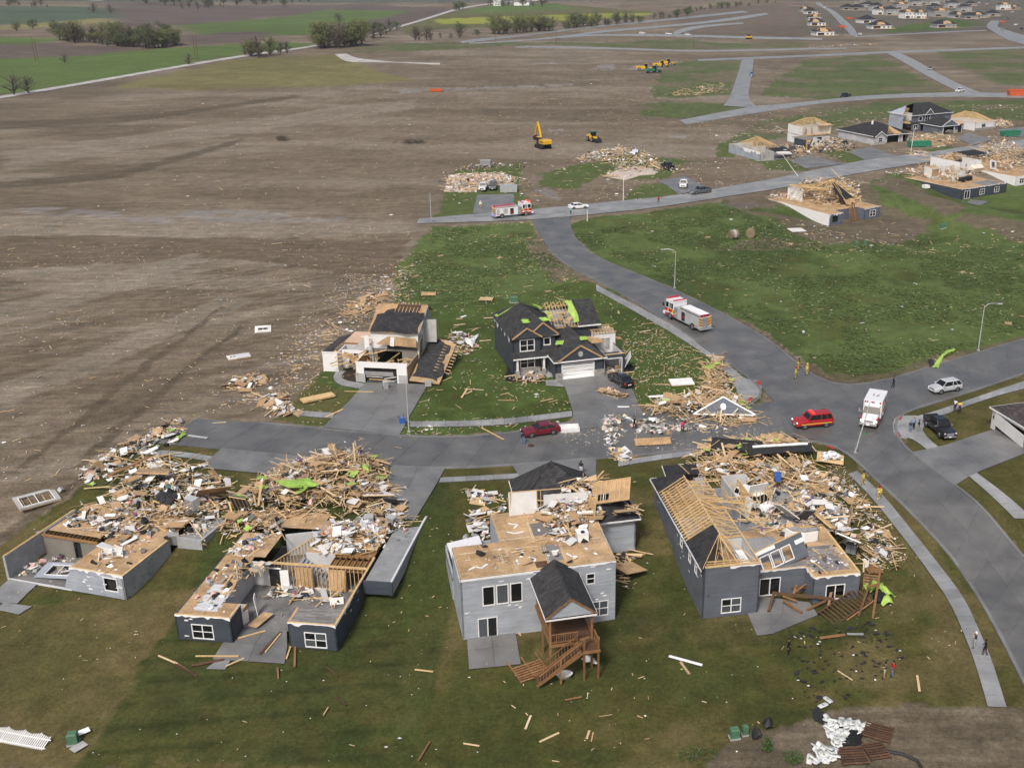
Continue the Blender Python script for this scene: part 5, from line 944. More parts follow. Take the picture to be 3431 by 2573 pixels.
# ==== dark two-storey house still standing
h6=thing('damaged_house','dark slate two-storey house with gables, torn rafters and buckled white garage door','house',(-3.35,147.95,0),R(17.2))
wf='side_dark'
wall(h6,(0,0),(7.3,0),0,2.9,wf,ops=[(.98,5.75,0,2.3)]);wall(h6,(0,4),(0,0),0,2.9,wf);wall(h6,(7.3,0),(7.3,7),0,2.9,wf)
for u0,u1 in ((-.06,.93),(5.82,7.36)):
 for r_ in range(5):
  u=u0
  while u<u1-.05:
   l=min(u1-u,rng.uniform(.3,.6));MB().box((u+.008,-.16,.22*r_+.008),(u+l-.008,-.02-rng.uniform(0,.02),.22*(r_+1)-.008)).bd('stone','stone',h6);u+=l
gd=[]
for i in range(4):
 b_=.16*math.sin(i*1.3);MB().obox((3.36,.06+b_*.5,.33+.53*i),(4.65,.05,.5),eul(R(-14+9*i),R([0,1.5,-1.,.5][i]),0)).bd('garage_door_panel','white',h6)
for a,b_ in (((.93,-.03,0),(.98,-.03,2.35)),((5.75,-.03,0),(5.8,-.03,2.35))):MB().box((a[0]-.06,-.06,0),(b_[0]+.06,.02,2.36)).bd('door_casing','trim',h6)
MB().box((.87,-.06,2.3),(5.86,.02,2.44)).bd('door_casing','trim',h6);MB().box((1,.6,.02),(5.7,.66,2.25)).bd('garage_shade_sheet','shade_and_black',h6)  # dark sheet behind the buckled door stands in for garage shade
hip(h6,0,7.3,0,9.5,2.95,6.2,'roof',.4,skip='b');MB().slab([(.55,-.32,2.98),(6.75,-.32,2.98),(3.65,-.32,5.0)],.3,d=(0,1,0)).bd('gable',wf,h6)
for a,b_ in (((.2,-.42,2.95),(3.65,-.42,5.15)),((3.65,-.42,5.15),(7.1,-.42,2.95))):MB().beam(a,b_,.1,.22).bd('rake_board','osb',h6)
for sg in (-1,1):roofslab(h6,[(3.65+sg*3.4,-.4,2.98),(3.65,-.4,5.12),(3.65,1.9,5.12)],'roof',.08)
MB().slab([(3.3+.35*math.cos(a)+.35,-.36,3.75+.3*math.sin(a)+(.22 if math.sin(a)>0 else 0)) for a in [k*math.pi/6 for k in range(12)]],.06,d=(0,1,0)).bd('gable_vent','insulwall',h6)
wall(h6,(7.35,.45),(10.7,.45),0,2.95,wf,ops=[(.25,2.85,0,2.3)]);wall(h6,(10.7,.45),(10.7,6.5),0,2.95,wf,inner='drywall');lathe(h6,(7.4,.53),(10.7,.53),2.95,w=.16,h=.1);MB().box((7.55,.38,2.3),(10.25,.46,2.42)).bd('door_casing','trim',h6);MB().box((10.2,.38,0),(10.32,.46,2.3)).bd('door_casing','trim',h6);MB().box((7.5,.38,0),(7.6,.46,2.3)).bd('door_casing','trim',h6)
MB().box((7.4,2.5,0),(10.6,2.56,2.6)).bd('garage_shade_sheet','greyjunk',h6);MB().box((7.3,.5,0),(10.6,8,.05)).bd('garage_slab','slab',h6)  # grey sheet across the third bay stands in for its shaded depth
block(h6,7.6,11.0,5.6,8.6,.1,4.6,'drywall',ops_f=[(.9,2.6,1.8,3.9)]);window(h6,(7.6,5.6),(11,5.6),1.0,2.5,1.9,3.8,2,1,broken=.4)
for i in range(8):MB().beam((7.5+.47*i,5.4,4.65),(7.6+.47*i,8.6,4.65),.05,.16).bd('ceiling_joist','stud',h6)
for v in (5.4,7.,8.7):MB().beam((7.4,v,4.8),(11.1,v,4.8),.05,.14).bd('ceiling_joist','stud',h6)
for i in range(5):roofslab(h6,[(6.6+rng.uniform(-.6,.6),2.2+.8*i,4.4-.2*i),(8.4,2.4+.8*i,4.3-.2*i),(8.2,3.4+.8*i,4.5-.15*i),(6.7,3.3+.8*i,4.8-.2*i)],'osb',.05,'torn_roof_sheet')
# main block
wl6=[(.75,2.95,3.55,5.15)]
wall(h6,(-5.3,4.1),(-1.1,4.1),0,5.75,wf,ops=[(1.05,3.25,3.5,5.3),(1.05,3.25,.9,2.55)]);window(h6,(-5.3,4.1),(-1.1,4.1),1.15,3.15,3.6,5.2,2,2,fw=.14);window(h6,(-5.3,4.1),(-1.1,4.1),1.15,3.15,1.0,2.45,2,2,fw=.14)
wall(h6,(-1.1,4.1),(-1.1,4.6),0,5.75,wf);wall(h6,(-1.1,4.6),(1.3,4.6),0,5.75,wf,ops=[(.6,1.6,4.0,5.1),(.2,1.3,0,2.5)]);window(h6,(-1.1,4.6),(1.3,4.6),.68,1.52,4.08,5.02,1,1,fw=.14);window(h6,(-1.1,4.6),(1.3,4.6),.3,1.2,.1,2.4,1,1,glass='glassgrey',name='front_door')
wall(h6,(1.3,4.6),(1.3,7),2.9,5.75,wf);wall(h6,(1.3,7.0),(8.6,7.0),2.9,5.75,wf,ops=[(.5,2.1,4.5,5.2)]);window(h6,(1.3,7.),(8.6,7.),.58,2.02,4.58,5.12,1,1);wall(h6,(8.6,7),(8.6,16),0,5.75,wf);wall(h6,(8.6,16),(-5.3,16),0,5.75,wf);wall(h6,(-5.3,16),(-5.3,4.1),0,5.75,wf);rag(h6,(-5.3,16),(-5.3,4.1),5.6,drop=1.6,step=.7)
MB().box((1.4,7.2,5.5),(8.5,15.9,5.6)).bd('attic_floor','insulwall',h6)
# left roof with two front gables
a=(-2.0,10.0,8.3)
roofslab(h6,[(-5.7,3.7,5.75),(-5.7,16.4,5.75),(-2.0,12.5,8.3),a],'roof',.14);roofslab(h6,[(-5.7,16.4,5.75),(2.2,16.4,5.75),(-2.,12.5,8.3)],'roof',.14);roofslab(h6,[(1.8,4.2,5.75),(a[0],a[1],a[2]),(-2.,12.5,8.3),(2.2,13.,6.1),(1.9,7.,5.9)],'roof',.14);roofslab(h6,[(-5.7,3.7,5.75),a,(1.8,4.2,5.75)],'roof',.14)
MB().tube([(-5.7,3.7,5.82),a],.07,6).bd('hip_cap','roof_brown',h6);MB().tube([(1.8,4.2,5.82),a],.07,6).bd('hip_cap','roof_brown',h6)
for (u0,u1,v,zp) in ((-5.5,-.95,3.72,7.15),(-3.1,1.7,4.25,7.6)):
 m_=(u0+u1)/2;MB().slab([(u0+.3,v,5.6),(u1-.3,v,5.6),(m_,v,zp-.15)],.3,d=(0,1,0)).bd('gable',wf,h6)
 for p,q in (((u0,v-.08,5.62),(m_,v-.08,zp)),((m_,v-.08,zp),(u1,v-.08,5.62))):MB().beam(p,q,.1,.22).bd('rake_board','osb',h6)
 for sg,u in ((-1,u0),(1,u1)):roofslab(h6,[(u,v-.05,5.66),(m_,v-.05,zp-.02),(m_,v+2.6,zp-.02)],'roof',.08)
MB().box((-.9,4.2,5.5),(1.75,4.25,5.7)).bd('fascia','trim',h6)
# back right roof: shingled far end, bare rafters in the middle, torn lime underlay between
yr=11.5
for v0,zz in ((6.6,5.75),(16.4,5.75)):
 roofslab(h6,[(5.6,v0,5.75),(9.0,v0,5.75),(9.0,yr,8.35),(5.6,yr,8.35)],'roof',.14)
MB().box((5.4,6.52,5.58),(9.02,6.6,5.78)).bd('fascia','trim',h6);MB().beam((1.2,6.6,5.75),(5.5,6.6,5.75),.1,.2).bd('sub_fascia','osb',h6)
for i in range(9):
 u=1.5+.5*i
 MB().beam((u,6.7,5.8),(u,yr,8.3),.05,.16).bd('rafter','stud',h6)
 if i%2:MB().beam((u,yr,8.3),(u,16.2,5.8),.05,.16).bd('rafter','stud',h6)
for v,z_ in ((8.,6.5),(9.4,7.2),(10.7,7.9)):MB().beam((1.3,v,z_),(5.6,v+rng.uniform(-.3,.3),z_),.05,.12).bd('purlin','stud',h6)
for i in range(10):MB().obox((1.6+rng.uniform(0,3.4),7.2+rng.uniform(0,4),6.0+rng.uniform(0,1.)),(1.0,.6,.04),eul(R(25),rng.uniform(-.3,.3),rng.uniform(0,3))).bd('torn_roof_sheet','osb',h6)
def lime_rag(par,pts,name='lime_underlay',seed=1,jit=.35,n=4,t_=.03):
 q=ragged_poly(pts,jit,n,seed);return MB().slab([tuple(p) for p in q],t_).bd(name,'lime',par)
sl=(8.35-5.75)/(yr-6.6)
lime_rag(h6,[(4.9,7.2,5.75+.6*sl+.16),(5.75,7.2,5.75+.6*sl+.16),(5.75,yr-.2,8.42),(4.6,yr-.2,8.42)],seed=4,jit=.28);lime_rag(h6,[(1.1,8.3,6.5),(1.8,8.0,6.4),(2.,10.,7.2),(1.4,10.4,7.5)],seed=5,jit=.2);lime_rag(h6,[(-.3,11.2,8.2),(1.2,11.4,7.4),(1.3,12.6,7.4),(-.5,12.6,8.2)],seed=6,jit=.2);lime_rag(h6,[(-5.5,13.4,6.1),(-2.4,13.2,8.0),(-2.4,14.,7.5),(-5.5,15.,5.95)],seed=7,jit=.15)
for (u,v,w_) in ((1.6,2.6,.9),(4.9,2.2,.55),(-2.6,6.9,.6),(.2,7.0,.8)):
 zz=2.95+min(u+.4,v+.4,7.7-u)*3.25/4.05 if u>.5 else 6.9;lime_rag(h6,[(u-w_,v-.4,zz+.14),(u+w_,v-.3,zz+.14),(u+w_*.7,v+.4,zz+.45),(u-w_*.8,v+.5,zz+.45)],seed=int(u*10)+9,jit=.15)
# porch
roofslab(h6,[(-5.6,2.9,2.85),(.2,2.9,2.85),(.2,4.4,3.5),(-5.6,4.15,3.5)],'roof',.12);MB().beam((-5.6,2.86,2.76),(.2,2.86,2.76),.05,.2).bd('fascia','trim',h6)
for u in (-4.9,-.9):
 MB().box((u-.14,3.06,.9),(u+.14,3.34,2.75)).bd('porch_post','trim',h6);MB().box((u-.25,2.95,.1),(u+.25,3.45,.9)).bd('post_base','stone',h6)
MB().box((-5.2,2.9,0),(0,4.5,.12)).bd('porch_slab','concrete',h6)
for r_ in range(4):
 u=-4.6
 while u<-1.25:
  l=min(-1.2-u,rng.uniform(.3,.6));MB().box((u+.008,3.95,.12+.2*r_+.008),(u+l-.008,4.08,.12+.2*(r_+1)-.008)).bd('stone','stone',h6);u+=l
for i in range(3):MB().box((-.9,2.2-.3*i,0),(.3,2.5-.3*i,.36-.12*i)).bd('porch_step','concrete',h6)
MB().obox((11.5,1.6,1.5),(.05,2.4,2.2),eul(R(4),R(28),R(-14))).bd('torn_housewrap','paper',h6);MB().beam((10.8,.7,2.7),(12.4,2.6,3.0),.05,.12).bd('broken_rafter','stud',h6)
bed=at('c4',200,1000);mb=MB();Q=[at('c4',*p) for p in ((150,760),(225,720),(245,860),(265,960),(310,1060),(350,1100),(640,1110),(660,1190),(420,1190),(180,1170),(170,1100),(200,1040),(180,900))]
tag(mb.slab([(p.x,p.y,p.z+.07) for p in Q],.12).bd('planting_bed','blackmulch'),'black mulch bed wrapping the corner of the dark two-storey house','planting bed')
Q=[at('c4',*p) for p in ((1760,900),(1810,905),(1870,1010),(1850,1045),(1750,1050))];tag(MB().slab([(p.x,p.y,p.z+.07) for p in Q],.12).bd('planting_bed','blackmulch'),'small black mulch bed right of the damaged third garage bay','planting bed')
Q=[at('c3',*p) for p in ((380,980),(540,880),(580,1000),(640,1110),(470,1110),(380,1060))];tag(MB().slab([(p.x,p.y,p.z+.07) for p in Q],.12).bd('planting_bed','mulch'),'brown mulch bed inside the curved path of the wrecked white house','planting bed')
# ==== grey garage at the right edge
h17=thing('garage_house','grey house end with white garage door hanging askew at the right edge','house',(53.9,130.9,0),R(-74))
wall(h17,(0,0),(8.,0),0,2.8,'side_h4',ops=[(.75,6.6,0,2.2)]);wall(h17,(0,9),(0,0),0,2.8,'side_h4');MB().box((-.06,-.16,0),(.72,-.02,2.78)).bd('brick_pier','drywall',h17)
hip(h17,0,10,0,12,2.85,5.2,'roof_brown',.45);MB().box((.7,-.06,2.2),(6.7,.02,2.4)).bd('door_casing','trim',h17);MB().obox((3.7,-.25,1.25),(5.9,.05,1.9),eul(R(10),R(7),0)).bd('garage_door_leaf','white',h17);MB().box((.8,.8,0),(6.6,.85,2.2)).bd('garage_shade_sheet','shade_and_black',h17);MB().box((.25,-.24,1.5),(.42,-.16,1.9)).bd('wall_lamp','blackjunk',h17)  # dark sheet behind the askew door paints the garage shade
# ==== houses along the upper street
def corner_frame(c,near,back,z=0.):
 """frame at the near corner, v along the side wall that runs back"""
 a=at(c,*near,z);b_=at(c,*back,z);d=b_-a;rz=math.atan2(d.y,d.x)-math.pi/2
 return (a.x,a.y,0.),rz,math.hypot(d.x,d.y)
# white and grey walk-out ruin with a pyramid of trusses
h9=thing('ruined_house','white sided walk-out house under a pyramid of broken trusses in the green field','house',(59.79,257.58,0),R(32.7))
wall(h9,(.3,22),(.3,.2),-2.7,.05,'side_white');wall(h9,(.3,.2),(4.7,.2),-2.7,.05,'side_blue',ops=[(.9,2.9,-2.0,-.4)]);MB().box((1.2,.7,-2.1),(3.4,.75,-.3)).bd('room_shade_sheet','shade_and_black',h9)  # dark sheet behind the opening paints the shade of the room
wall(h9,(4.7,.2),(4.7,3),-2.7,.05,'side_white');wall(h9,(4.7,3.),(12.2,3.),-2.7,.05,'side_blue',ops=[(1.,2.2,-2.6,-.5)]);wall(h9,(12.2,3.),(12.2,.4),-2.7,.05,'side_blue');wall(h9,(12.2,.4),(17.9,.4),-2.7,.05,'side_blue',ops=[(1.9,3.9,-2.1,-.5)]);window(h9,(12.2,.4),(17.9,.4),2.,3.8,-2.,-.6);wall(h9,(17.9,.4),(17.9,22),-2.7,.05,'side_white')
rag(h9,(.3,.2),(4.7,.2),.1,drop=.6);rag(h9,(12.2,.4),(17.9,.4),.1,drop=.4)
MB().box((.4,3.1,-.25),(17.8,21.8,.02)).bd('floor_deck','joist',h9);MB().box((.4,.3,-.25),(4.6,3.1,.018)).bd('floor_deck','joist',h9);MB().box((12.3,.5,-.25),(17.8,3.1,.018)).bd('floor_deck','joist',h9)
sheets(h9,.4,17.8,3.1,21.8,.06);sheets(h9,.4,4.6,.3,3.1,.06);sheets(h9,12.3,17.8,.5,3.1,.06)
wall(h9,(5.,20.),(10.,20.),.06,2.8,'drywall',ops=[(2.,3.2,1.,2.1)],name='standing_wall');wall(h9,(5.,20.),(5.2,15.),.06,2.6,'drywall',name='standing_wall');wall(h9,(14.,14.),(17.5,14.),.06,2.6,'drywall',name='standing_wall')
a,b_=(11.,12.,5.4),(13.5,13.,5.2)
for i in range(34):
 t_=i/33;p=(a[0]+(b_[0]-a[0])*t_,a[1]+(b_[1]-a[1])*t_,5.3);an=rng.uniform(0,6.28);l=rng.uniform(3.,7.5)
 MB().beam(p,(p[0]+l*math.cos(an),p[1]+l*math.sin(an),rng.uniform(1.4,3.0)),.06,.15).bd('rafter','stud',h9)
for i in range(12):MB().beam((3.+rng.uniform(0,1),17+rng.uniform(-3,2),4.+rng.uniform(-.3,.3)),(9+rng.uniform(0,3),14+rng.uniform(-3,3),3.6+rng.uniform(-1,.8)),.06,.16).bd('rafter','stud',h9)
fz=plane_z((10.,6.,1.2),(15.,7.,1.4),(12.,12.,4.9));patch(h9,[(10.2,6.2),(14.6,6.8),(14.8,9.),(13.4,11.6),(11.4,11.8),(10.4,9.)],fz,.08,'felt','torn_roof_sheet',.5,4,21);patch(h9,[(10.6,5.),(14.6,5.4),(14.4,7.),(11.,7.)],fz,.08,'osb','torn_roof_sheet',.4,3,22,.0)
roofslab(h9,[(11.,20.,2.6),(16.5,20.5,2.6),(15.,23.,2.4),(11.,23.5,2.4)],'felt',.14);roofslab(h9,[(17.,19.,2.4),(20.,19.5,2.2),(19.5,22.,2.2),(17.,22.,2.4)],'felt',.14)
for i in range(9):MB().beam((7.6+.35*i+rng.uniform(-.3,.3),.6,-2.6+rng.uniform(0,.2)),(8.6+.2*i,2.2,.6+rng.uniform(-.5,.9)),.08,.2).bd('fallen_deck_timber','cedar',h9)
# dark blue walk-out ruin
h10=thing('ruined_house','dark blue-grey walk-out house with three back openings and a roofless floor','house',(101.07,288.14,0),R(31.5))
o10=[(1.2,3.4,-2.6,-.5),(7.2,9.2,-2.1,-.6),(13.1,15.1,-2.1,-.6)]
wall(h10,(.4,20.5),(.4,.1),-2.7,.05,'side_slate');wall(h10,(.4,.1),(18.5,.1),-2.7,.05,'side_slate',ops=o10);wall(h10,(18.5,.1),(18.5,20),-2.7,.05,'side_slate')
for i,q in enumerate(o10):window(h10,(.4,.1),(18.5,.1),q[0]+.1,q[1]-.1,q[2]+.1,q[3]-.1,2,1 if i==0 else 2,name='patio_door' if i==0 else 'window')
rag(h10,(.4,.1),(18.5,.1),.1,drop=.3);lathe(h10,(.5,.2),(.5,20.3),.05,w=.25,h=.1);MB().box((.5,.2,-.25),(18.4,20.3,.02)).bd('floor_deck','joist',h10);sheets(h10,.6,18.3,.3,20,.06);planks(h10,9.5,18.,.5,5.5,.065,'plank_grey',.5,2.5,ragged=1.)
block(h10,5.5,8.6,15.,18.,.06,2.9,'drywall',inner='stud');MB().box((5.4,14.9,.8),(8.,14.98,2.6)).bd('osb_wall_panel','osb',h10)
wall(h10,(9.,17.),(17.,17.),.06,2.5,'drywall',name='standing_wall',ops=[(1.5,2.5,.06,2.1),(4.,5.2,.06,2.1)]);wall(h10,(12.,9.),(12.2,13.),.06,2.4,'drywall',name='standing_wall');studwall(h10,(15.,11.),(15.,17.),.06,2.5,.5);studwall(h10,(8.5,11.),(13.,11.),.06,2.4,.5)
MB().obox((10.5,7.6,.65),(5.,1.2,1.2),eul(0,0,R(8))).bd('kitchen_island','shade_and_black',h10);MB().obox((7.2,9.,.9),(2.6,.1,1.8),eul(R(-20),0,R(30))).bd('standing_wall','drywall',h10)
for u in (9.,9.9,10.8):MB().obox((u,9.,1.2),(.7,.08,2.1),eul(R(-6),0,R(20))).bd('door_leaf','white',h10)
# white walk-out ruin cut by the right edge
C=at('e2',2090,1185,-2.6);h11=thing('ruined_house','white sided walk-out ruin at the right edge of the upper street','house',(C.x,C.y,0),R(31.5))
wall(h11,(0,12.),(0,0),-2.7,.05,'side_white');wall(h11,(0,0),(14,0),-2.7,.05,'side_white',ops=[(1.6,3.6,-2.0,-.5)]);window(h11,(0,0),(14,0),1.7,3.5,-1.9,-.6);MB().box((.1,.1,-.25),(14,22,.02)).bd('floor_deck','joist',h11);sheets(h11,.2,14,.2,22,.06)
wall(h11,(-8.,13.),(1.,13.),-.5,2.9,'side_white',ops=[(2.,2.8,1.3,2.2),(5.6,6.6,.8,2.4)]);wall(h11,(-8.,24.),(-8.,13.),-.6,2.9,'side_white');MB().box((-7.8,13.2,-.3),(0.,24,.05)).bd('floor_deck','joist',h11);wall(h11,(1.,13.),(1.,20.),0,2.7,'drywall',name='standing_wall')
MB().obox((3.6,11.,1.4),(3.6,.12,2.6),eul(R(-14),R(9),R(10))).bd('leaning_wall','side_white',h11);MB().obox((3.2,10.7,1.7),(1.4,.06,1.3),eul(R(-14),R(9),R(10))).bd('window_hole','glassgrey',h11)
MB().obox((-1.5,12.6,.6),(4.4,1.6,1.5),eul(R(30),0,0)).bd('sprayed_insulation','pink',h11)
roofslab(h11,[(4.,20.,2.8),(12.,20.,2.8),(12.,25.,3.2),(4.,25.,3.2)],'felt',.14);studwall(h11,(4.,16.),(12.,16.),.06,2.6,.6)
# collapsed pale grey house with crushed cars
o,rz,dp=corner_frame('e1',(590,850),(165,730));h12=thing('ruined_house','pale grey roofless house with crushed dark cars in its collapsed garage','house',o,rz)
wall(h12,(0,dp),(0,0),0,2.8,'side_pale',ops=[(.18*dp,.18*dp+.5,1.9,2.5),(.18*dp+.8,.18*dp+1.3,1.9,2.5)]);rag(h12,(0,dp*.7),(0,0),2.75,drop=1.2,step=.9);lathe(h12,(.1,0),(.1,dp),2.8,w=.2,h=.08);wall(h12,(0,0),(5.,0),0,2.6,'insulwall',ops=[(1.,3.,.9,2.2)]);wall(h12,(5.,0),(5.,5.),0,2.6,'insulwall');MB().box((0.2,.2,0),(14.,dp,.08)).bd('garage_slab','floorslab',h12)
wall(h12,(.2,dp),(9.,dp),0,2.7,'drywall',name='standing_wall');wall(h12,(4.,dp*.6),(9.,dp*.6),0,2.6,'drywall',name='standing_wall');studwall(h12,(5.,dp*.5),(11.,dp*.5),.1,2.9,.5);raftered(h12,3.,11.,dp*.4,dp*.95,2.9,5.2)
roofslab(h12,[(6.6,.2,1.9),(11.4,-.2,1.6),(11.,2.6,2.5),(6.4,3.,2.4)],'drywall',.3,'caved_in_roof');roofslab(h12,[(6.2,1.6,2.3),(12.,1.2,2.2),(12.,4.6,2.8),(6.,4.6,2.9)],'felt',.2,'caved_in_roof');wall(h12,(13.,0),(13.,4.),0,1.3,'brownwall')
# two-storey ruin
o,rz,dp=corner_frame('e1',(1220,690),(950,640));rz=h12.rotation_euler.z;h13=thing('ruined_house','two-storey house ripped open to its rooms with bare rafters on top','house',o,rz)
wall(h13,(-.5,6.5),(-.5,0),0,2.9,'side_slate');wall(h13,(-.5,0),(2.5,0),0,2.9,'stud',ops=[(.6,1.6,0,2.2)],inner='osb');MB().box((-.5,.2,2.85),(5.,8.,2.95)).bd('floor_deck','brownwall',h13)
MB().obox((3.,-.4,1.9),(3.4,.1,2.8),eul(R(12),R(18),R(8))).bd('leaning_wall','white',h13);MB().obox((2.2,-.6,1.8),(.6,.05,.7),eul(R(12),R(18),R(8))).bd('window_hole','glassdark',h13);MB().obox((3.8,-.6,2.4),(.6,.05,.7),eul(R(12),R(18),R(8))).bd('window_hole','glassdark',h13);MB().obox((1.2,-.2,1.5),(.9,.1,3.2),eul(0,R(28),0)).bd('leaning_wall','roof_brown',h13)
b0,b1,bv,bz=4.2,15.5,9.,5.6
wall(h13,(b0,bv+8),(b0,bv),0,bz,'drywall',name='standing_wall');wall(h13,(b0,bv+.8),(b1,bv+.8),2.9,bz,'drywall',name='standing_wall',ops=[(1.4,2.6,2.9,5.),(4.,5.,2.9,5.)]);wall(h13,(b1,bv),(b1,bv+8),0,bz,'drywall',name='standing_wall');MB().box((b0,bv-.5,2.7),(b1,bv+8,2.9)).bd('floor_deck','osb',h13);studwall(h13,(b0,bv-.3),(b1,bv-.3),2.9,bz,.8);wall(h13,(b0,bv-.2),(b1,bv-.2),0,2.6,'innerwall',ops=[(2.,4.,.3,2.),(6.,8.,.3,2.)])
for k in range(3):wall(h13,(b0+3+3*k,bv+.9),(b0+3+3*k,bv+7.8),2.9,bz,'innerwall',name='room_wall',th=.1)
raftered(h13,b0,b1,bv,bv+8,bz,7.9);roofslab(h13,[(b0+6,bv-.3,bz+.1),(b1+.5,bv-.3,bz+.1),(b1+.3,bv+1,bz+.5),(b0+7,bv+1,bz+.5)],'osb',.06,'torn_roof_sheet')
# grey single-storey house
o,rz,dp=corner_frame('e2',(200,630),(-440,545));rz=h12.rotation_euler.z+R(2);h14=thing('damaged_house','pale grey single-storey house with black hipped roof and bare rafters over its garage','house',o,rz)
block(h14,0,4.6,0,dp,0,2.7,'side_ltgrey',[(1.4,3.3,.8,2.3)]);window(h14,(0,0),(4.6,0),1.5,3.2,.9,2.2,1,2,glass='glassgrey');wall(h14,(4.6,1.6),(12.6,1.6),0,2.7,'side_ltgrey',ops=[(1.8,7.,0,2.25)]);wall(h14,(12.6,1.6),(16.,1.6),0,2.7,'side_ltgrey',ops=[(.5,3.,0,2.2)]);wall(h14,(16.,1.6),(16.,dp),0,2.7,'side_ltgrey');wall(h14,(16.,dp),(4.6,dp),0,2.7,'side_ltgrey')
MB().box((-.04,-.14,0),(4.64,-.02,.9)).bd('stone_facing','stone',h14);MB().box((6.3,3.,0),(15.6,3.06,2.4)).bd('garage_shade_sheet','shade_and_black',h14);window(h14,(0,dp),(0,0),dp*.4,dp*.4+.9,1.,2.2,1,1)  # dark sheet across both bays stands in for the shade inside
for u in (6.4,11.6,13.1,15.6):MB().box((u-.1,1.52,0),(u+.1,1.6,2.35)).bd('door_casing','trim',h14)
hip(h14,0,16,1.2,dp,2.75,6.0,'roof2',.45);gable(h14,0,4.6,0,4.,2.75,4.3,'roof2',.3,'side_ltgrey',ends='f')
for i in range(10):MB().beam((6.4+.5*i,1.3,2.9),(8.8+.05*i,3.8,5.0),.06,.16).bd('rafter','stud',h14)
roofslab(h14,[(8.8,1.1,2.95),(12.4,1.1,2.95),(9.2,3.7,4.9)],'osb',.08,'torn_roof_sheet');MB().tube([(6.2,9.,5.2),(6.2,9.,6.3)],.35,8).bd('roof_vent','white',h14)
# blue-grey two-storey house
h15=thing('damaged_house','blue-grey two-storey house with white trim, gables and its left end torn open','house',(125.15,385.37,0),R(28.6))
wall(h15,(0,0),(8.5,0),0,2.8,'side_blue',ops=[(1.6,6.6,0,2.25)]);wall(h15,(0,8.),(0,0),0,2.8,'side_blue');wall(h15,(8.5,0),(8.5,8),0,2.8,'side_blue');wall(h15,(8.6,1.),(12.2,1.),0,2.8,'side_blue',ops=[(.5,2.9,0,2.2)]);wall(h15,(12.2,1.),(12.2,8),0,2.8,'side_blue');MB().box((1.,1.4,0),(12.,1.46,2.3)).bd('garage_shade_sheet','shade_and_black',h15);MB().obox((4.6,-.3,.8),(3.6,.05,1.4),eul(R(50),R(10),0)).bd('garage_door_leaf','white',h15)  # shade inside the garage bays is one dark sheet
for u in (1.5,6.7,9.,11.6):MB().box((u-.1,-.08+(1. if u>8 else 0),0),(u+.1,(1. if u>8 else 0),2.35)).bd('door_casing','trim',h15)
for u0,u1 in ((-.05,1.3),(6.9,8.5)):MB().box((u0,-.14,0),(u1,-.02,1.1)).bd('stone_facing','stone',h15)
hip(h15,0,8.5,0,9,2.85,5.6,'roof2',.4);MB().slab([(1.,-.3,2.9),(8.3,-.3,2.9),(4.6,-.3,4.9)],.3,d=(0,1,0)).bd('gable','side_blue',h15);roofslab(h15,[(8.6,.7,2.9),(12.5,.7,2.9),(12.5,4.,3.6),(8.6,4.,3.6)],'osb',.08,'torn_roof_sheet')
for a,b_ in (((.6,-.36,2.85),(4.6,-.36,5.)),((4.6,-.36,5.),(8.7,-.36,2.85))):MB().beam(a,b_,.08,.24).bd('rake_board','trim',h15)
wall(h15,(-4.,9.5),(0.4,9.5),0,2.9,'side_blue',ops=[(.8,3.,.8,2.4)]);window(h15,(-4,9.5),(.4,9.5),.9,2.9,.9,2.3,2,1);block(h15,-4.,15.,9.8,21.,2.6,5.6,'side_blue',[(3.4,5.,3.5,5.),(6.2,8.8,3.2,5.4)],skip='l');window(h15,(-4,9.8),(15,9.8),3.5,4.9,3.6,4.9,1,1,fw=.16);window(h15,(-4,9.8),(15,9.8),6.4,8.6,3.4,5.2,2,2,fw=.16)
wall(h15,(-4.,21.),(-4.,14.),0,5.6,'side_pale');wall(h15,(-4.,21),(15.,21),0,2.6,'side_blue');MB().box((-3.8,10.,2.5),(1.,20.,2.6)).bd('floor_deck','osb',h15);wall(h15,(1.5,10.),(1.5,20.),2.6,5.5,'drywall',name='room_wall',th=.1)
A,B=hip(h15,-4,15,9.8,21,5.65,8.9,'roof2',.45,skip='l');gable(h15,1.6,5.8,9.3,13.,5.65,7.6,'roof2',.25,'side_blue',ends='f');MB().slab([(-4.,14.,5.6),(-4.,21.,5.6),(-1.,16.,8.2)],.1).bd('gable','side_pale',h15)
roofslab(h15,[(-4.4,9.3,3.),(.6,9.3,3.),(.6,10.6,3.7),(-4.4,10.6,3.7)],'roof2',.1)
for i in range(9):MB().beam((-4.6+.2*i,12.+.9*i,5.7),(-1.5+.2*i,14.+.5*i,7.4),.06,.18).bd('rafter','stud',h15)
# white house with bare rafters
h16=thing('ruined_house','white single-storey house with bare hip rafters beyond the blue-grey house','house',(140.36,394.14,0),R(28.9))
block(h16,0,9.,0,14.,0,2.8,'side_white',[(3.,5.2,.9,2.3)],inner='drywall');window(h16,(0,0),(9,0),3.1,5.1,1.,2.2,1,1);MB().box((-.05,-.14,0),(9.05,-.02,.9)).bd('stone_facing','stone',h16);raftered(h16,-.4,9.4,-.4,14.4,2.8,5.6,.55);MB().box((.3,.3,2.3),(8.7,13.7,2.4)).bd('ceiling_board','drywall',h16);wall(h16,(9.5,3.),(13.5,3.),0,2.6,'drywall',name='standing_wall')
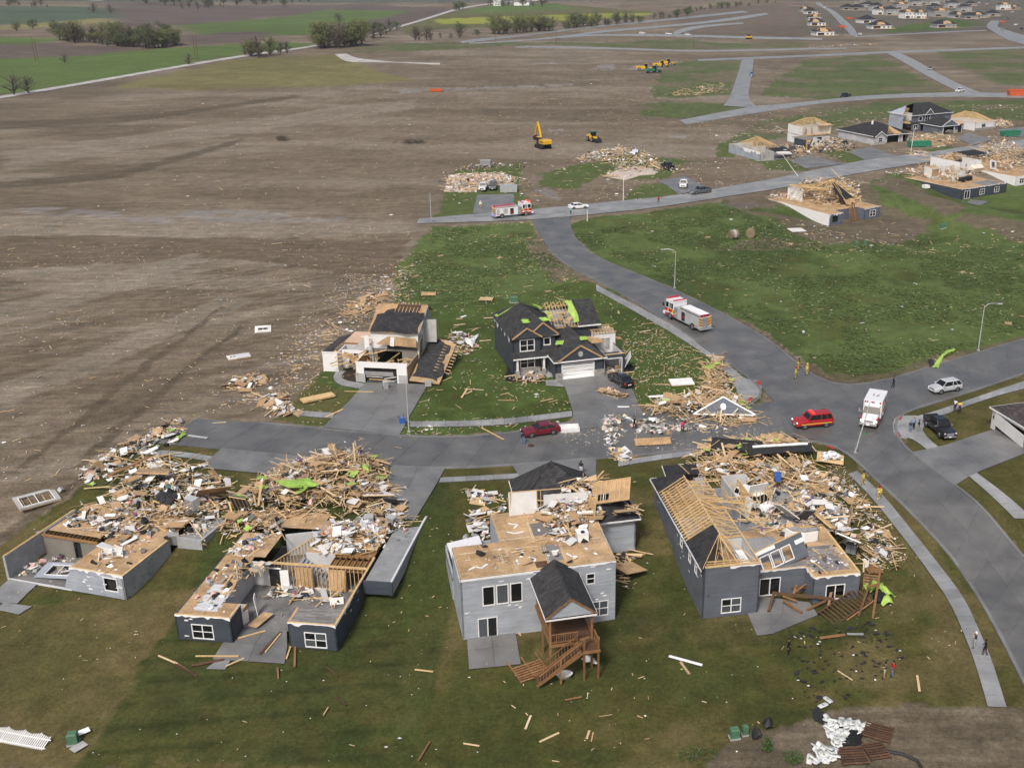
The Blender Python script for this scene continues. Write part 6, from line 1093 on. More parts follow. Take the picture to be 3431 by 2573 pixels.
# ==== flattened slabs
def slab_house(name,label,c,pts,z=.12,mat='drywall'):
 Q=[at(c,*p) for p in pts];m=sum((Vector(q) for q in Q),Vector())/len(Q);t=thing(name,label,'house',(m.x,m.y,m.z))
 MB().slab([(q.x-m.x,q.y-m.y,z) for q in Q],.35).bd('floor_slab',mat,t);return t
simple('pale_floor',[(.50,.42,.36)],.6,noise=(.7,.3))
f7=slab_house('flattened_house','flattened house swept to its pale floor slab behind the parked fire engine','e4',[(105,395),(150,245),(300,235),(700,240),(740,330),(420,330),(405,395)],mat='pale_floor')
f8=slab_house('flattened_house','flattened house with pale floor slab near the overturned white car','e4',[(1590,255),(1700,200),(1900,160),(2080,190),(2060,235),(1930,245),(1790,290)],mat='pale_floor')
sh=thing('metal_shed','ribbed white metal shed squashed on the flattened house beside two cars','shed',tuple(at('e4',703,395)),R(4))
for i in range(14):MB().box((-2.2+.32*i,-1.4,.1),(-2.2+.32*i+.2,1.4,1.7)).bd('rib','galv',sh)
MB().box((-2.15,-1.35,.05),(2.2,1.35,1.62)).bd('shell','metal',sh)
# ==== storm debris
FOOT=[(h2,0,5.4,0,16,.16),(h2,8.2,15.4,12.4,19.6,.16),(h2,0,8,16,21,.1),(h2,10.9,15.5,0,2.6,.14),(h2,3.3,15.4,2.6,12.4,-2.56),(h2,15.7,18.4,8.2,22,-.1),
 (h1,-1,5.2,0,12.6,.16),(h1,-8.5,-1,5.8,12.6,.16),(h1,-8.8,-1.,0,5.3,-2.57),(h1,5.6,8.4,8.5,17,-.1),
 (h3,0,14.9,0,6.1,3.68),(h3,4.7,15.3,6.1,12,3.68),(h3,-.1,4.6,6.2,11.4,.15),(h3,4.7,17.2,12,14.2,3.4),(h3,8,17.2,14,21,4.2),(h3,15.3,20.2,9,18.6,3.5),(h4,5.7,18.9,2.9,21.5,.25),(h4,11.6,16.4,.7,3,.25),(h5,-4,7.3,.2,6.2,.05),(h5,7.5,12,0,11,1.2),(h6,7.4,10.6,.6,8,.1),
 (h9,.4,17.8,3.1,21.8,.08),(h9,.4,4.6,.3,3.2,.08),(h9,12.3,17.8,.5,3.2,.08),(h10,.5,18.4,.2,20.3,.08),(h11,0,14,0,22,.08),(h11,-8,0,13,24,.08),(h12,.2,14,.2,15,.1)]
FINV=[(h.matrix_basis.translation.x,h.matrix_basis.translation.y,math.cos(h.rotation_euler.z),math.sin(h.rotation_euler.z),u0,u1,v0,v1,zz) for h,u0,u1,v0,v1,zz in FOOT]
def base_z(x,y):
 for ox,oy,c,s,u0,u1,v0,v1,zz in FINV:
  dx,dy=x-ox,y-oy
  if abs(dx)>30 or abs(dy)>40:continue
  u=dx*c+dy*s
  if u0<=u<=u1 and v0<=-dx*s+dy*c<=v1:return zz
 return gz(x,y)
WS=1.1
MATL=['wood','osb','drywall','greyjunk','blackjunk','colourjunk','pink','lime','paper','stud']
MI={k:i for i,k in enumerate(MATL)}
UNIT={}
def unit(mat):
 if mat not in UNIT:
  me=bpy.data.meshes.new('piece_'+mat);me.from_pydata([(-.5,-.5,-.5),(.5,-.5,-.5),(.5,.5,-.5),(-.5,.5,-.5),(-.5,-.5,.5),(.5,-.5,.5),(.5,.5,.5),(-.5,.5,.5)],[],BOXF);me.materials.append(M_(mat));UNIT[mat]=me
 return UNIT[mat]
NIND={}
def loose(name,mat,c,size,e,label,cat,group):
 o=link(name,unit(mat));o.location=c;o.rotation_euler=e;o.scale=size;tag(o,label,cat,group);NIND[name]=NIND.get(name,0)+1;return o
class Area:
 def __init__(s,P,r):
  s.P=np.array(P,float);s.r=r;s.lo=s.P.min(0);s.hi=s.P.max(0);s.E=[(a[0],a[1],b_[0]-a[0],b_[1]-a[1],max(1e-9,(b_[0]-a[0])**2+(b_[1]-a[1])**2)) for a,b_ in zip(s.P.tolist(),np.roll(s.P,-1,0).tolist())]
  x,y=s.P[:,0],s.P[:,1];s.area=abs(np.dot(x,np.roll(y,-1))-np.dot(y,np.roll(x,-1)))/2
 def inside(s,x,y):return bool(pip(s.P,np.array([x]),np.array([y]))[0])
 def edge(s,x,y):
  best=1e9
  for ax,ay,dx,dy,dd in s.E:
   t=((x-ax)*dx+(y-ay)*dy)/dd;t=0. if t<0 else(1. if t>1 else t);q=(ax+dx*t-x)**2+(ay+dy*t-y)**2
   if q<best:best=q
  return math.sqrt(best)
 def pts(s,n,seed=None):
  if seed is not None:       # clumped, thinning out towards the edge, a few pieces thrown beyond it
   out=[];c=s.P.mean(0)
   for x,y in s.pts(n):
    if s.r.random()<.07:
     k=s.r.uniform(1.02,1.3);out.append((c[0]+(x-c[0])*k,c[1]+(y-c[1])*k));continue
    d=min(1.,s.edge(x,y)/2.2);f=sfbm(x/1.9,y/1.9,seed+7)
    if s.r.random()<(.25+.75*d)*min(1.,max(.06,(f-.33)*5)):out.append((x,y))
   return out
  out=[]
  while len(out)<n:
   k=max(64,n*3);xs=np.array([s.r.uniform(s.lo[0],s.hi[0]) for _ in range(k)]);ys=np.array([s.r.uniform(s.lo[1],s.hi[1]) for _ in range(k)]);m_=pip(s.P,xs,ys);out+=list(zip(xs[m_],ys[m_]))
  return out[:n]
def AP(c,z,*p):return [at(c,*q,z)[:2] for q in p]
def flake(mb,c,s,mat,r,up=.25):
 n=r.choice((4,5,6));a0=r.uniform(0,6.28);q=[]
 for i in range(n):
  a=a0+6.283*i/n;d=s*r.uniform(.45,1.);q.append((c[0]+d*math.cos(a),c[1]+d*math.sin(a)*r.uniform(.5,1.),c[2]+s*up*r.uniform(-1,1)))
 mb.slab(q,.02+.04*s*r.random(),mat,r.random())
def heap(label,P,peak=1.,wood=300,sheet=20,white=60,junk=60,black=10,lime=0,pink=15,colour=10,ib=0,isx=0,iw=0,seed=1,lmax=4.2,yaw=None,where='',bw=1.,zoff=0.):
 r=random.Random(seed);A=Area(P,r);mb=MB()
 def H(x,y):return peak*min(1.,A.edge(x,y)/2.6)*(.55+.9*sfbm(x/3.,y/3.,seed))
 def ang():return r.uniform(0,math.pi) if yaw is None or r.random()<.35 else yaw+r.gauss(0,.35)
 cb=lambda x,y:base_z(x,y)+zoff
 for i,(x,y) in enumerate(A.pts(int(wood*WS),seed)):
  h=H(x,y);b0=cb(x,y);l=r.uniform(.6,lmax+.6)*(1 if r.random()<.7 else .5);a=ang();w=r.choice((.05,.06,.09,.09,.09,.12,.16))*bw;z_=b0+.05+h*r.random()**.7
  pt=r.gauss(0,.12+.13*min(1,h));dz=l/2*math.sin(pt);z_=max(z_,b0+.05+abs(dz)*.8)
  dx,dy=l/2*math.cos(a)*math.cos(pt),l/2*math.sin(a)*math.cos(pt)
  mb.beam((x-dx,y-dy,z_-dz),(x+dx,y+dy,z_+dz),w,.045,MI['wood'] if r.random()<.8 else MI['stud'],r.random(),r.uniform(-.6,.6))
 for x,y in A.pts(int((wood+white)*1.5*bw)+40,seed+5):      # splinters and crumbs
  b0=cb(x,y)+.03;a=ang();l=r.uniform(.12,.9);z_=b0+H(x,y)*r.random();k=r.choices(('wood','drywall','greyjunk','osb','paper','pink'),(wood,white*.6,junk,wood*.2,white*.4,pink))[0]
  if k=='wood':mb.beam((x-l/2*math.cos(a),y-l/2*math.sin(a),z_),(x+l/2*math.cos(a),y+l/2*math.sin(a),z_+r.gauss(.03,.1)),.05*bw,.03,MI[k],r.random())
  else:flake(mb,(x,y,z_),l*.35,MI[k],r,.4)
 for i,(x,y) in enumerate(A.pts(sheet,seed+1)):
  h=H(x,y);s=(r.uniform(.6,2.2),r.uniform(.5,1.25),.03);mb.obox((x,y,cb(x,y)+.1+h*r.uniform(.4,1.)),s,eul(r.gauss(0,.3),r.gauss(0,.3),r.uniform(0,6.3)),MI['osb'],r.random())
 for i,(x,y) in enumerate(A.pts(int(white*.8),seed+2)):
  h=H(x,y);z_=cb(x,y)+.06+h*r.uniform(.4,1.05)
  if r.random()<.6:mb.obox((x,y,z_),(r.uniform(.2,1.1)*(1.6 if r.random()<.15 else 1),r.uniform(.12,.7),.025),eul(r.gauss(0,.35),r.gauss(0,.35),r.uniform(0,6.3)),MI['drywall'] if r.random()<.75 else MI['greyjunk'],r.random())
  else:flake(mb,(x,y,z_),r.uniform(.12,.6),MI['paper'] if r.random()<.6 else MI['drywall'],r,.4)
 for k,n in (('greyjunk',junk),('blackjunk',black),('pink',pink),('colourjunk',colour)):
  for x,y in A.pts(n,seed+3):
   z_=cb(x,y)+.08+H(x,y)*r.uniform(.3,1.)
   if r.random()<.45:mb.obox((x,y,z_),(r.uniform(.2,.9),r.uniform(.15,.6),r.uniform(.1,.5)),eul(r.gauss(0,.5),r.gauss(0,.5),r.uniform(0,6.3)),MI[k],r.random())
   else:flake(mb,(x,y,z_),r.uniform(.15,.55),MI[k],r,.5)
 for x,y in A.pts(lime) if lime else []:flake(mb,(x,y,cb(x,y)+.15+H(x,y)),r.uniform(.5,1.4),MI['lime'],r,.25)
 o=mb.bd('debris_heap',MATL);tag(o,label,kind='stuff')
 for x,y in A.pts(int(ib*.6)):
  h=H(x,y);l=r.uniform(2.0,lmax+.8);a=ang();pt=r.gauss(0,.08+.1*min(1,h));z_=cb(x,y)+.12+max(h*1.02,l/2*abs(math.sin(pt)));loose('lumber_board','wood',(x,y,z_),(l,r.choice((.14,.19,.19,.24))*bw,.045),(r.uniform(-.4,.4),-pt,a),'pale lumber board on '+where,'lumber','loose boards on '+where)
 for x,y in A.pts(isx):
  h=H(x,y);loose('plywood_sheet','osb',(x,y,cb(x,y)+.25+h),(r.uniform(1.3,2.44),r.uniform(.8,1.22),.03),(r.gauss(0,.22),r.gauss(0,.22),r.uniform(0,6.3)),'tan sheathing sheet on '+where,'sheathing','loose sheets on '+where)
 for x,y in A.pts(iw):
  h=H(x,y);loose('drywall_panel','drywall',(x,y,cb(x,y)+.25+h),(r.uniform(.8,1.9),r.uniform(.4,1.),.03),(r.gauss(0,.3),r.gauss(0,.25),r.uniform(0,6.3)),'white drywall panel on '+where,'drywall','loose white panels on '+where)
 return o
# --- first two ruins
heap('white and tan wreckage heaped over the leftmost ruin',AP(1,.2,(640,640),(760,550),(870,450),(1060,390),(1300,430),(1500,410),(1700,440),(1760,590),(1650,680),(1500,860),(1310,860),(1200,810),(1080,850),(760,860),(690,800),(800,700)),1.1,430,26,300,150,45,0,50,28,ib=22,isx=4,iw=16,seed=11,where='the leftmost ruined house',lmax=3.6)
heap('dark and white clutter across the deck of the leftmost ruin',AP(1,.2,(470,790),(560,690),(680,640),(780,700),(1000,790),(1180,810),(1140,890),(1000,930),(740,920),(690,850),(580,850)),.45,90,8,120,60,50,0,20,8,iw=5,seed=10,where='the deck of the leftmost ruin',lmax=2.4)
heap('loose litter around the leftmost ruin front',AP(1,None,(800,470),(1000,280),(1120,240),(1400,330),(1620,350),(1560,420),(1300,430),(1050,400),(860,470)),.35,110,6,70,20,4,0,6,4,ib=6,iw=6,seed=12,where='the yard left of the leftmost ruin',lmax=3.)
heap('great heap of splintered lumber in front of the second ruin',AP(2,.1,(640,580),(870,440),(1030,352),(1280,300),(1420,275),(1600,300),(1720,300),(1760,400),(1770,560),(1700,640),(1500,700),(1300,720),(1000,740),(900,850),(640,860),(510,800),(620,720)),1.9,1150,60,150,110,40,12,20,34,ib=44,isx=10,iw=8,seed=13,where='the lumber heap before the second ruin',lmax=4.)
heap('wreckage on the garage slab right of the second ruin',AP(2,-.1,(1600,560),(1850,540),(1990,760),(1930,860),(1760,900),(1650,860),(1560,740)),.8,130,8,90,60,22,0,16,10,ib=5,iw=5,seed=14,where='the garage slab of the second ruin',lmax=2.8)
heap('white drywall rubble on the floor of the second ruin',AP(2,.1,(1250,860),(1420,770),(1560,760),(1720,820),(1740,960),(1620,1010),(1380,1010),(1210,980)),.75,110,14,300,60,10,0,20,12,ib=4,iw=12,seed=15,where='the white rubble inside the second ruin',lmax=2.2)
heap('bedding and plaster on the left floor of the second ruin',AP(2,.1,(560,1010),(690,890),(890,880),(850,970),(720,1040)),.35,25,2,70,10,6,0,10,6,seed=16)
heap('smashed furniture on the basement floor of the second ruin',AP('c1',-2.5,(680,670),(900,640),(1460,680),(1480,780),(1320,800),(1100,770),(800,740),(740,800)),.5,60,8,70,40,26,0,14,16,ib=6,iw=5,seed=17,where='the basement floor of the second ruin',lmax=2.8)
heap('dark clutter in the deep basement corner of the second ruin',AP('c1',-2.5,(830,430),(900,280),(1000,300),(960,430)),.6,24,4,8,50,60,0,4,4,seed=18)
heap('splintered joists along the inner floor edge of the second ruin',AP('c1',.1,(400,770),(560,560),(690,410),(730,410),(650,560),(540,770)),.3,90,4,16,14,22,0,4,3,seed=19,yaw=1.2,lmax=2.6)
heap('plaster and insulation spilled in the leftmost ruin basement',AP('c2',-2.5,(170,1010),(230,850),(340,680),(420,640),(430,760),(300,900),(680,820),(800,860),(700,980),(300,1000)),.7,30,6,80,30,12,0,14,2,seed=20,lmax=2.)
# --- middle house and corner house
heap('collapsed white walls on the bare deck of the roofless middle house',AP(3,3.7,(690,515),(760,430),(880,380),(1120,350),(1150,480),(1060,590),(970,680),(870,690),(790,610)),1.15,150,26,230,40,12,0,30,6,ib=14,isx=4,iw=16,seed=21,where='the wreck on the roofless middle house',lmax=2.8)
heap('broken rafters over the front edge of the roofless middle house',AP(3,4.2,(850,335),(960,270),(1100,285),(1250,330),(1180,365),(1000,365)),.7,130,10,30,10,3,0,8,2,ib=12,seed=22,where='the front of the roofless middle house',lmax=3.6)
heap('caved-in white siding on the low wing of the roofless middle house',AP(3,.3,(245,660),(340,460),(560,450),(470,520),(480,660)),.7,40,6,60,50,16,0,10,2,iw=10,seed=23,where='the low left wing of the roofless middle house',lmax=2.4)
heap('shingles and scraps on the grass behind the roofless middle house',AP(3,None,(320,430),(300,350),(430,365),(545,385),(520,440)),.35,40,8,40,14,16,0,16,3,ib=4,iw=3,seed=24,where='the grass left of the hipped garage roof',lmax=2.)
heap('splintered boards against the right wall of the roofless middle house',AP(3,None,(1225,730),(1350,680),(1385,730),(1320,830),(1290,950),(1235,950)),.5,80,8,10,6,3,0,4,0,ib=8,isx=3,seed=25,where='the right side of the roofless middle house',lmax=3.)
heap('lumber and plaster over the garage of the corner house',AP(4,.4,(380,350),(600,300),(1000,330),(1280,290),(1300,370),(1350,540),(1260,560),(1100,510),(960,440),(620,430)),1.9,800,34,170,70,16,3,36,8,ib=40,isx=6,iw=10,seed=26,where='the collapsed garage of the corner house',lmax=4.6)
heap('roof wreckage between the street and the corner house',AP(4,None,(440,285),(560,180),(700,150),(1000,140),(1200,150),(1230,250),(1200,300),(900,285),(600,310)),.9,330,34,40,20,60,10,8,3,ib=24,isx=10,seed=27,where='the roof wreck by the street at the corner house',lmax=4.6)
heap('kitchen wreckage over the right side of the corner house',AP(4,.3,(1170,720),(1080,570),(1340,545),(1560,600),(1620,740),(1600,870),(1500,840),(1430,790),(1280,780)),1.,150,14,190,110,50,0,20,18,ib=8,iw=10,seed=28,where='the kitchen side of the corner house',lmax=2.6)
heap('scattered wreckage on the lawn right of the corner house',AP(4,None,(1330,400),(1560,470),(1800,760),(1900,1000),(1640,1060),(1630,800),(1570,600),(1350,540)),.12,220,14,130,60,24,0,20,8,ib=22,iw=8,seed=29,where='the lawn right of the corner house',lmax=2.8)
heap('wrecked roof timber in the stripped middle of the corner house',AP(4,.3,(900,520),(1080,520),(1100,700),(1160,800),(930,800),(860,720)),.5,90,8,70,60,60,0,16,4,seed=30,lmax=2.6)
for k,(lb,c,z_,q) in enumerate((('scraps on the bare deck of the roofless middle house',3,3.7,[(280,880),(260,720),(480,680),(700,660),(1100,620),(1190,770)]),('scraps on the tan deck of the leftmost ruin',1,.2,[(620,1090),(860,900),(1180,930),(930,1160)]),('scraps on the left floor of the second ruin',2,.1,[(210,1430),(560,1040),(700,1060),(560,1250),(560,1440)]),('scraps on the plank floor of the corner house',4,.2,[(1290,1080),(1180,900),(1440,880),(1590,1050)]))):heap(lb,AP(c,z_,*q),.03,14,2,14,16,10,0,5,2,seed=95+k,lmax=1.4)
# --- middle row
heap('long drift of lumber left of the wrecked white house',AP(5,None,(170,390),(180,320),(270,190),(390,80),(570,50),(545,130),(470,170),(300,210),(250,290)),.5,330,20,40,16,6,0,8,4,ib=10,isx=3,seed=31,where='the lumber drift left of the wrecked white house',lmax=3.6)
heap('siding and boards right of the wrecked white house',AP(5,None,(940,290),(1110,330),(1110,400),(1000,450),(920,540),(900,440)),.6,110,12,70,30,12,0,8,3,ib=4,iw=4,seed=32,where='the scraps right of the slid-off roof',lmax=2.8)
heap('broken wall frames on the bare earth left of the driveway',AP('b8',None,(1400,1110),(1450,1040),(1600,1010),(1640,1080),(1500,1135)),.7,80,18,50,14,2,0,6,0,ib=5,isx=4,iw=3,seed=33,where='the wreck on the bare earth left of the driveway',lmax=2.8)
heap('window frame wreckage at the driveway of the wrecked white house',AP('b8',None,(1570,1160),(1740,1140),(1810,1230),(1900,1260),(1700,1290),(1620,1240)),.4,70,12,60,10,2,0,8,3,ib=5,isx=3,iw=4,seed=34,where='the window wreck by the driveway',lmax=3.)
heap('porch rubble before the dark two-storey house',AP('c4',None,(190,1150),(330,1060),(640,1050),(690,1180),(440,1200)),.4,80,6,20,20,30,0,6,3,ib=4,seed=35,where='the porch of the dark two-storey house',lmax=2.4)
heap('rubble in the open third garage bay',AP('c4',.3,(1470,1000),(1690,980),(1690,1040),(1480,1050)),.8,40,8,14,30,20,0,6,12,seed=36,lmax=2.)
heap('wreckage beside the black sedan on the driveway',AP('g4',None,(0,300),(70,240),(160,280),(210,320),(100,330)),.35,40,8,16,4,2,0,4,0,ib=4,isx=3,seed=37,where='the pieces by the black sedan',lmax=2.6)
heap('tall corner heap of bright lumber by the crossing',AP('g4',None,(325,385),(480,335),(700,335),(750,150),(840,30),(890,70),(960,200),(975,300),(1060,370),(1140,500),(900,525),(600,480),(400,475)),1.2,900,40,110,30,24,9,14,4,ib=60,isx=10,iw=8,seed=38,where='the corner lumber heap by the crossing',lmax=4.4)
heap('plaster rubble strewn across the street',AP('g4',None,(15,480),(110,445),(190,470),(200,550),(150,640),(115,730),(70,660),(60,560)),.05,40,4,150,120,8,0,60,6,seed=39,lmax=1.6)
heap('heap of laths and plaster at the street edge',AP('g4',None,(95,725),(180,695),(260,715),(235,780),(130,770)),.5,70,4,110,10,3,0,20,2,ib=6,iw=3,seed=40,where='the plaster heap at the street edge',lmax=2.4)
heap('plaster crumbs on the street below the lumber heap',AP('g4',None,(200,470),(400,480),(700,500),(1000,530),(1000,560),(600,590),(300,580)),.03,40,3,90,110,14,0,50,8,seed=41,lmax=1.4)
heap('drift of wreckage along the ditch at the left street end',AP(1,None,(540,470),(740,270),(1000,150),(1180,60),(1330,0),(1400,70),(1290,200),(1080,260),(900,390),(660,500)),.3,190,20,180,90,30,2,20,10,ib=8,isx=3,iw=6,seed=42,where='the ditch at the left end of the street',lmax=3.)
# --- upper street
heap('pale wreckage on the flattened house behind the fire engine',AP('e4',.1,(105,390),(145,245),(300,228),(700,228),(820,280),(780,340),(620,335),(430,340),(405,400)),.9,420,40,330,70,20,0,60,10,ib=0,iw=0,seed=43,lmax=4.5,bw=1.4)
heap('rubble line behind the flattened left house',AP('e4',None,(170,200),(240,170),(520,140),(780,150),(790,180),(500,190),(260,205)),.8,40,6,60,80,16,0,20,4,seed=44,lmax=3.,bw=1.4)
heap('wreckage of the flattened house around the overturned white car',AP('g5',None,(345,365),(420,315),(560,275),(760,250),(960,275),(1060,330),(1140,395),(1230,455),(1000,450),(620,480),(700,410),(560,372)),.9,460,40,360,90,40,0,60,30,seed=45,lmax=4.5,bw=1.5)
heap('shattered walls and trusses over the white walk-out ruin',AP('e3',.1,(210,560),(480,500),(620,340),(1000,310),(1600,320),(1790,560),(1790,640),(1300,700),(900,670),(500,610)),2.4,700,60,330,70,20,0,60,6,ib=0,seed=46,lmax=5.,bw=1.5)
heap('timber fallen off the white walk-out ruin at its left',AP('e3',None,(0,570),(300,490),(480,500),(300,620),(150,620)),.4,90,6,40,10,2,0,6,0,seed=47,lmax=4.,bw=1.4)
heap('wreckage on the floor of the dark blue walk-out ruin',AP('e2',.1,(420,1010),(700,960),(900,900),(1150,900),(1620,920),(1640,1000),(1500,1110),(1200,1150),(950,1090),(650,1050)),1.2,360,30,240,90,50,0,30,10,seed=48,lmax=4.,bw=1.4)
heap('trusses and white walls over the right-edge ruin',AP('e2',.1,(1480,770),(1640,650),(2080,620),(2212,700),(2212,1000),(1900,1000),(1750,940)),2.0,520,40,240,50,20,0,60,6,seed=49,lmax=5.,bw=1.5)
heap('lumber spread on the street before the right-edge ruin',AP('e2',None,(900,840),(1100,780),(1300,740),(1470,770),(1470,850),(1000,870)),.7,320,16,20,10,40,0,6,0,seed=50,lmax=4.5,bw=1.5)
heap('crushed garage of the two-storey ruin',AP('e1',.1,(1240,650),(1540,570),(1880,640),(1850,700),(1560,720),(1250,740)),1.9,300,30,260,90,90,0,20,6,seed=51,lmax=3.5,bw=1.4)
heap('rubble around the crushed dark cars',AP('e1',None,(740,720),(900,650),(1200,680),(1300,760),(1100,800),(900,810)),1.1,200,24,120,60,80,0,16,4,seed=52,lmax=3.,bw=1.4)
heap('lumber spread before the blue-grey house',AP('e2',None,(640,600),(760,500),(1000,470),(1270,520),(1390,570),(1200,650),(930,670),(780,620)),.5,420,26,60,20,6,0,10,4,seed=53,lmax=4.5,bw=1.5)
heap('wreckage right of the white rafter house',AP('e2',None,(1790,310),(1900,280),(2090,360),(1950,405),(1800,380)),.6,130,14,110,40,6,0,14,2,seed=54,lmax=4.,bw=1.4)
heap('metal scraps by the street lamp on the upper street',AP('e2',None,(660,740),(740,690),(990,740),(980,800),(690,790)),.4,70,8,80,40,20,0,8,2,seed=55,lmax=3.,bw=1.4)
heap('broken timber and shingles beside the collapsed pale house',AP('e1',None,(640,440),(850,430),(1250,400),(1240,470),(900,480)),.4,80,8,60,10,20,0,4,0,seed=56,lmax=4.,bw=1.4)
heap('timber scraps on the empty lots at upper right',AP('b3',None,(0,590),(120,540),(420,500),(400,560),(150,580)),.2,120,6,30,6,2,0,4,0,seed=57,lmax=5.,bw=2.)
heap('litter band below the far subdivision',AP('b3',None,(900,290),(1100,270),(1330,262),(1330,275),(1100,285)),.5,60,10,80,40,10,0,10,0,seed=58,lmax=4.,bw=2.)
# --- thin litter everywhere
def litter(label,P,n,size,mix,seed,lw=.1,name='litter'):
 r=random.Random(seed);A=Area(P,r);mb=MB()
 ks=list(mix);ws=[mix[k] for k in ks]
 for x,y in A.pts(n):
  if sfbm(x/11.,y/11.,seed)<r.uniform(.25,.62):continue
  k=r.choices(ks,ws)[0];z_=gz(x,y)+.03;s=size*r.uniform(.4,1.)*(2.2 if r.random()<.08 else 1)
  if k=='wood':
   a=r.uniform(0,3.14);l=s*r.uniform(.8,3.2);mb.beam((x-l/2*math.cos(a),y-l/2*math.sin(a),z_),(x+l/2*math.cos(a),y+l/2*math.sin(a),z_+.04),lw,.04,MI['wood'],r.random())
  else:flake(mb,(x,y,z_+.02),s*.5,MI[k],r,.12)
 return tag(mb.bd(name,MATL),label,kind='stuff')
WM={'wood':6,'paper':3,'osb':1.4,'greyjunk':1,'drywall':1,'pink':.5,'colourjunk':.3,'lime':.25}
MIDL=AP('d',None,(585,905),(715,790),(880,662),(1100,640),(1262,604),(1480,722),(1600,810),(1600,880),(1240,905),(990,940),(865,940))
LOT=AP('d',None,(935,490),(1145,480),(1240,590),(1258,604),(1100,640),(880,662),(862,580))
FLD=AP('d',None,(1240,515),(1420,458),(1900,520),(2212,560),(2212,720),(2010,785),(1846,825),(1700,755),(1590,685),(1400,595))
FG=AP('d',None,(0,1230),(300,1300),(950,1040),(1350,1010),(1420,1030),(1900,1050),(2080,1300),(2150,1500),(1800,1650),(100,1650),(0,1500))
DIR=AP('d',None,(0,480),(900,490),(860,650),(720,790),(590,900),(330,945),(60,1120),(0,1160))
FARD=AP('d',None,(300,230),(900,180),(1400,170),(1440,260),(1650,300),(1480,345),(1240,350),(930,360),(880,470),(200,470))
UPL=AP('d',None,(940,440),(1150,350),(1480,345),(1600,330),(1950,400),(1700,420),(1200,440))
litter('small boards and scraps strewn on the lawns of the middle row',MIDL,1500,.32,WM,61,.07);litter('boards and scraps strewn over the green lot behind the middle row',LOT,950,.36,WM,62,.08);litter('boards and scraps strewn over the wide green field',FLD,1300,.34,WM,63,.08)
litter('small scraps dotted over the foreground lawns',FG,800,.2,{'wood':3,'paper':3,'osb':1,'greyjunk':1,'pink':.5,'lime':.4,'blackjunk':1},64,.07);litter('scraps strewn over the bare earth at left',DIR,1800,.36,{'wood':5,'osb':2,'paper':2,'greyjunk':1},65)
litter('scraps strewn over the far bare earth',FARD,1400,.7,{'wood':4,'osb':3,'paper':1.5,'greyjunk':3},66,.16);litter('scraps around the flattened houses',UPL,700,.7,WM,67,.15)
litter('dense scraps where the lumber drift meets the lawn',AP('d',None,(590,870),(640,740),(780,640),(870,570),(900,640),(760,720),(680,830)),600,.6,WM,68)
litter('torn black roofing felt on the grass below the corner house',AP('d',None,(1690,1360),(1900,1340),(1960,1420),(1900,1470),(1800,1530),(1760,1580),(1730,1500)),170,.55,{'blackjunk':8,'paper':.5},69)
litter('scraps over the lots around the upper street',AP('d',None,(1480,270),(1700,235),(2212,225),(2212,330),(1880,345),(1640,360)),1100,1.,WM,70,.2)
litter('scraps over the slope below the upper street ruins',AP('d',None,(1560,460),(1700,420),(1900,480),(2212,480),(2212,560),(1700,540)),420,.7,WM,71,.14)
litter('fine splinters along the lawn and kerb before the middle row',AP('d',None,(860,945),(1230,915),(1380,885),(1600,880),(1640,850),(1560,770),(1380,690),(1330,760),(1300,850),(1100,900),(880,910)),1500,.3,WM,72,.06)
litter('splinters drifting from the earth onto the left lawn and street end',AP('d',None,(380,905),(600,860),(740,730),(880,640),(900,560),(760,570),(620,720),(520,850),(330,940)),1000,.42,WM,73,.09)
litter('crumbs over the street by the plaster rubble',AP('d',None,(1210,920),(1300,900),(1650,890),(1700,940),(1500,970),(1300,985),(1230,980)),900,.22,{'paper':3,'wood':3,'greyjunk':3,'pink':1},74,.05)
litter('crumbs over the driveways of the first two ruins',AP('d',None,(420,1000),(480,972),(700,990),(850,1005),(950,1015),(900,1115),(850,1060),(760,985),(620,1000)),420,.22,{'paper':3,'wood':4,'greyjunk':2},75,.05)
litter('crumbs and splinters around the lawn right of the corner house',AP(4,None,(1250,330),(1500,330),(1640,520),(1850,760),(1960,1010),(1700,1080),(1600,700),(1300,520)),900,.24,{'paper':3,'wood':4,'greyjunk':2,'osb':1},76,.05)
# individually placed boards of the lawns: the ones that show largest
def strew(n,P,lab,grp,seed,lo=1.6,hi=3.6,kind='board'):
 r=random.Random(seed);A=Area(P,r)
 for x,y in A.pts(n):
  l=r.uniform(lo,hi);a=r.gauss(.75,.5) if r.random()<.7 else r.uniform(0,3.14)
  if kind=='board':loose('lumber_board','wood',(x,y,gz(x,y)+.035),(l,r.choice((.1,.14,.19,.24)),.05),(0,0,a),lab,'lumber',grp)
  elif kind=='sheet':loose('plywood_sheet','osb',(x,y,gz(x,y)+.04),(r.uniform(.8,1.9),r.uniform(.6,1.2),.03),(r.gauss(0,.04),r.gauss(0,.04),a),lab,'sheathing',grp)
  else:loose('drywall_panel','drywall',(x,y,gz(x,y)+.04),(r.uniform(.5,1.6),r.uniform(.25,.8),.03),(r.gauss(0,.04),r.gauss(0,.04),a),lab,'drywall',grp)
strew(24,AP('d',None,(700,905),(920,850),(1010,640),(1100,640),(1085,820),(1230,880),(1220,905),(900,930)),'pale lumber board lying on the lawn between the two middle-row houses','boards on the lawn between the middle-row houses',81,1.4,2.8)
strew(20,AP('d',None,(1380,880),(1300,640),(1400,680),(1560,790),(1580,860)),'pale lumber board lying on the lawn right of the dark two-storey house','boards on the lawn right of the dark house',82,1.4,3.)
strew(10,AP('d',None,(1000,1100),(1340,1400),(1880,1380),(2050,1500),(1500,1600),(950,1620)),'thin weathered board lying on the foreground grass','boards on the foreground grass',83,.9,2.)
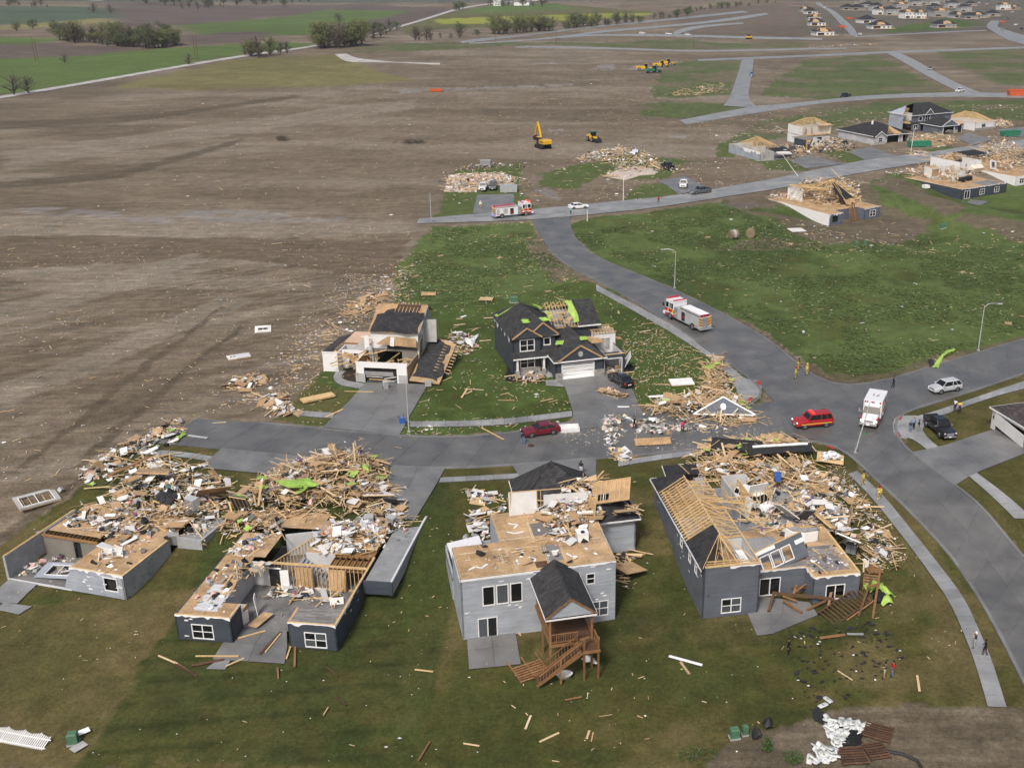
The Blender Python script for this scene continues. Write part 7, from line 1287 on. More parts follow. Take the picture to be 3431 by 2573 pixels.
for k,(a,b_,w_,mt) in enumerate([((980,552),(1098,603),.14,'wood'),((1080,605),(1210,675),.24,'darkwood'),((1185,615),(1385,575),.26,'darkwood'),((1210,555),(1475,555),.14,'stud'),((1395,618),(1508,568),.12,'wood'),((1605,545),(1735,405),.24,'darkwood'),((1640,530),(1735,415),.12,'stud'),((1470,445),(1640,398),.14,'stud'),((1770,570),(1808,462),.14,'stud'),((1820,620),(1825,455),.2,'cedar'),((1715,628),(1720,695),.14,'cedar'),((2020,622),(2085,680),.12,'darkwood'),((2065,805),(2140,858),.16,'darkwood'),((2000,918),(2028,872),.1,'wood')]):
 P,Q=at('b7',*a),at('b7',*b_);P.z+=.13;Q.z+=.13
 o=MB().beam(P,Q,w_,.09).bd('timber_post' if mt in('darkwood','cedar') else 'lumber_board',mt);tag(o,['slim pale board beyond the left patio corner','brown post lying on the grass left of the small slab','dark post across the corner of the second ruin patio','pale plank along the front edge of the second ruin patio','short pale board beside the small patio slab','long dark beam lying down the second ruin patio','pale plank beside the long dark beam on the patio','pale plank across the back of the second ruin patio','thin plank leaning left of the right back window','bright post standing on the grass by the right back window','short bright post on the grass below the right back window','bent dark strip on the lawn right of the second ruin','dark board on the lawn far right of the second ruin','thin pale stick on the lawn right of the second ruin'][k],'timber')
strew(6,MIDL,'tan sheathing sheet lying on the middle-row lawn','sheets on the middle-row lawn',84,kind='sheet');strew(8,LOT,'tan sheathing sheet lying on the green lot behind the middle row','sheets on the green lot',85,kind='sheet');strew(6,FLD,'tan sheathing sheet lying in the wide green field','sheets in the wide green field',86,kind='sheet');strew(10,MIDL,'white panel scrap lying on the middle-row lawn','white scraps on the middle-row lawn',87,kind='w');strew(8,FLD,'white panel scrap lying in the wide green field','white scraps in the wide green field',88,kind='w')
strew(8,DIR,'tan board lying on the bare earth at left','boards on the bare earth at left',89,1.,2.4)
# ==== vehicles
def paint(name,col,rough=.25,metal=.0):
 m,t,b=nodes(name);b.inputs['Base Color'].default_value=(*col,1);b.inputs['Roughness'].default_value=rough;b.inputs['Metallic'].default_value=metal;b.inputs['Coat Weight'].default_value=.4;b.inputs['Coat Roughness'].default_value=.1;MATS[name]=m
for n_,c_ in dict(p_red=(.33,.012,.014),p_maroon=(.13,.008,.016),p_black=(.012,.012,.014),p_white=(.70,.70,.71),p_silver=(.42,.44,.46),p_grey=(.085,.10,.115),p_blue=(.03,.10,.35),p_navy=(.012,.016,.03),p_yellow=(.62,.36,.02),p_orange=(.52,.10,.03),p_green=(.03,.20,.12),p_fred=(.42,.012,.02)).items():paint(n_,c_)
simple('chrome',[(.55,.56,.57)],.25,metal=.8,noise=(3.,.05));simple('tyre',[(.018,.018,.019)],.85,noise=(4.,.2));simple('rim',[(.45,.46,.47)],.35,metal=.6,noise=(3.,.05));simple('tail',[(.30,.01,.01)],.3,noise=(3.,.1));simple('amber',[(.70,.28,.02)],.3,noise=(3.,.1));simple('chevron_y',[(.75,.55,.02)],.5,noise=(3.,.05));simple('stripe_gold',[(.75,.42,.06)],.5,noise=(3.,.05))
def emit(name,col,st):
 m,t,b=nodes(name);b.inputs['Base Color'].default_value=(*col,1);b.inputs['Emission Color'].default_value=(*col,1);b.inputs['Emission Strength'].default_value=st;MATS[name]=m
emit('lamp_white',(.95,.93,.85),1.6);emit('lamp_red',(.9,.03,.02),1.6);emit('lamp_blue',(.05,.12,.9),1.6)
simple('headlamp',[(.72,.74,.76)],.15,noise=(3.,.05));simple('red_lens',[(.45,.02,.03)],.2,noise=(3.,.05));simple('blue_lens',[(.03,.06,.35)],.2,noise=(3.,.05))
def sec(x,w,zb,zt,tum=.93,k=.12):
 """car body cross section at x (x forward, y left)"""
 return [(x,-w*.88,zb),(x,-w,zb+k),(x,-w,zb+(zt-zb)*.62),(x,-w*tum,zt-k*.5),(x,-w*.80,zt),(x,0,zt+.035),(x,w*.80,zt),(x,w*tum,zt-k*.5),(x,w,zb+(zt-zb)*.62),(x,w,zb+k),(x,w*.88,zb),(x,0,zb)]
def wheel(par,x,y,r=.34,w=.24,rim='rim'):
 sg=1 if y>0 else -1
 o=MB().tube([(x,y-w/2,r),(x,y-w*.3,r),(x,y+w*.3,r),(x,y+w/2,r)],[r*.9,r,r,r*.9],16).bd('tyre','tyre',par,False)
 MB().tube([(x,y+sg*w*.36,r),(x,y+sg*(w*.5+.012),r)],[r*.66,r*.62],12).bd('rim',rim,o)
 for k in range(5):
  a=k*1.2566;MB().beam((x,y+sg*(w*.5+.02),r),(x+r*.58*math.cos(a),y+sg*(w*.5+.02),r+r*.58*math.sin(a)),.03,.05).bd('spoke','tyre',o)
 return o
def arch(par,x,y,r):
 sg=1 if y>0 else -1;MB().tube([(x,y-sg*.10,r*.98),(x,y+sg*.012,r*.98)],r*1.16,14).bd('wheel_arch','rubber',par)
CARS={ # length, width, bonnet z, belt z, roof z, cabin xs (windscreen base, roof front, roof rear, rear base), tail z
 'sedan':dict(L=4.9,W=1.84,hood=.92,belt=.98,roof=1.45,xs=(.95,.15,-1.25,-1.95),tail=1.02,wr=.34,wb=2.85),
 'suv':dict(L=5.1,W=2.0,hood=1.16,belt=1.18,roof=1.86,xs=(1.05,.55,-2.2,-2.45),tail=1.18,wr=.40,wb=2.95),
 'cuv':dict(L=4.75,W=1.88,hood=1.02,belt=1.06,roof=1.68,xs=(1.15,.45,-1.75,-2.15),tail=1.10,wr=.36,wb=2.75),
 'pickup':dict(L=5.8,W=2.0,hood=1.2,belt=1.2,roof=1.92,xs=(1.1,.6,-.95,-1.15),tail=1.18,wr=.42,wb=3.6),
 'van':dict(L=5.0,W=1.95,hood=1.1,belt=1.15,roof=1.78,xs=(1.6,.8,-2.2,-2.4),tail=1.15,wr=.35,wb=3.0)}
def car(name,label,kind,paint_,loc,rz,cat=None,lights=False,group=None,rack=False):
 k=CARS[kind];t=thing(name,label,cat or {'sedan':'car','suv':'car','cuv':'car','van':'car','pickup':'pickup truck'}[kind],loc,rz,group)
 Lh,w=k['L']/2,k['W']/2;x0,x1,x2,x3=k['xs'];b=.22 if kind=='sedan' else .32
 zt=lambda x:k['hood']-.10*max(0,(x-x0)/(Lh-x0)) if x>x0 else (k['belt'] if x>x3 else k['tail'])
 xs=[-Lh,-Lh+.12,x3-.05,x2,(x1+x2)/2,x0,x0+.25,(x0+Lh)/2+.2,Lh-.25,Lh-.05,Lh]
 secs=[]
 for x in xs:
  e=min(1.,(Lh-abs(x))/.5);ww=w*(.86+.14*math.sqrt(max(e,0)));top=zt(x)-(.16 if x>=Lh-.01 else 0)-(.10 if x<=-Lh+.01 else 0);secs.append(sec(x,ww,b+(.10 if abs(x)>Lh-.02 else 0),top))
 MB().loft(secs).bd('body',paint_,t,False)
 zb_,zr=k['belt'],k['roof'];wc,wr_=w*.90,w*.74
 if kind=='pickup':
  MB().box((-Lh+.08,-w*.84,k['tail']-.42),(x3-.1,w*.84,k['tail']+.045)).bd('bed_liner','rubber',t)
  for sg in (-1,1):MB().box((-Lh+.04,sg*w*.86,k['tail']-.1),(x3,sg*w*.97,k['tail']+.10)).bd('bed_rail',paint_,t)
  MB().box((-Lh,-w*.9,k['tail']-.5),(-Lh+.09,w*.9,k['tail']+.10)).bd('tailgate',paint_,t)
 g=MB();lo=[(x0,-wc,zb_-.02),(x3,-wc,zb_-.02),(x3,wc,zb_-.02),(x0,wc,zb_-.02)];hi=[(x1,-wr_,zr-.05),(x2,-wr_,zr-.05),(x2,wr_,zr-.05),(x1,wr_,zr-.05)]
 g.loft([lo,hi]);g.bd('glasshouse','glassdark',t)
 rf=[(x1+.06,-wr_-.03,zr-.07),(x2-.05,-wr_-.03,zr-.07),(x2-.05,wr_+.03,zr-.07),(x1+.06,wr_+.03,zr-.07)];rt=[(x1-.12,-wr_*.86,zr+.01),(x2+.12,-wr_*.86,zr+.01),(x2+.12,wr_*.86,zr+.01),(x1-.12,wr_*.86,zr+.01)]
 MB().loft([rf,rt]).bd('roof',paint_,t)
 for sg in (-1,1):
  for p,q in (((x0,sg*wc,zb_),(x1,sg*wr_,zr-.06)),((x3,sg*wc,zb_),(x2,sg*wr_,zr-.06)),(((x0+x3)/2-.05,sg*(wc+.005),zb_),((x1+x2)/2-.05,sg*(wr_+.01),zr-.06))):MB().beam(p,q,.07,.07).bd('pillar',paint_,t)
  if kind in('suv','van','cuv'):MB().beam((x3+.75,sg*(wc+.006),zb_),(x2+.7,sg*(wr_+.01),zr-.06),.09,.06).bd('pillar',paint_,t)
  MB().obox((x0-.12,sg*(w+.10),zb_+.06),(.12,.2,.16),eul(0,0,0)).bd('mirror',paint_ if paint_!='p_black' else 'chrome',t)
  MB().obox((Lh-.10,sg*w*.66,k['hood']-.28),(.20,.38,.16),eul(0,0,-sg*R(16))).bd('headlight','lamp_white' if lights else 'headlamp',t)
  MB().obox((-Lh+.03,sg*w*.76,k['tail']-.24),(.12,.3,.2),eul(0,0,sg*R(8))).bd('tail_light','tail',t)
  for x in (k['wb']/2+.03,-k['wb']/2-.03):
   arch(t,x,sg*w,k['wr']);wheel(t,x,sg*(w-.11),k['wr'])
  MB().box((x3+.2,sg*(w*.985),zb_*.72),(x0-.1,sg*(w*1.004),zb_*.72+.03)).bd('door_crease',paint_,t)
  for x in (x0-.65,x0-1.7):MB().box((x-.12,sg*w*.97,zb_-.13),(x+.04,sg*w*1.015,zb_-.10)).bd('door_handle','chrome',t)
 MB().box((Lh-.06,-w*.5,b+.28),(Lh+.02,w*.5,k['hood']-.22)).bd('grille','rubber' if kind=='sedan' else 'chrome',t)
 MB().box((Lh-.12,-w*.82,b+.06),(Lh+.05,w*.82,b+.24)).bd('front_bumper','chrome' if kind=='pickup' else paint_,t);MB().box((-Lh-.05,-w*.82,b+.06),(-Lh+.12,w*.82,b+.24)).bd('rear_bumper','chrome' if kind=='pickup' else paint_,t);MB().box((-Lh-.055,-.26,b+.3),(-Lh+.0,.26,b+.42)).bd('number_plate','white',t);MB().box((Lh+.05,-.2,b+.08),(Lh+.06,.2,b+.2)).bd('number_plate','white',t)
 return t
def heading(c,front,rear,z=None):
 a=at(c,*front,z);b_=at(c,*rear,z);m=(a+b_)/2;return (m.x,m.y,gz(m.x,m.y)+.05),math.atan2(a.y-b_.y,a.x-b_.x)
def put(c,front,rear,up=.03):
 (x_,y_,z_),a=heading(c,front,rear);return (x_,y_,z_+up),a
l_,a_=put('e6',(330,960),(1010,890));suv=car('fire_chief_car','red fire department SUV with gold stripe and glowing light bar at the crossing','suv','p_red',l_,a_,'car',True)
for sg in (-1,1):MB().box((-2.3,sg*1.003,.62),(2.0,sg*1.018,.74)).bd('gold_stripe','stripe_gold',suv)
MB().box((.05,-.62,1.88),(.38,.62,2.02)).bd('light_bar','lamp_red',suv)
l_,a_=put(5,(1390,945),(1600,915));car('sedan','maroon sedan on the street below the lawn with a person beside it','sedan','p_maroon',l_,a_)
l_,a_=put('c4',(1570,1130),(1830,1290));bs=car('sedan','black sedan with smashed windows on the driveway of the dark house','sedan','p_black',l_,a_)
l_,a_=put('b5',(1335,700),(1230,708));car('sedan','white sedan on the upper street right of the fire engine','sedan','p_white',l_,a_)
l_,a_=put('e7',(640,400),(1060,330));car('sedan_suv','silver crossover parked on the right side road','cuv','p_silver',l_,a_,'car')
l_,a_=put('e7',(950,1230),(560,900));car('pickup_truck','black pickup parked on the corner grass by three people','pickup','p_black',l_,a_)
l_,a_=put('b5',(1983,585),(1997,530));car('pickup_truck','white pickup on the driveway of the flattened right house','pickup','p_white',l_,a_)
l_,a_=put('b5',(2040,610),(2170,595));car('pickup_truck','grey pickup on the upper street beside the white pickup','pickup','p_grey',l_,a_)
l_,a_=put('e4',(450,405),(485,350));car('pickup_truck','white pickup among the wreckage of the flattened left house','pickup','p_white',l_,a_)
l_,a_=put('e4',(550,395),(562,345));car('suv','dark grey SUV beside the ribbed metal shed','suv','p_grey',l_,a_)
l_,a_=put('g5',(830,345),(935,290),.9);o_=car('overturned_car','white car lying overturned on the flattened right house','cuv','p_white',l_,a_,'car');o_.rotation_euler=(R(160),R(4),a_);o_.location.z+=1.0
l_,a_=put('e1',(900,790),(880,690));car('crushed_car','black car under the caved-in white roof, left of two','suv','p_black',l_,a_,'car');l_,a_=put('e1',(1040,770),(1010,680));car('crushed_car','black car under the caved-in white roof, right of two','suv','p_black',l_,a_,'car')
l_,a_=put('e1',(1640,700),(1790,620),.2);o_=car('crushed_car','black and white car crushed beside the two-storey ruin','cuv','p_black',l_,a_,'car');o_.rotation_euler.x=R(14)
l_,a_=put('g5',(1120,410),(1200,440),.1);car('crushed_car','dark pickup crushed at the right end of the flattened right house','pickup','p_navy',l_,a_,'car')
v_=car('parked_car','white car trapped between stud walls inside the corner house','van','p_white',(0,0,0),0,'car');P=loc2w(h4,10.75,16.3,.22);v_.location=P;v_.rotation_euler=(0,0,R(10.5-62))
l_,a_=put('b3',(1100,590),(1160,586));car('pickup_truck','black pickup on the pale street across the empty lots','pickup','p_black',l_,a_)
l_,a_=put('b3',(1800,562),(1850,553));car('pickup_truck','white pickup at the bend of the pale upper right street','pickup','p_white',l_,a_)
l_,a_=put('b3',(1650,437),(1640,412));car('suv','dark SUV with headlights on down the pale diagonal street','suv','p_grey',l_,a_,lights=True)
for k,(c,f,r_,ty,pt,lb) in enumerate([('b2',(1955,213),(1922,213),'van','p_white','white car left alone on the road along the green bank'),('b2',(2115,218),(2085,218),'van','p_white','white van beside the bright post on the bank road'),('b3',(200,217),(172,215),'van','p_white','white van right of the cul-de-sac on the bank road'),
  ('e8',(665,340),(640,335),'suv','p_white','white car at the foot of the far subdivision street'),('e8',(690,262),(740,252),'pickup','p_blue','blue pickup before a far ruined house'),('e8',(1970,292),(2025,290),'suv','p_silver','silver car on the wide road at the far right'),('e8',(300,85),(350,80),'van','p_white','white box van at the top of the far subdivision street'),('e8',(615,108),(660,103),'sedan','p_white','white car before the dark far houses'),('e8',(1770,36),(1805,33),'sedan','p_white','white car at the top right, left of two'),('e8',(1835,50),(1880,47),'sedan','p_white','white car at the top right, right of two'),('e8',(2070,128),(2130,124),'pickup','p_white','white pickup at the far right ruin'),('e8',(2030,190),(2070,186),'pickup','p_black','dark pickup beside the orange skip at far right'),('e8',(2160,285),(2210,282),'sedan','p_black','dark car on the grass at the far right edge'),('e8',(2110,250),(2160,246),'van','p_white','white van beyond the wide far right road')]):
 l_,a_=put(c,f,r_,.1);car('far_car',lb,ty,pt,l_,a_,'car')
l_,a_=put('b3',(570,470),(572,448));tr=car('pickup_truck','blue work truck on the pale short street','pickup','p_blue',l_,a_)
# ---- fire engines
def fire_engine(label,loc,rz,no):
 t=thing('fire_engine',label,'fire engine',loc,rz);w=1.24
 MB().loft([[(x,-w*k,.55),(x,w*k,.55),(x,w*k,1.75),(x,-w*k,1.75)] for x,k in ((2.1,1.),(4.35,1.),(4.6,.94))]).bd('cab_lower','p_fred',t)
 MB().loft([[(x,-w*k,1.75),(x,w*k,1.75),(x,w*k*.97,zt_),(x,-w*k*.97,zt_)] for x,k,zt_ in ((2.1,1.,3.05),(4.2,1.,3.05),(4.55,.94,2.85))]).bd('cab_upper','p_white',t)
 MB().slab([(2.05,-w*.98,3.14),(4.25,-w*.98,3.14),(4.4,-w*.7,3.14),(4.4,w*.7,3.14),(4.25,w*.98,3.14),(2.05,w*.98,3.14)],.1).bd('cab_roof','p_white',t)
 MB().obox((4.56,0,2.3),(.06,2.05,.85),eul(0,R(-14),0)).bd('windscreen','glassdark',t)
 for sg in (-1,1):
  for x0,x1 in ((3.55,4.3),(3.0,3.3),(2.35,2.85)):MB().box((x0,sg*w*.97,1.85),(x1,sg*w*1.004,2.7)).bd('side_window','glassdark',t)
  MB().box((2.1,sg*w*1.0,.98),(4.5,sg*w*1.008,1.18)).bd('white_stripe','p_white',t);MB().box((2.2,sg*w*1.001,1.25),(2.6,sg*w*1.01,1.65)).bd('gold_emblem','stripe_gold',t);MB().box((3.5,sg*w*1.001,1.25),(3.8,sg*w*1.01,1.65)).bd('gold_emblem','stripe_gold',t)
  MB().beam((4.3,sg*1.3,1.9),(4.55,sg*1.6,2.3),.05,.05).bd('mirror_arm','blackjunk',t);MB().box((4.5,sg*1.5,1.9),(4.6,sg*1.7,2.5)).bd('mirror','blackjunk',t)
  MB().box((-2.6,sg*w*.99,1.0),(-1.5,sg*w*1.012,2.2)).bd('shutter','galv',t);MB().box((-4.3,sg*w*.99,1.0),(-3.6,sg*w*1.012,2.2)).bd('shutter','galv',t);MB().box((-.9,sg*w*.99,.75),(.0,sg*w*1.012,2.15)).bd('locker_shade_panel','shade_and_black',t);MB().box((-.8,sg*w*1.0,1.2),(-.1,sg*w*1.02,1.5)).bd('equipment','tail',t);MB().box((-4.4,sg*w*1.0,.85),(-3.4,sg*w*1.014,.95)).bd('red_stripe','p_fred',t)  # locker depth is a flat dark panel with its shade painted on
  MB().box((-4.4,sg*(w-.35),2.4),(.7,sg*(w-.12),2.52)).bd('hose_tray','greyjunk',t)
  for x in (3.15,-2.95):arch(t,x,sg*w,.52);wheel(t,x,sg*(w-.15),.52,.34)
 MB().box((1.15,-w*.97,.6),(2.05,w*.97,2.3)).bd('pump_panel','metal',t)
 for i in range(5):
  MB().tube([(1.35+.14*i,-w*.97,1.2+.2*(i%3)),(1.35+.14*i,-w*.97-.07,1.2+.2*(i%3))],.08,8).bd('valve','chevron_y' if i%2 else 'chrome',t);MB().tube([(1.35+.14*i,w*.97,1.2+.2*(i%3)),(1.35+.14*i,w*.97+.07,1.2+.2*(i%3))],.08,8).bd('valve','chevron_y' if i%2 else 'chrome',t)
 MB().box((-4.5,-w,.6),(1.1,w,2.38)).bd('body','p_white' if no=='12' else 'galv',t);MB().box((-4.4,-w*.74,2.38),(.9,w*.74,2.72)).bd('hose_bed','galv',t);MB().box((-4.35,-w*.7,2.72),(.6,w*.7,2.76)).bd('hose_cover','paper' if no!='12' else 'p_fred',t)
 MB().box((-4.48,-w*.7,2.25),(-4.4,w*.7,2.7)).bd('rear_curtain','tail',t);MB().box((-4.54,-.5,.7),(-4.5,.5,2.2)).bd('rear_panel','metal',t)
 for sg in (-1,1):
  for i in range(7):
   z_=.7+.22*i;MB().slab([(-4.53,sg*.52,z_),(-4.53,sg*1.2,z_+.3),(-4.53,sg*1.2,z_+.42),(-4.53,sg*.52,z_+.12)],.02,d=(-1,0,0)).bd('chevron','chevron_y' if i%2==0 else 'p_fred',t)
 MB().box((-5.0,-w*.98,.45),(-4.5,w*.98,.55)).bd('tailboard','metal',t);MB().box((4.55,-w*1.02,.55),(5.1,w*1.02,.95)).bd('front_bumper','p_white',t)
 MB().box((4.0,-1.05,3.16),(4.3,1.05,3.36)).bd('light_bar','red_lens' if no!='12' else 'lamp_red',t);MB().box((2.3,-1.1,3.16),(2.6,1.1,3.26)).bd('light_bar','red_lens',t)
 if no=='12':
  for sg in (-1,1):text_part(t,'12',.5,(2.75,sg*w*1.014,1.42),(R(90),0,0 if sg<0 else R(180)),'stripe_gold');MB().box((-4.6,sg*1.0,2.4),(-4.5,sg*1.2,2.6)).bd('rear_beacon','lamp_red',t);MB().box((-4.6,sg*1.0,.6),(-4.5,sg*1.2,.85)).bd('rear_beacon','lamp_blue',t)
 return t
l_,a_=put('e5',(330,850),(1230,1280));fire_engine('silver-bodied fire engine with white cab and yellow chevrons on the curving road',l_,a_,'').scale=(1.09,1.06,1.06)
(x_,y_,z_),a_=put('e4',(905,610),(560,645));fire_engine('red and white fire engine with hose bed parked on the upper street',(x_,y_,z_+.1),a_,'12')
# ---- ambulance
l_,a_=put('e6',(1660,1060),(1900,560));am=thing('ambulance','white and red ambulance with 71 on its roof at the crossing','ambulance',l_,a_);w=1.15
MB().box((-3.4,-w*1.04,.55),(.9,w*1.04,2.95)).bd('patient_box','p_white',am)
MB().box((-3.42,-w*1.055,1.0),(.88,w*1.055,1.5)).bd('red_band','p_red',am);MB().box((-3.42,-w*1.06,1.56),(.88,w*1.06,1.64)).bd('gold_stripe','stripe_gold',am)
MB().loft([[(x,-w*k*.9,.6),(x,w*k*.9,.6),(x,w*k*.9,zt_-.15),(x,w*k*.8,zt_),(x,-w*k*.8,zt_),(x,-w*k*.9,zt_-.15)] for x,k,zt_ in ((.92,1.,1.6),(1.9,1.,1.55),(2.6,.96,1.45),(3.35,.90,1.28),(3.5,.84,1.1))]).bd('bonnet','p_white',am)
MB().loft([[(.92,-w*.92,1.5),(2.05,-w*.92,1.5),(2.05,w*.92,1.5),(.92,w*.92,1.5)],[(.92,-w*.82,2.35),(1.45,-w*.82,2.35),(1.45,w*.82,2.35),(.92,w*.82,2.35)]]).bd('windscreen','glassdark',am);MB().slab([(.9,-w*.86,2.45),(1.55,-w*.84,2.42),(1.55,w*.84,2.42),(.9,w*.86,2.45)],.12).bd('cab_roof','p_white',am)
for sg in (-1,1):
 MB().obox((2.75,sg*w*.88,.95),(1.2,.34,.6),eul(0,0,-sg*R(6))).bd('wing','p_red',am);MB().obox((3.36,sg*w*.74,1.02),(.2,.42,.24),eul(0,0,-sg*R(18))).bd('headlight','lamp_white',am);MB().beam((1.9,sg*w*.9,1.6),(2.0,sg*w*1.3,1.75),.05,.05).bd('mirror_arm','chrome',am);MB().box((1.95,sg*w*1.2,1.6),(2.05,sg*w*1.4,2.1)).bd('mirror','chrome',am)
 for x in (2.55,-2.2):arch(am,x,sg*w*.98,.46);wheel(am,x,sg*(w-.12),.46,.3)
 MB().box((-2.6,sg*w*1.045,1.8),(-1.6,sg*w*1.062,2.4)).bd('side_window','glassdark',am)
MB().box((3.3,-w*.5,.75),(3.52,w*.5,1.15)).bd('grille','chrome',am);MB().box((3.4,-w*.95,.5),(3.75,w*.95,.75)).bd('front_bumper','chrome',am);MB().box((3.75,-.22,.55),(3.77,.22,.7)).bd('number_plate','white',am)
for i,y_ in enumerate((-1.0,-.72,-.12,.12,.66,.95)):MB().box((.9,y_-.1,2.62),(.97,y_+.1,2.82)).bd('warning_lamp',('red_lens','blue_lens','red_lens','blue_lens','headlamp','red_lens')[i],am)
text_part(am,'71',1.15,(-1.3,0,2.956),(0,0,R(-90)),'blackjunk','roof_number')
MB().box((-3.35,-1.15,2.952),(.85,1.15,2.954)).bd('roof_skin','p_white',am)
# ---- machines on the bare earth
def crawler(par,Lc,wd,h):
 for sg in (-1,1):
  o=MB().loft([[(x,sg*wd/2-.3,zz),(x,sg*wd/2+.3,zz),(x,sg*wd/2+.3,zz+hh),(x,sg*wd/2-.3,zz+hh)] for x,zz,hh in ((-Lc/2,.3,h*.4),(-Lc/2+.4,.02,h),(Lc/2-.4,.02,h),(Lc/2,.3,h*.4))]).bd('track','rubber',par)
  for i in range(5):MB().tube([(-Lc/2+.6+i*(Lc-1.2)/4,sg*(wd/2+.31),h*.45),(-Lc/2+.6+i*(Lc-1.2)/4,sg*(wd/2+.36),h*.45)],h*.28,8).bd('roller','p_black',o)
P=at('g5',100,245);ex=thing('excavator','yellow crawler excavator with raised arm on the bare earth','excavator',tuple(P),R(118))
crawler(ex,5.2,3.0,1.1);MB().box((-3.0,-1.5,1.25),(1.9,1.5,1.6)).bd('turntable','p_black',ex);MB().loft([[(x,-1.5,1.6),(x,1.5,1.6),(x,1.5,zt_),(x,-1.5,zt_)] for x,zt_ in ((-3.4,2.6),(-3.2,2.95),(-.4,2.95),(.0,2.5))]).bd('engine_cover','p_yellow',ex)
MB().box((-.1,.35,1.6),(1.8,1.45,3.4)).bd('cab','glassdark',ex);MB().box((-.15,.3,3.4),(1.85,1.5,3.52)).bd('cab_roof','p_yellow',ex);MB().box((-3.0,-1.52,2.0),(-.4,1.52,2.3)).bd('decal','blackjunk',ex)
MB().loft([[(x,-.28,z_-dd),(x,.28,z_-dd),(x,.28,z_+dd),(x,-.28,z_+dd)] for x,z_,dd in ((1.0,2.0,.4),(2.2,5.0,.5),(3.6,7.6,.3))]).bd('boom','p_yellow',ex);MB().beam((3.5,0,7.8),(5.6,0,3.6),.42,.55).bd('stick','p_yellow',ex);MB().beam((1.9,0,2.6),(2.9,0,5.6),.2,.2).bd('cylinder','chrome',ex);MB().slab([(5.3,-.6,3.4),(6.3,-.6,2.6),(5.6,-.6,1.8),(4.7,-.6,2.4)],1.2,d=(0,1,0)).bd('bucket','blackjunk',ex)
P=at('g5',525,190);ld=thing('wheel_loader','yellow and green loader working by the flattened right house','loader',tuple(P),R(-60))
for sg in (-1,1):
 for x_ in (1.4,-1.5):wheel(ld,x_,sg*1.15,.8,.6)
MB().box((-2.6,-.9,.8),(.4,.9,2.2)).bd('engine_cover','p_yellow',ld);MB().box((-.4,-.75,2.0),(.9,.75,3.3)).bd('cab','glassdark',ld);MB().box((-.5,-.85,3.3),(1.0,.85,3.45)).bd('cab_roof','p_green',ld);MB().beam((.8,.0,1.6),(2.8,0,.9),.9,.4).bd('lift_arm','p_yellow',ld);MB().slab([(2.6,-1.3,.3),(3.8,-1.3,.2),(3.0,-1.3,1.4)],2.6,d=(0,1,0)).bd('bucket','blackjunk',ld)
for k,(px,py,rz,lb) in enumerate([(1945,437,0,'yellow grader at the left of the machine group'),(2000,452,30,'green tractor in the middle of the machine group'),(2045,418,10,'yellow scraper at the back of the machine group'),(2085,405,0,'small yellow machine at the right of the machine group')]):
 P=at('b2',px,py);t=thing('earth_mover',lb,'machine',tuple(P),R(rz));col_='p_green' if k==1 else 'p_yellow'
 for sg in (-1,1):
  for x_ in (2.2,-2.2):wheel(t,x_,sg*1.3,.9,.6)
 MB().box((-4.,-1.1,1.0),(1.,1.1,2.4)).bd('engine_cover',col_,t);MB().box((.6,-.8,1.8),(2.2,.8,3.6)).bd('cab','glassdark',t);MB().box((.5,-.9,3.6),(2.3,.9,3.75)).bd('cab_roof',col_,t);MB().beam((2.,0,1.6),(5.,0,1.2),.8,.5).bd('front_frame',col_,t);MB().box((4.6,-1.6,.1),(5.,1.6,1.1)).bd('blade','blackjunk',t)
P=at('b3',555,237);t=thing('bulldozer','small yellow bulldozer beside the road along the green bank','bulldozer',tuple(P),R(5));crawler(t,4.5,2.4,1.1);MB().box((-2.2,-1.,1.1),(2.,1.,2.2)).bd('engine_cover','p_yellow',t);MB().box((-1.2,-.8,2.2),(.6,.8,3.3)).bd('cab','glassdark',t);MB().box((2.5,-1.7,.1),(2.8,1.7,1.4)).bd('blade','p_yellow',t)
# ---- skips
def skip_bin(label,loc,rz,mat,Ls=6.7,ws=2.4,hs=1.7):
 t=thing('skip_bin',label,'skip',loc,rz)
 MB().box((-Ls/2,-ws/2,.15),(Ls/2,ws/2,.25)).bd('floor',mat,t)
 for sg in (-1,1):
  MB().slab([(-Ls/2,sg*ws/2,.2),(Ls/2,sg*ws/2,.2),(Ls/2+.35,sg*(ws/2+.1),hs),(-Ls/2-.35,sg*(ws/2+.1),hs)],.06,d=(0,-sg,0)).bd('side',mat,t)
  MB().slab([(sg*Ls/2,-ws/2,.2),(sg*Ls/2,ws/2,.2),(sg*(Ls/2+.35),ws/2+.1,hs),(sg*(Ls/2+.35),-ws/2-.1,hs)],.06,d=(-sg,0,0)).bd('end',mat,t)
  for i in range(7):MB().box((-Ls/2+.4+i*(Ls-.8)/6-.05,sg*(ws/2+.03),.25),(-Ls/2+.4+i*(Ls-.8)/6+.05,sg*(ws/2+.16),hs)).bd('rib',mat,t)
  MB().beam((-Ls/2-.4,sg*(ws/2+.12),hs),(Ls/2+.4,sg*(ws/2+.12),hs),.1,.1).bd('rim',mat,t)
 MB().box((-Ls/2+.1,-ws/2+.1,.3),(Ls/2-.1,ws/2-.1,1.0)).bd('contents','greyjunk',t);return t
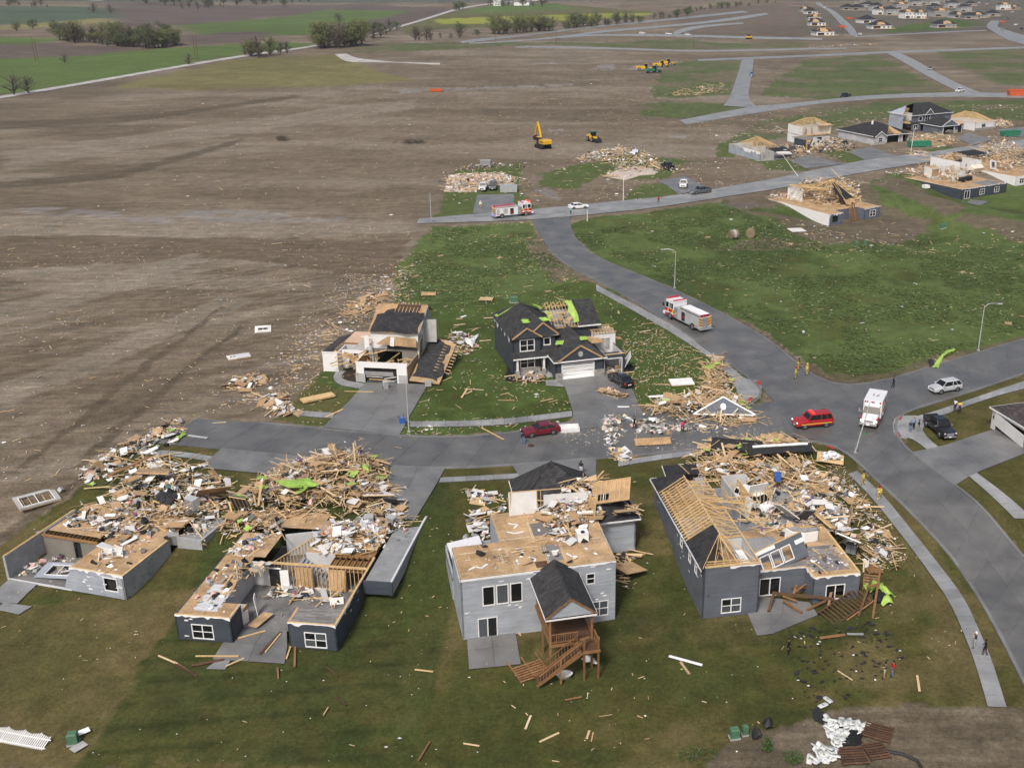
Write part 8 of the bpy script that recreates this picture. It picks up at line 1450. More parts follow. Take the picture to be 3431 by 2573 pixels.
for c,p,rz,mt,lb,sz in (('e2',(800,650),8,'p_green','green skip on the upper street before the blue-grey house',1.),('e2',(2025,505),25,'p_green','green open skip at the right end of the upper street',1.),('b2',(665,568),0,'p_orange','small orange-red skip alone on the far bare earth',.75),('b3',(2185,578),2,'p_orange','big red-orange skip at the right edge of the upper road',1.5),('e8',(485,265),0,'p_orange','orange skip by the left row of far houses, lower',1.),('e8',(550,185),0,'p_orange','orange skip by the far street, upper',1.),('e8',(1255,182),0,'p_orange','red skip before the far white house',1.),('e8',(2005,217),0,'p_orange','orange skip on the wide far right road',.8),('e8',(2040,98),0,'p_orange','red skip before the far right white ruin',.9)):
 o_=skip_bin(lb,tuple(at(c,*p)),R(rz),mt);o_.scale=(sz,sz,sz)
# ==== people
simple('skin',[(.42,.24,.16)],.6,noise=(3.,.05));simple('skin_dark',[(.12,.06,.04)],.6,noise=(3.,.05));simple('hair_dark',[(.015,.012,.010)],.7,noise=(3.,.1));simple('hair_light',[(.22,.13,.06)],.7,noise=(3.,.1))
CL=dict(tan=(.42,.28,.10),navy=(.018,.025,.06),black=(.012,.012,.014),white=(.70,.70,.72),yellow=(.70,.62,.03),red=(.42,.015,.02),jeans=(.12,.20,.33),khaki=(.45,.38,.27),grey=(.30,.30,.30),pinkc=(.60,.04,.20),teal=(.12,.38,.45),ltblue=(.20,.28,.42),brown=(.10,.05,.03),reflect=(.72,.75,.10))
for k_,c_ in CL.items():simple('cl_'+k_,[c_],.85,noise=(5.,.12))
def person(label,loc,rz,top,bottom,pose='stand',shorts=False,sleeves=True,hair='hair_dark',skin='skin',hat=None,shoes='black',h=1.75,gear=None):
 A=.10
 legs={'stand':((0,.0),(0,.0)),'walk':((.20,.05),(-.16,-.26)),'walk2':((-.14,-.22),(.18,.06))}.get(pose,((.02,0),(-.02,0)))
 arms={'stand':(((.02,.26,1.12),(.06,.27,.86)),((.02,-.26,1.12),(.06,-.27,.86))),'walk':(((-.10,.25,1.13),(-.08,.26,.90)),((.12,-.25,1.14),(.26,-.23,.95))),'walk2':(((.12,.25,1.14),(.26,.23,.95)),((-.10,-.25,1.13),(-.08,-.26,.90))),
   'phone':(((.14,.28,1.22),(.26,.10,1.46)),((.14,-.28,1.22),(.26,-.10,1.46))),'cross':(((.06,.28,1.14),(.22,-.02,1.18)),((.06,-.28,1.14),(.22,.02,1.14))),'point':(((.10,.30,1.32),(.30,.46,1.42)),((.02,-.26,1.12),(.06,-.27,.86)))}
 aL,aR=arms.get(pose,arms['stand'])
 V=[];Rr=[];E=[];T=[]
 def v(p,r,tg,par=None):
  V.append(p);Rr.append(r);T.append(tg)
  if par is not None:E.append((par,len(V)-1))
  return len(V)-1
 bulk=1.18 if gear=='fire' else 1.
 pel=v((0,0,.96),.145*bulk,'b');wa=v((0,0,1.10),.13*bulk,'t',pel);ch=v((0,0,1.30),.165*bulk,'t',wa);nk=v((.0,0,1.46),.065,'s',ch);hd=v((.02,0,1.58),.095,'s',nk);ht=v((.02,0,1.68),.085,'s',hd);v((.12,0,1.58),.018,'s',hd)
 for sg,(el,ha) in ((1,aL),(-1,aR)):
  sh=v((0,sg*.19,1.41),.072*bulk,'t',ch);e=v(el,.05*bulk,'t' if sleeves else 's',sh);w_=v(ha,.036*bulk,'t' if sleeves else 's',e)
  d=np.array(ha)-np.array(el);d/=np.linalg.norm(d)+1e-6;pm=v(tuple(np.array(ha)+d*.07),.036,'s',w_)
  side=np.cross(d,[0,1,0]);side/=np.linalg.norm(side)+1e-6
  for i,l in enumerate((.075,.09,.085,.07)):
   q=np.array(ha)+d*.12+side*(.018*(i-1.5));f1=v(tuple(q),.010,'s',pm);v(tuple(q+d*l*.8+np.array([.015,-sg*.01,0])),.009,'s',f1)
  v(tuple(np.array(ha)+d*.07+side*.06),.011,'s',pm)
 for sg,(kx,ax) in ((1,legs[0]),(-1,legs[1])):
  hp=v((0,sg*A,.90),.10*bulk,'b',pel);kn=v((kx*.6+.02,sg*A,.50),.065*bulk,'b',hp);an=v((ax if ax else kx*.3,sg*A,.10),.042*bulk,'s' if shorts else 'b',kn);fo=v((V[an][0]+.03,sg*A,.045),.045,'f',an);v((V[an][0]+.19,sg*(A+.02),.035),.035,'f',fo)
 me=bpy.data.meshes.new('skeleton');me.from_pydata(V,E,[]);o=bpy.data.objects.new('skeleton',me)
 m_=o.modifiers.new('s','SKIN');o.modifiers.new('d','SUBSURF').levels=1
 me.skin_vertices[0].data[0].use_root=True
 for i,r_ in enumerate(Rr):me.skin_vertices[0].data[i].radius=(r_,r_)
 body=baked(o)
 mats=[M_(skin),M_('cl_'+top),M_('cl_'+bottom),M_('cl_'+shoes),M_('cl_reflect')];body.materials.clear()
 for q in mats:body.materials.append(q)
 n=len(body.polygons);cs=np.empty(n*3);body.polygons.foreach_get('center',cs);cs=cs.reshape(-1,3);SA=np.array([V[a] for a,b_ in E]);SB=np.array([V[b_] for a,b_ in E]);d=SB-SA
 tt=np.clip(np.einsum('nij,ij->ni',cs[:,None,:]-SA[None],d)/np.maximum((d*d).sum(1),1e-9),0,1);dist=np.linalg.norm(SA[None]+d[None]*tt[...,None]-cs[:,None,:],axis=2);j=dist.argmin(1)
 idx=[]
 for i in range(n):
  a,b_=E[j[i]];tg=T[b_] if tt[i,j[i]]>.5 else T[a];k={'s':0,'t':1,'b':2,'f':3}[tg]
  if tg=='b' and shorts and cs[i][2]<.52:k=0
  if gear=='fire' and (abs(cs[i][2]-1.05)<.035 or abs(cs[i][2]-.25)<.04 or abs(cs[i][2]-1.28)<.03):k=4
  idx.append(k)
 body.polygons.foreach_set('material_index',idx);body.polygons.foreach_set('use_smooth',[True]*n)
 t=link('person',body);t.location=loc;t.rotation_euler=(0,0,rz);s_=h/1.75;t.scale=(s_,s_,s_);tag(t,label,'person')
 def cap(name,mat,r,z0,z1,dx,brim=0.):
  secs=[[(dx+r*k*math.cos(a),r*k*math.sin(a)*.9,z_) for a in [q*math.pi/5 for q in range(10)]] for z_,k in ((z0,1.),(z0+(z1-z0)*.5,.95),(z0+(z1-z0)*.85,.65),(z1,.15))]
  MB().loft(secs).bd(name,mat,t,True)
  if brim:MB().slab([(dx-.02+brim*math.cos(a),brim*.8*math.sin(a),z0+.015) for a in [q*math.pi/6 for q in range(12)]],.02).bd('hat_brim',mat,t)
 if hat:cap('helmet' if gear else 'cap',hat,.115,1.60,1.79,.02,.17 if gear else .13)
 else:cap('hair',hair,.108,1.585,1.765,.0)
 if hat is None and hair=='long':pass
 return t
def stand(c,x_,y_,z=None,up=.0):
 p=at(c,x_,y_,z);return (p.x,p.y,(base_z(p.x,p.y) if z is None else z)+.06+up)
TC=R(-90)
person('firefighter in tan suit at the field corner, nearest of three',stand(6,940,532),R(150),'tan','tan','stand',hat='tail',gear='fire',h=1.85)
person('firefighter in tan suit at the field corner, right of three',stand(6,1003,512),R(120),'tan','tan','stand',hat='cl_yellow',gear='fire',h=1.85)
person('firefighter in brown coat at the field corner, behind the other two',stand(6,953,482),R(-60),'brown','tan','stand',hat='blackjunk',gear='fire',h=1.85)
person('person in dark uniform walking across the side road',stand(6,1482,582),R(-20),'black','black','walk',h=1.8)
person('person in white shirt and navy shorts on the right sidewalk',stand(6,1825,712),R(-150),'white','navy','stand',True,False,skin='skin_dark',h=1.8)
person('person in bright yellow shirt with crossed arms on the right sidewalk',stand(6,1850,722),TC,'yellow','black','cross',False,False,h=1.75)
person('person in dark top and pale jeans on the corner pad, leftmost of three',stand('e7',250,1080),R(60),'navy','jeans','stand',hair='hair_light',h=1.68)
person('person in blue jacket on the corner pad, middle of three',stand('e7',310,1020),R(-60),'ltblue','black','stand',hair='hair_light',h=1.68)
person('person in black jacket and grey trousers on the corner pad, by the pickup',stand('e7',395,1058),R(180),'black','grey','stand',h=1.7)
person('firefighter with black helmet on the sidewalk right of the corner house',stand(4,1640,468),R(160),'tan','tan','walk',hat='blackjunk',gear='fire',h=1.85)
person('firefighter with red helmet walking down the long sidewalk',stand(4,1748,575),R(80),'tan','tan','walk2',hat='tail',gear='fire',h=1.85)
person('person in navy shirt and white cap photographing on the long sidewalk',stand('b6',1912,490),R(150),'navy','grey','phone',False,False,hat='white',h=1.8)
person('person in black hoodie and shorts on the long sidewalk edge',stand('b6',1972,530),R(140),'black','black','walk',True,True,skin='skin_dark',h=1.75)
person('person all in black standing on the grass below the corner house',stand('b6',790,525),R(-30),'black','black','stand',h=1.75)
person('person in dark shirt and khaki shorts pointing on the lower right grass',stand('b6',1368,672),R(170),'navy','khaki','point',True,False,h=1.8)
person('person in red jacket and jeans on the lower right grass',stand('b6',1418,660),R(180),'red','jeans','stand',hair='hair_dark',h=1.72)
person('person in dark clothes walking at the maroon car bumper',stand(5,1388,992),R(120),'navy','jeans','walk',h=1.78)
person('person in black walking left through the street rubble',stand(5,2074,897),R(-150),'black','black','walk2',h=1.78)
person('person in pink top and dark leggings below the lumber heap',stand('g4',605,568),R(100),'pinkc','black','walk',False,False,hair='hair_dark',h=1.65)
person('person in black shirt and white shorts on the middle driveway',stand(3,1008,258),R(70),'black','white','stand',True,False,skin='skin_dark',h=1.8)
person('person in navy and red shirt on the big lumber heap',stand(2,1572,318,1.2),R(-110),'navy','jeans','walk',h=1.75)
person('person in dark clothes on the flattened left slab, left of two',stand('e4',262,348),R(30),'navy','black','stand')
person('person in black on the flattened left slab, right of two',stand('e4',330,322),R(-90),'black','black','walk')
person('firefighter in white top beside the parked fire engine',stand('e4',443,550),R(-90),'white','tan','stand',hat='white',gear='fire',h=1.85)
person('person in teal shirt at the white sedan on the upper street',stand('e4',1278,612),R(90),'teal','black','stand',hair='hair_light')
person('person in red top walking on the upper street',stand('e4',2090,500),R(-60),'red','black','walk',h=1.8)
# ==== street lamps and poles
def lamp_post(label,base,h,arm=None,lean=(0,0),mat='galv',r=.09,head=True,name='street_lamp',sign=None):
 t=thing(name,label,'street lamp' if name=='street_lamp' else 'pole',(base.x,base.y,base.z));t.rotation_euler=(lean[0],lean[1],0)
 MB().tube([(0,0,0),(0,0,h*.5),(0,0,h)],[r,r*.8,r*.6],8).bd('pole',mat,t);MB().box((-.2,-.2,-.05),(.2,.2,.12)).bd('base_plate','concrete',t)
 if arm:
  a,l=arm;dx,dy=math.cos(a),math.sin(a);MB().tube([(0,0,h*.97),(dx*l*.25,dy*l*.25,h*1.045),(dx*l*.6,dy*l*.6,h*1.06),(dx*l,dy*l,h*1.05)],r*.45,6).bd('arm',mat,t)
  if head:MB().obox((dx*(l+.25),dy*(l+.25),h*1.045),(.7,.28,.14),eul(0,0,a)).bd('lamp_head','greyjunk',t)
 if sign:MB().box((.05,-.02,h*sign),(.95,.02,h*sign+.25)).bd('street_sign','greentin',t)
 return t
lamp_post('grey curved-arm street lamp at the field edge by the right road',at(6,1957,372),7.2,(R(5),2.2))
lamp_post('leaning grey lamp pole at the corner of the long sidewalk',at('e6',1465,1420),7.,None,(R(0),R(10)),sign=.38)
lamp_post('street lamp with broken dangling head on the white house driveway',at(5,683,915),6.9,(R(200),1.6))
lamp_post('slim lamp pole at the left end of the upper street',at('b5',292,797),7.)
lamp_post('white curved lamp post on the grass before the flattened right house',at('g5',783,695),6.,(R(20),1.6),mat='white')
lamp_post('short white post at the bend of the upper street',at('b5',1343,786),2.6,None,mat='white',name='marker_post')
lamp_post('tall white lamp pole before the grey single-storey house',at('e2',690,730),7.2,(R(20),.9),(0,R(2)),mat='white')
lamp_post('bent lamp pole leaning left beside the truss pyramid ruin',at('e1',1100,1052),8.,None,(0,R(-38)),mat='white')
lamp_post('street lamp standing in the green field by the curving road',at('d',1457,622),6.9,(R(170),2.2))
for c,p,h,lb in (('b1',(1208,378),14,'left pole of a wooden pair by the gravel road'),('b1',(1224,378),14,'right pole of a wooden pair by the gravel road'),('b1',(220,382),13,'left pole of a wooden pair in the left field'),('b1',(236,382),12,'right pole of a wooden pair in the left field'),('b3',(221,290),11,'lone pole on the green bank'),('e8',(483,358),12,'pole at the lower left of the far subdivision'),('e8',(1250,318),11,'leaning pole on the far green slope'),('e8',(1975,222),12,'pole beside the wide far right road'),('b2',(1036,290),11,'wooden pole on the bank by the loop road'),('b2',(1408,280),10,'wooden pole on the bank right of the loop road'),('e8',(1855,105),12,'pole among the far right houses'),('e8',(320,45),12,'pole at the top of the far street')):
 lamp_post(lb,at(c,*p),h,None,mat='darkwood',r=.16,name='utility_pole')
# ==== single pieces of wreckage and street things
def T4(c,p,rz=0,z=None):
 q=at(c,*p,z);return (q.x,q.y,q.z)
# gable torn off, lying on the corner heap
Pg=at('g4',905,470);gt=thing('torn_off_gable','slate blue gable triangle with white trim lying on the corner lumber heap','gable',(Pg.x,Pg.y,Pg.z+.6));gt.rotation_euler=(R(-38),0,R(-3))
MB().slab([(-3.9,0,0),(3.9,0,0),(-.2,0,2.3)],.15,d=(0,1,0)).bd('siding','side_blue',gt)
for a,b_ in (((-4.2,-.05,-.08),(-.2,-.05,2.4)),((-.2,-.05,2.4),(4.2,-.05,-.08)),((-4.2,-.05,-.05),(4.2,-.05,-.05))):MB().beam(a,b_,.1,.18).bd('trim_board','trim',gt)
MB().slab([(-.2+.36*math.cos(a),-.06,.9+.32*math.sin(a)+(.3 if math.sin(a)>0 else 0)) for a in [k*math.pi/6 for k in range(12)]],.05,d=(0,1,0)).bd('vent','white',gt)
W0=Matrix()
def loosepanel(name,label,c,p,size,rz,mats,studs=0,win=None,tilt=(0,0),z=None,lift=.15,cat='wall panel'):
 q=at(c,*p,z);return panel_thing(None,name,label,cat,(q.x,q.y,(base_z(q.x,q.y) if z is None else z)+lift),size,(tilt[0],tilt[1],rz),mats,studs,win)
loosepanel('window_wall_panel','white wall frame with wide window opening lying on the earth, far left',1,(275,610),(4.4,3.6,.14),R(38),('insulwall','stud'),6,(-1.7,1.6,-1.4,1.2))
loosepanel('window_wall_panel','white wall panel with small window on the earth left of the white house','b8',(1625,750),(2.6,2.2,.14),R(14),('drywall','stud'),4,(-.8,.8,-.5,.5),(R(10),0))
loosepanel('window_wall_panel','broken white wall panel on the earth, nearer the street','b8',(1475,918),(3.4,1.8,.14),R(28),('drywall','stud'),4,(-1.3,-.4,-.4,.4))
loosepanel('floor_panel','bundle of tan planks lying on the grass left of the driveway',5,(120,715),(4.6,1.5,.25),R(34),('stud','stud'),0,cat='planks')
loosepanel('osb_panel','big yellow ribbed panel tilted on the leftmost ruin, upper',1,(1150,470),(3.6,2.4,.08),R(12),('osb','stud'),7,None,(R(-14),R(8)),.2,1.3)
loosepanel('osb_panel','big yellow panel standing at the right of the leftmost ruin',1,(1590,620),(3.6,2.6,.06),R(30),('osb','stud'),0,None,(R(-42),R(6)),.2,1.2)
loosepanel('brick_strip','long red-brown board across the leftmost heap',1,(965,450),(5.2,.35,.12),R(42),('cedar','stud'),0,None,(0,R(-10)),.2,1.5,'board')
loosepanel('window_wall_panel','dark slate wall piece with small square window beside the second ruin heap',2,(690,735),(1.9,3.2,.16),R(-8),('side_slate','stud'),4,(.1,.65,.35,.95),(R(-58),R(6)),.1,1.5)
loosepanel('window_wall_panel','white framed dark shutter panel on the second ruin garage slab',2,(1800,680),(1.6,2.2,.12),R(-10),('side_slate','stud'),0,None,(R(-50),0),-.1,.9)
loosepanel('wall_panel','white wall panel tilted at the right end of the lumber heap',2,(1700,630),(3.4,2.4,.1),R(14),('drywall','stud'),5,None,(R(-26),R(6)),-.1,1.0)
panel_thing(h3,'wall_panel','tan studded wall panel with window hole on the right roof of the middle house','wall panel',(17.6,11.8,4.9),(4.2,3.2,.06),(R(200),R(-14),R(-24)),('osb','stud'),8,(-1.4,-.2,.2,1.2))
panel_thing(h3,'siding_panel','white ribbed siding sheet slumped over the low wing of the middle house','siding',(1.9,8.9,1.15),(3.4,4.4,.06),(R(12),R(-6),R(4)),('plank_white','stud'),9)
panel_thing(h3,'osb_panel','ragged tan sheet on the grass right of the middle house','sheathing',(18.2,6.3,-1.3),(2.6,2.6,.03),(R(-6),R(8),R(20)),('osb','stud'))
loosepanel('wall_panel','tan framed wall box full of white insulation by the corner house','4'and 4,(1412,300),(3.2,2.6,.1),R(-14),('stud','stud'),0,None,(0,R(4)),None,.35)
mbx=at(4,1415,300);bx_=thing('insulation_heap','white insulation spilling from a tan frame near the corner house','insulation',(mbx.x,mbx.y,mbx.z+.5));m_=MB();r_=random.Random(3)
for i in range(60):flake(m_,(r_.uniform(-1.2,1.2),r_.uniform(-1.,1.),r_.uniform(0,.4)),r_.uniform(.2,.5),0,r_,.6)
m_.bd('insulation','paper',bx_)
loosepanel('roof_slab','lime edged brown roof slab at the street before the corner house',4,(180,185),(4.6,1.1,.1),R(8),('osb','stud'),0,None,(R(30),0),None,.4,'roof piece')
loosepanel('roof_slab','long black roof strip with white gutter before the corner house',4,(1060,270),(8.2,1.3,.12),R(8),('felt','stud'),0,None,(R(28),0),None,1.0,'roof piece');loosepanel('roof_slab','black roof sheet in the street wreck before the corner house',4,(760,235),(6.2,2.,.1),R(-12),('felt','stud'),0,None,(R(20),0),None,.9,'roof piece')
loosepanel('gutter_board','white fascia board on the black roof strip',4,(1060,262),(7.,.3,.16),R(8),('trim','stud'),0,None,(R(28),0),None,1.35,'board')
loosepanel('wall_panel','white louvred panel and grey box at the right edge of the corner house',4,(1545,880),(2.6,2.,.12),R(-30),('white','stud'),0,None,(R(-30),R(10)),.0,.7)
loosepanel('wall_frame','white ribbed frame panel lying near the corner heap','g4',(600,225),(3.4,2.,.1),R(10),('drywall','stud'),6,None,(R(6),0),None,.3);loosepanel('white_board','long white board beside the ribbed frame','g4',(457,318),(3.6,.6,.06),R(8),('white','stud'),0,None,(0,0),None,.12,'board');loosepanel('white_board','white square board on the street below the lumber heap','g4',(397,490),(1.1,1.3,.05),R(0),('white','stud'),0,None,(R(10),0),None,.12,'board');loosepanel('white_board','white board on the driveway of the dark house','g4',(187,393),(1.6,.35,.04),R(2),('white','stud'),0,None,(0,0),None,.12,'board')
# lime green housewrap sheets
def tarp(label,c,pts,seed,lift=.25,mat='lime',name='housewrap_sheet',z=None):
 r=random.Random(seed);Q=[at(c,*p,z) for p in pts];q=[]
 for i,p in enumerate(Q):
  n_=Q[(i+1)%len(Q)]
  for k in range(3):
   a=p.lerp(n_,k/3);q.append((a.x+r.uniform(-.15,.15),a.y+r.uniform(-.15,.15),a.z+lift*r.uniform(.2,1.2)))
 m=Vector(np.mean(np.array(q),0));mb=MB();n=len(q);ctr=(m.x,m.y,m.z+lift*.9)
 mid=[((a[0]+ctr[0])/2,(a[1]+ctr[1])/2,(a[2]+ctr[2])/2+lift*r.uniform(-.6,.8)) for a in q]
 vs=q+mid+[ctr];fs=[(i,(i+1)%n,n+(i+1)%n,n+i) for i in range(n)]+[(n+i,n+(i+1)%n,2*n) for i in range(n)]
 mb.add(vs,fs,0,.3);mb.add([(a,b_,c_-.03) for a,b_,c_ in vs],[f[::-1] for f in fs],0,.7)
 return tag(mb.bd(name,mat,None,True),label,'tarp')
tarp('crumpled lime green housewrap by the fallen deck of the corner house',4,[(1650,1190),(1700,1130),(1760,1160),(1840,1230),(1870,1260),(1790,1250),(1740,1200),(1690,1230)],1,.5);tarp('pointed lime green sheet on black felt right of the corner house',4,[(1800,1230),(1850,1300),(1780,1312),(1765,1300)],2,.5);tarp('black felt lump under the lime sheet',4,[(1740,1220),(1800,1230),(1790,1290),(1740,1300),(1700,1260)],3,.4,'blackjunk','felt_sheet')
tarp('lime green sheet trailing along the right road edge',6,[(1700,470),(1730,430),(1760,390),(1815,366),(1830,375),(1775,410),(1745,445),(1735,475)],4,.3);tarp('black plastic heap beside the lime sheet at the right road',6,[(1675,440),(1705,435),(1715,465),(1680,468)],5,.4,'blackjunk','plastic_sheet')
tarp('lime underlay sheet on the big lumber heap',2,[(930,480),(1180,460),(1260,510),(1150,545),(980,525)],6,.35,z=1.9);tarp('small lime sheet on the right of the lumber heap',2,[(1580,360),(1640,340),(1630,420),(1600,410)],7,.3,z=1.2);tarp('lime sheet on the planks at the left street end',1,[(1290,170),(1370,100),(1390,130),(1310,190)],8,.25);tarp('lime sheet in the corner lumber heap',('g4'),[(610,350),(660,340),(665,375),(620,375)],9,.5)
tarp('grey vehicle cover crumpled on the leftmost heap',1,[(1150,610),(1280,570),(1340,600),(1250,670),(1190,660)],10,.7,'blackjunk','plastic_sheet',.4);tarp('black plastic caught at the leftmost ruin corner',1,[(850,1220),(880,1330),(960,1340),(1020,1280),(960,1300),(890,1240)],11,.3,'blackjunk','plastic_sheet');tarp('white gutter strip curled right of the wrecked white house',5,[(1020,360),(1060,390),(1110,340),(1120,330),(1070,400),(1030,375)],12,.5,'white','gutter_piece')
# long loose strips
for c,a,b_,w_,mt,lb in (('b6',(75,540),(275,595),.3,'white','bent white gutter on the foreground lawn'),('b6',(982,432),(1133,412),.34,'cedar','brown plank on the grass below the corner house'),('b6',(1145,408),(1245,408),.28,'greyjunk','grey plank beside the brown plank'),('b6',(1568,657),(1582,752),.2,'wood','tan plank on the lower right grass'),('g6',(285,918),(340,828),.16,'cedar','brown board on the lower centre lawn'),('g6',(268,488),(355,498),.16,'stud','tan board left of the middle house patio'),('g6',(978,632),(1058,617),.16,'cedar','brown board below the middle house porch'),('d',(375,1430),(425,1462),.2,'cedar','brown board on the lawn by the small slab, left'),(1,(1395,135),(1540,155),.4,'galv','pale metal strip on the street at far left'),(5,(285,670),(465,673),.16,'stud','single tan board above the white house driveway'),(5,(170,830),(275,780),.3,'stud','stacked tan boards at the white house sidewalk'),(5,(1130,895),(1268,968),.2,'stud','long tan board fallen into the street'),(5,(1045,652),(1008,708),.26,'stud','thick tan board on the lawn right of the white house')):
 P,Q=at(c,*a),at(c,*b_);P.z+=.12;Q.z+=.12;tag(MB().beam(P,Q,w_,.06).bd('loose_plank',mt),lb,'plank')
# collapsed deck of the corner house
dk=thing('fallen_deck_stair','brown wooden deck stair collapsed behind the corner house','deck stair');A_,B_=at(4,1375,1400),at(4,1640,1260);dk.location=((A_.x+B_.x)/2,(A_.y+B_.y)/2,A_.z);an=math.atan2(B_.y-A_.y,B_.x-A_.x);dk.rotation_euler=(R(16),R(-8),an);Lk=(B_-A_).length
for y_ in (-1.0,1.0):MB().beam((-Lk/2,y_,.35),(Lk/2,y_,.35),.09,.3).bd('stringer','darkwood',dk)
for i in range(12):MB().box((-Lk/2+.2+i*(Lk-.4)/11-.06,-1.05,.5),(-Lk/2+.2+i*(Lk-.4)/11+.06,1.05,.56)).bd('tread','darkwood',dk)
MB().beam((-Lk/2,-1.2,.2),(Lk/2,-1.3,.7),.12,.2).bd('rail','cedar',dk)
for k,(a,b_,za,zb_,w_) in enumerate([((1025,1270),(1440,1300),.9,.7,.24),((1160,1240),(1230,1070),.3,2.4,.26),((1085,1295),(1215,1365),.5,.2,.24),((985,1355),(1020,1275),.2,1.1,.26),((1250,1345),(1380,1300),.2,.5,.2),((1420,1250),(1400,1320),1.2,.2,.26),((1690,1210),(1610,1385),1.6,.1,.22),((1745,1190),(1708,1400),2.0,.1,.22),((1660,1250),(1740,1245),1.3,1.5,.24),((1140,1215),(1260,1230),.6,.9,.18),((1170,1260),(1270,1210),.9,1.3,.16),((1080,1285),(1180,1300),.8,.5,.16)]):
 P,Q=at(4,*a),at(4,*b_);P.z+=za;Q.z+=zb_
 tag(MB().beam(P,Q,w_,w_*.8).bd('deck_timber','cedar' if k%3 else 'darkwood'),['longest brown beam across the fallen deck','thick brown post leaning in the inner corner of the corner house','short brown beam on the corner house patio','brown post propped at the patio door','brown beam left of the fallen stair','brown board leaning at the right back window','left standing leg of the fallen deck near the lime sheet','right standing leg of the fallen deck near the lime sheet','cross beam between the two deck legs','brown board below the patio door','upper brown board in the fallen deck','lower brown board in the fallen deck'][k],'timber')
# pallets and slatted crates
def pallet(label,c,p,rz,s=1.2,mat='darkwood',tilt=0.):
 q=at(c,*p);t=thing('pallet',label,'pallet',(q.x,q.y,q.z+.1));t.rotation_euler=(tilt,0,rz)
 for i in range(7):MB().box((-s,-s+.3*i,.12),(s,-s+.3*i+.19,.15)).bd('slat',mat,t)
 for x_ in (-s+.05,0,s-.05):MB().box((x_-.05,-s,0),(x_+.05,s-.02,.118)).bd('bearer',mat,t)
pallet('brown pallet right of the bag pile','b6',(1335,995),R(-25),1.15);pallet('brown pallet below the bag pile, left','b6',(1178,1140),R(5),1.1);pallet('broken brown pallet below the bag pile, right','b6',(1325,1118),R(12),.9);pallet('slatted brown lattice above the lime sheet',4,(1715,1062),R(5),.8,'cedar');pallet('brown lattice leaning by the lime sheet',4,(1692,1175),R(-15),.75,'cedar',R(35));pallet('tan pallet on the porch side of the stairs','g6',(805,480),R(30),1.5,'cedar',R(8));pallet('tan slatted pallet on the lot behind the white house',5,(805,68),R(4),1.3,'wood');pallet('pale slatted pallet near the grave of shrubs behind the dark house',5,(1160,100),R(-4),1.2,'wood')
pallet('ladder-like fence piece before the flattened right house','e4',(1640,250),R(10),2.2,'wood')
# bags of seed spilled at the bottom right
simple('sackcloth',[(.55,.56,.57),(.62,.63,.63),(.46,.47,.48)],.6,noise=(3.,.12));simple('bagprint',[(.22,.30,.16),(.30,.36,.26)],.6,noise=(3.,.2))
r_=random.Random(31);bag0=None
def bag(label,x_,y_,z_,rz,tilt):
 global bag0
 if bag0 is None:
  bag0=thing('seed_bag','','bag');n=12
  secs=[[(lx,wy*k,zz) for wy,zz in ((-.26,.06),(-.20,.0),(.20,.0),(.26,.06),(.20,.14),(-.20,.14))] for lx,k in ((-.46,.80),(-.36,1.),(0,1.05),(.36,1.),(.46,.8))]
  MB().loft(secs).bd('sack','sackcloth',bag0,True);MB().box((-.06,-.18,.148),(.10,.18,.156)).bd('printed_label','bagprint',bag0);t=bag0
 else:t=copy_tree(bag0)
 t.location=(x_,y_,z_);t.rotation_euler=(tilt[0],tilt[1],rz);tag(t,label,'bag','bags spilled at the lower right');return t
for poly_,n,lb in (([(1010,930),(1120,920),(1230,960),(1200,1000),(1150,1010),(1130,1060),(1070,1085),(1030,1020)],56,'white printed bag in the large bag pile'),([(900,1120),(1000,1080),(1085,1110),(1070,1160),(960,1200),(920,1190)],24,'white printed bag in the small lower bag pile')):
 A=Area(AP('b6',None,*poly_),r_)
 for x_,y_ in A.pts(n):bag(lb,x_,y_,gz(x_,y_)+.02+r_.choice((0,0,.14,.26)),r_.uniform(0,6.3),(r_.gauss(0,.34),r_.gauss(0,.3)))
for p,lb in (((1032,802),'single white bag above the pile, right of two'),((1002,835),'single white bag above the pile, left of two'),((1258,950),'single white bag beside the brown pallet')):
 q=at('b6',*p);bag(lb,q.x,q.y,q.z+.02,r_.uniform(0,6),(.1,0))['group']='single bags near the pile'
tarp('black soil spilled around the bags','b6',[(1180,980),(1240,990),(1230,1070),(1120,1080),(1100,1040)],21,.25,'blackjunk','soil_spill');tarp('black torn felt above the bag pile','b6',[(930,850),(990,840),(1000,950),(950,930)],22,.1,'blackjunk','felt_sheet')
hose=[at('b6',*p) for p in ((1360,1105),(1420,1118),(1480,1130),(1530,1150),(1570,1170),(1592,1205))];tag(MB().tube([(p.x,p.y,p.z+.1) for p in hose],.14,6).bd('drain_sock','blackjunk'),'black drainage sock curling across the bottom right earth','hose')
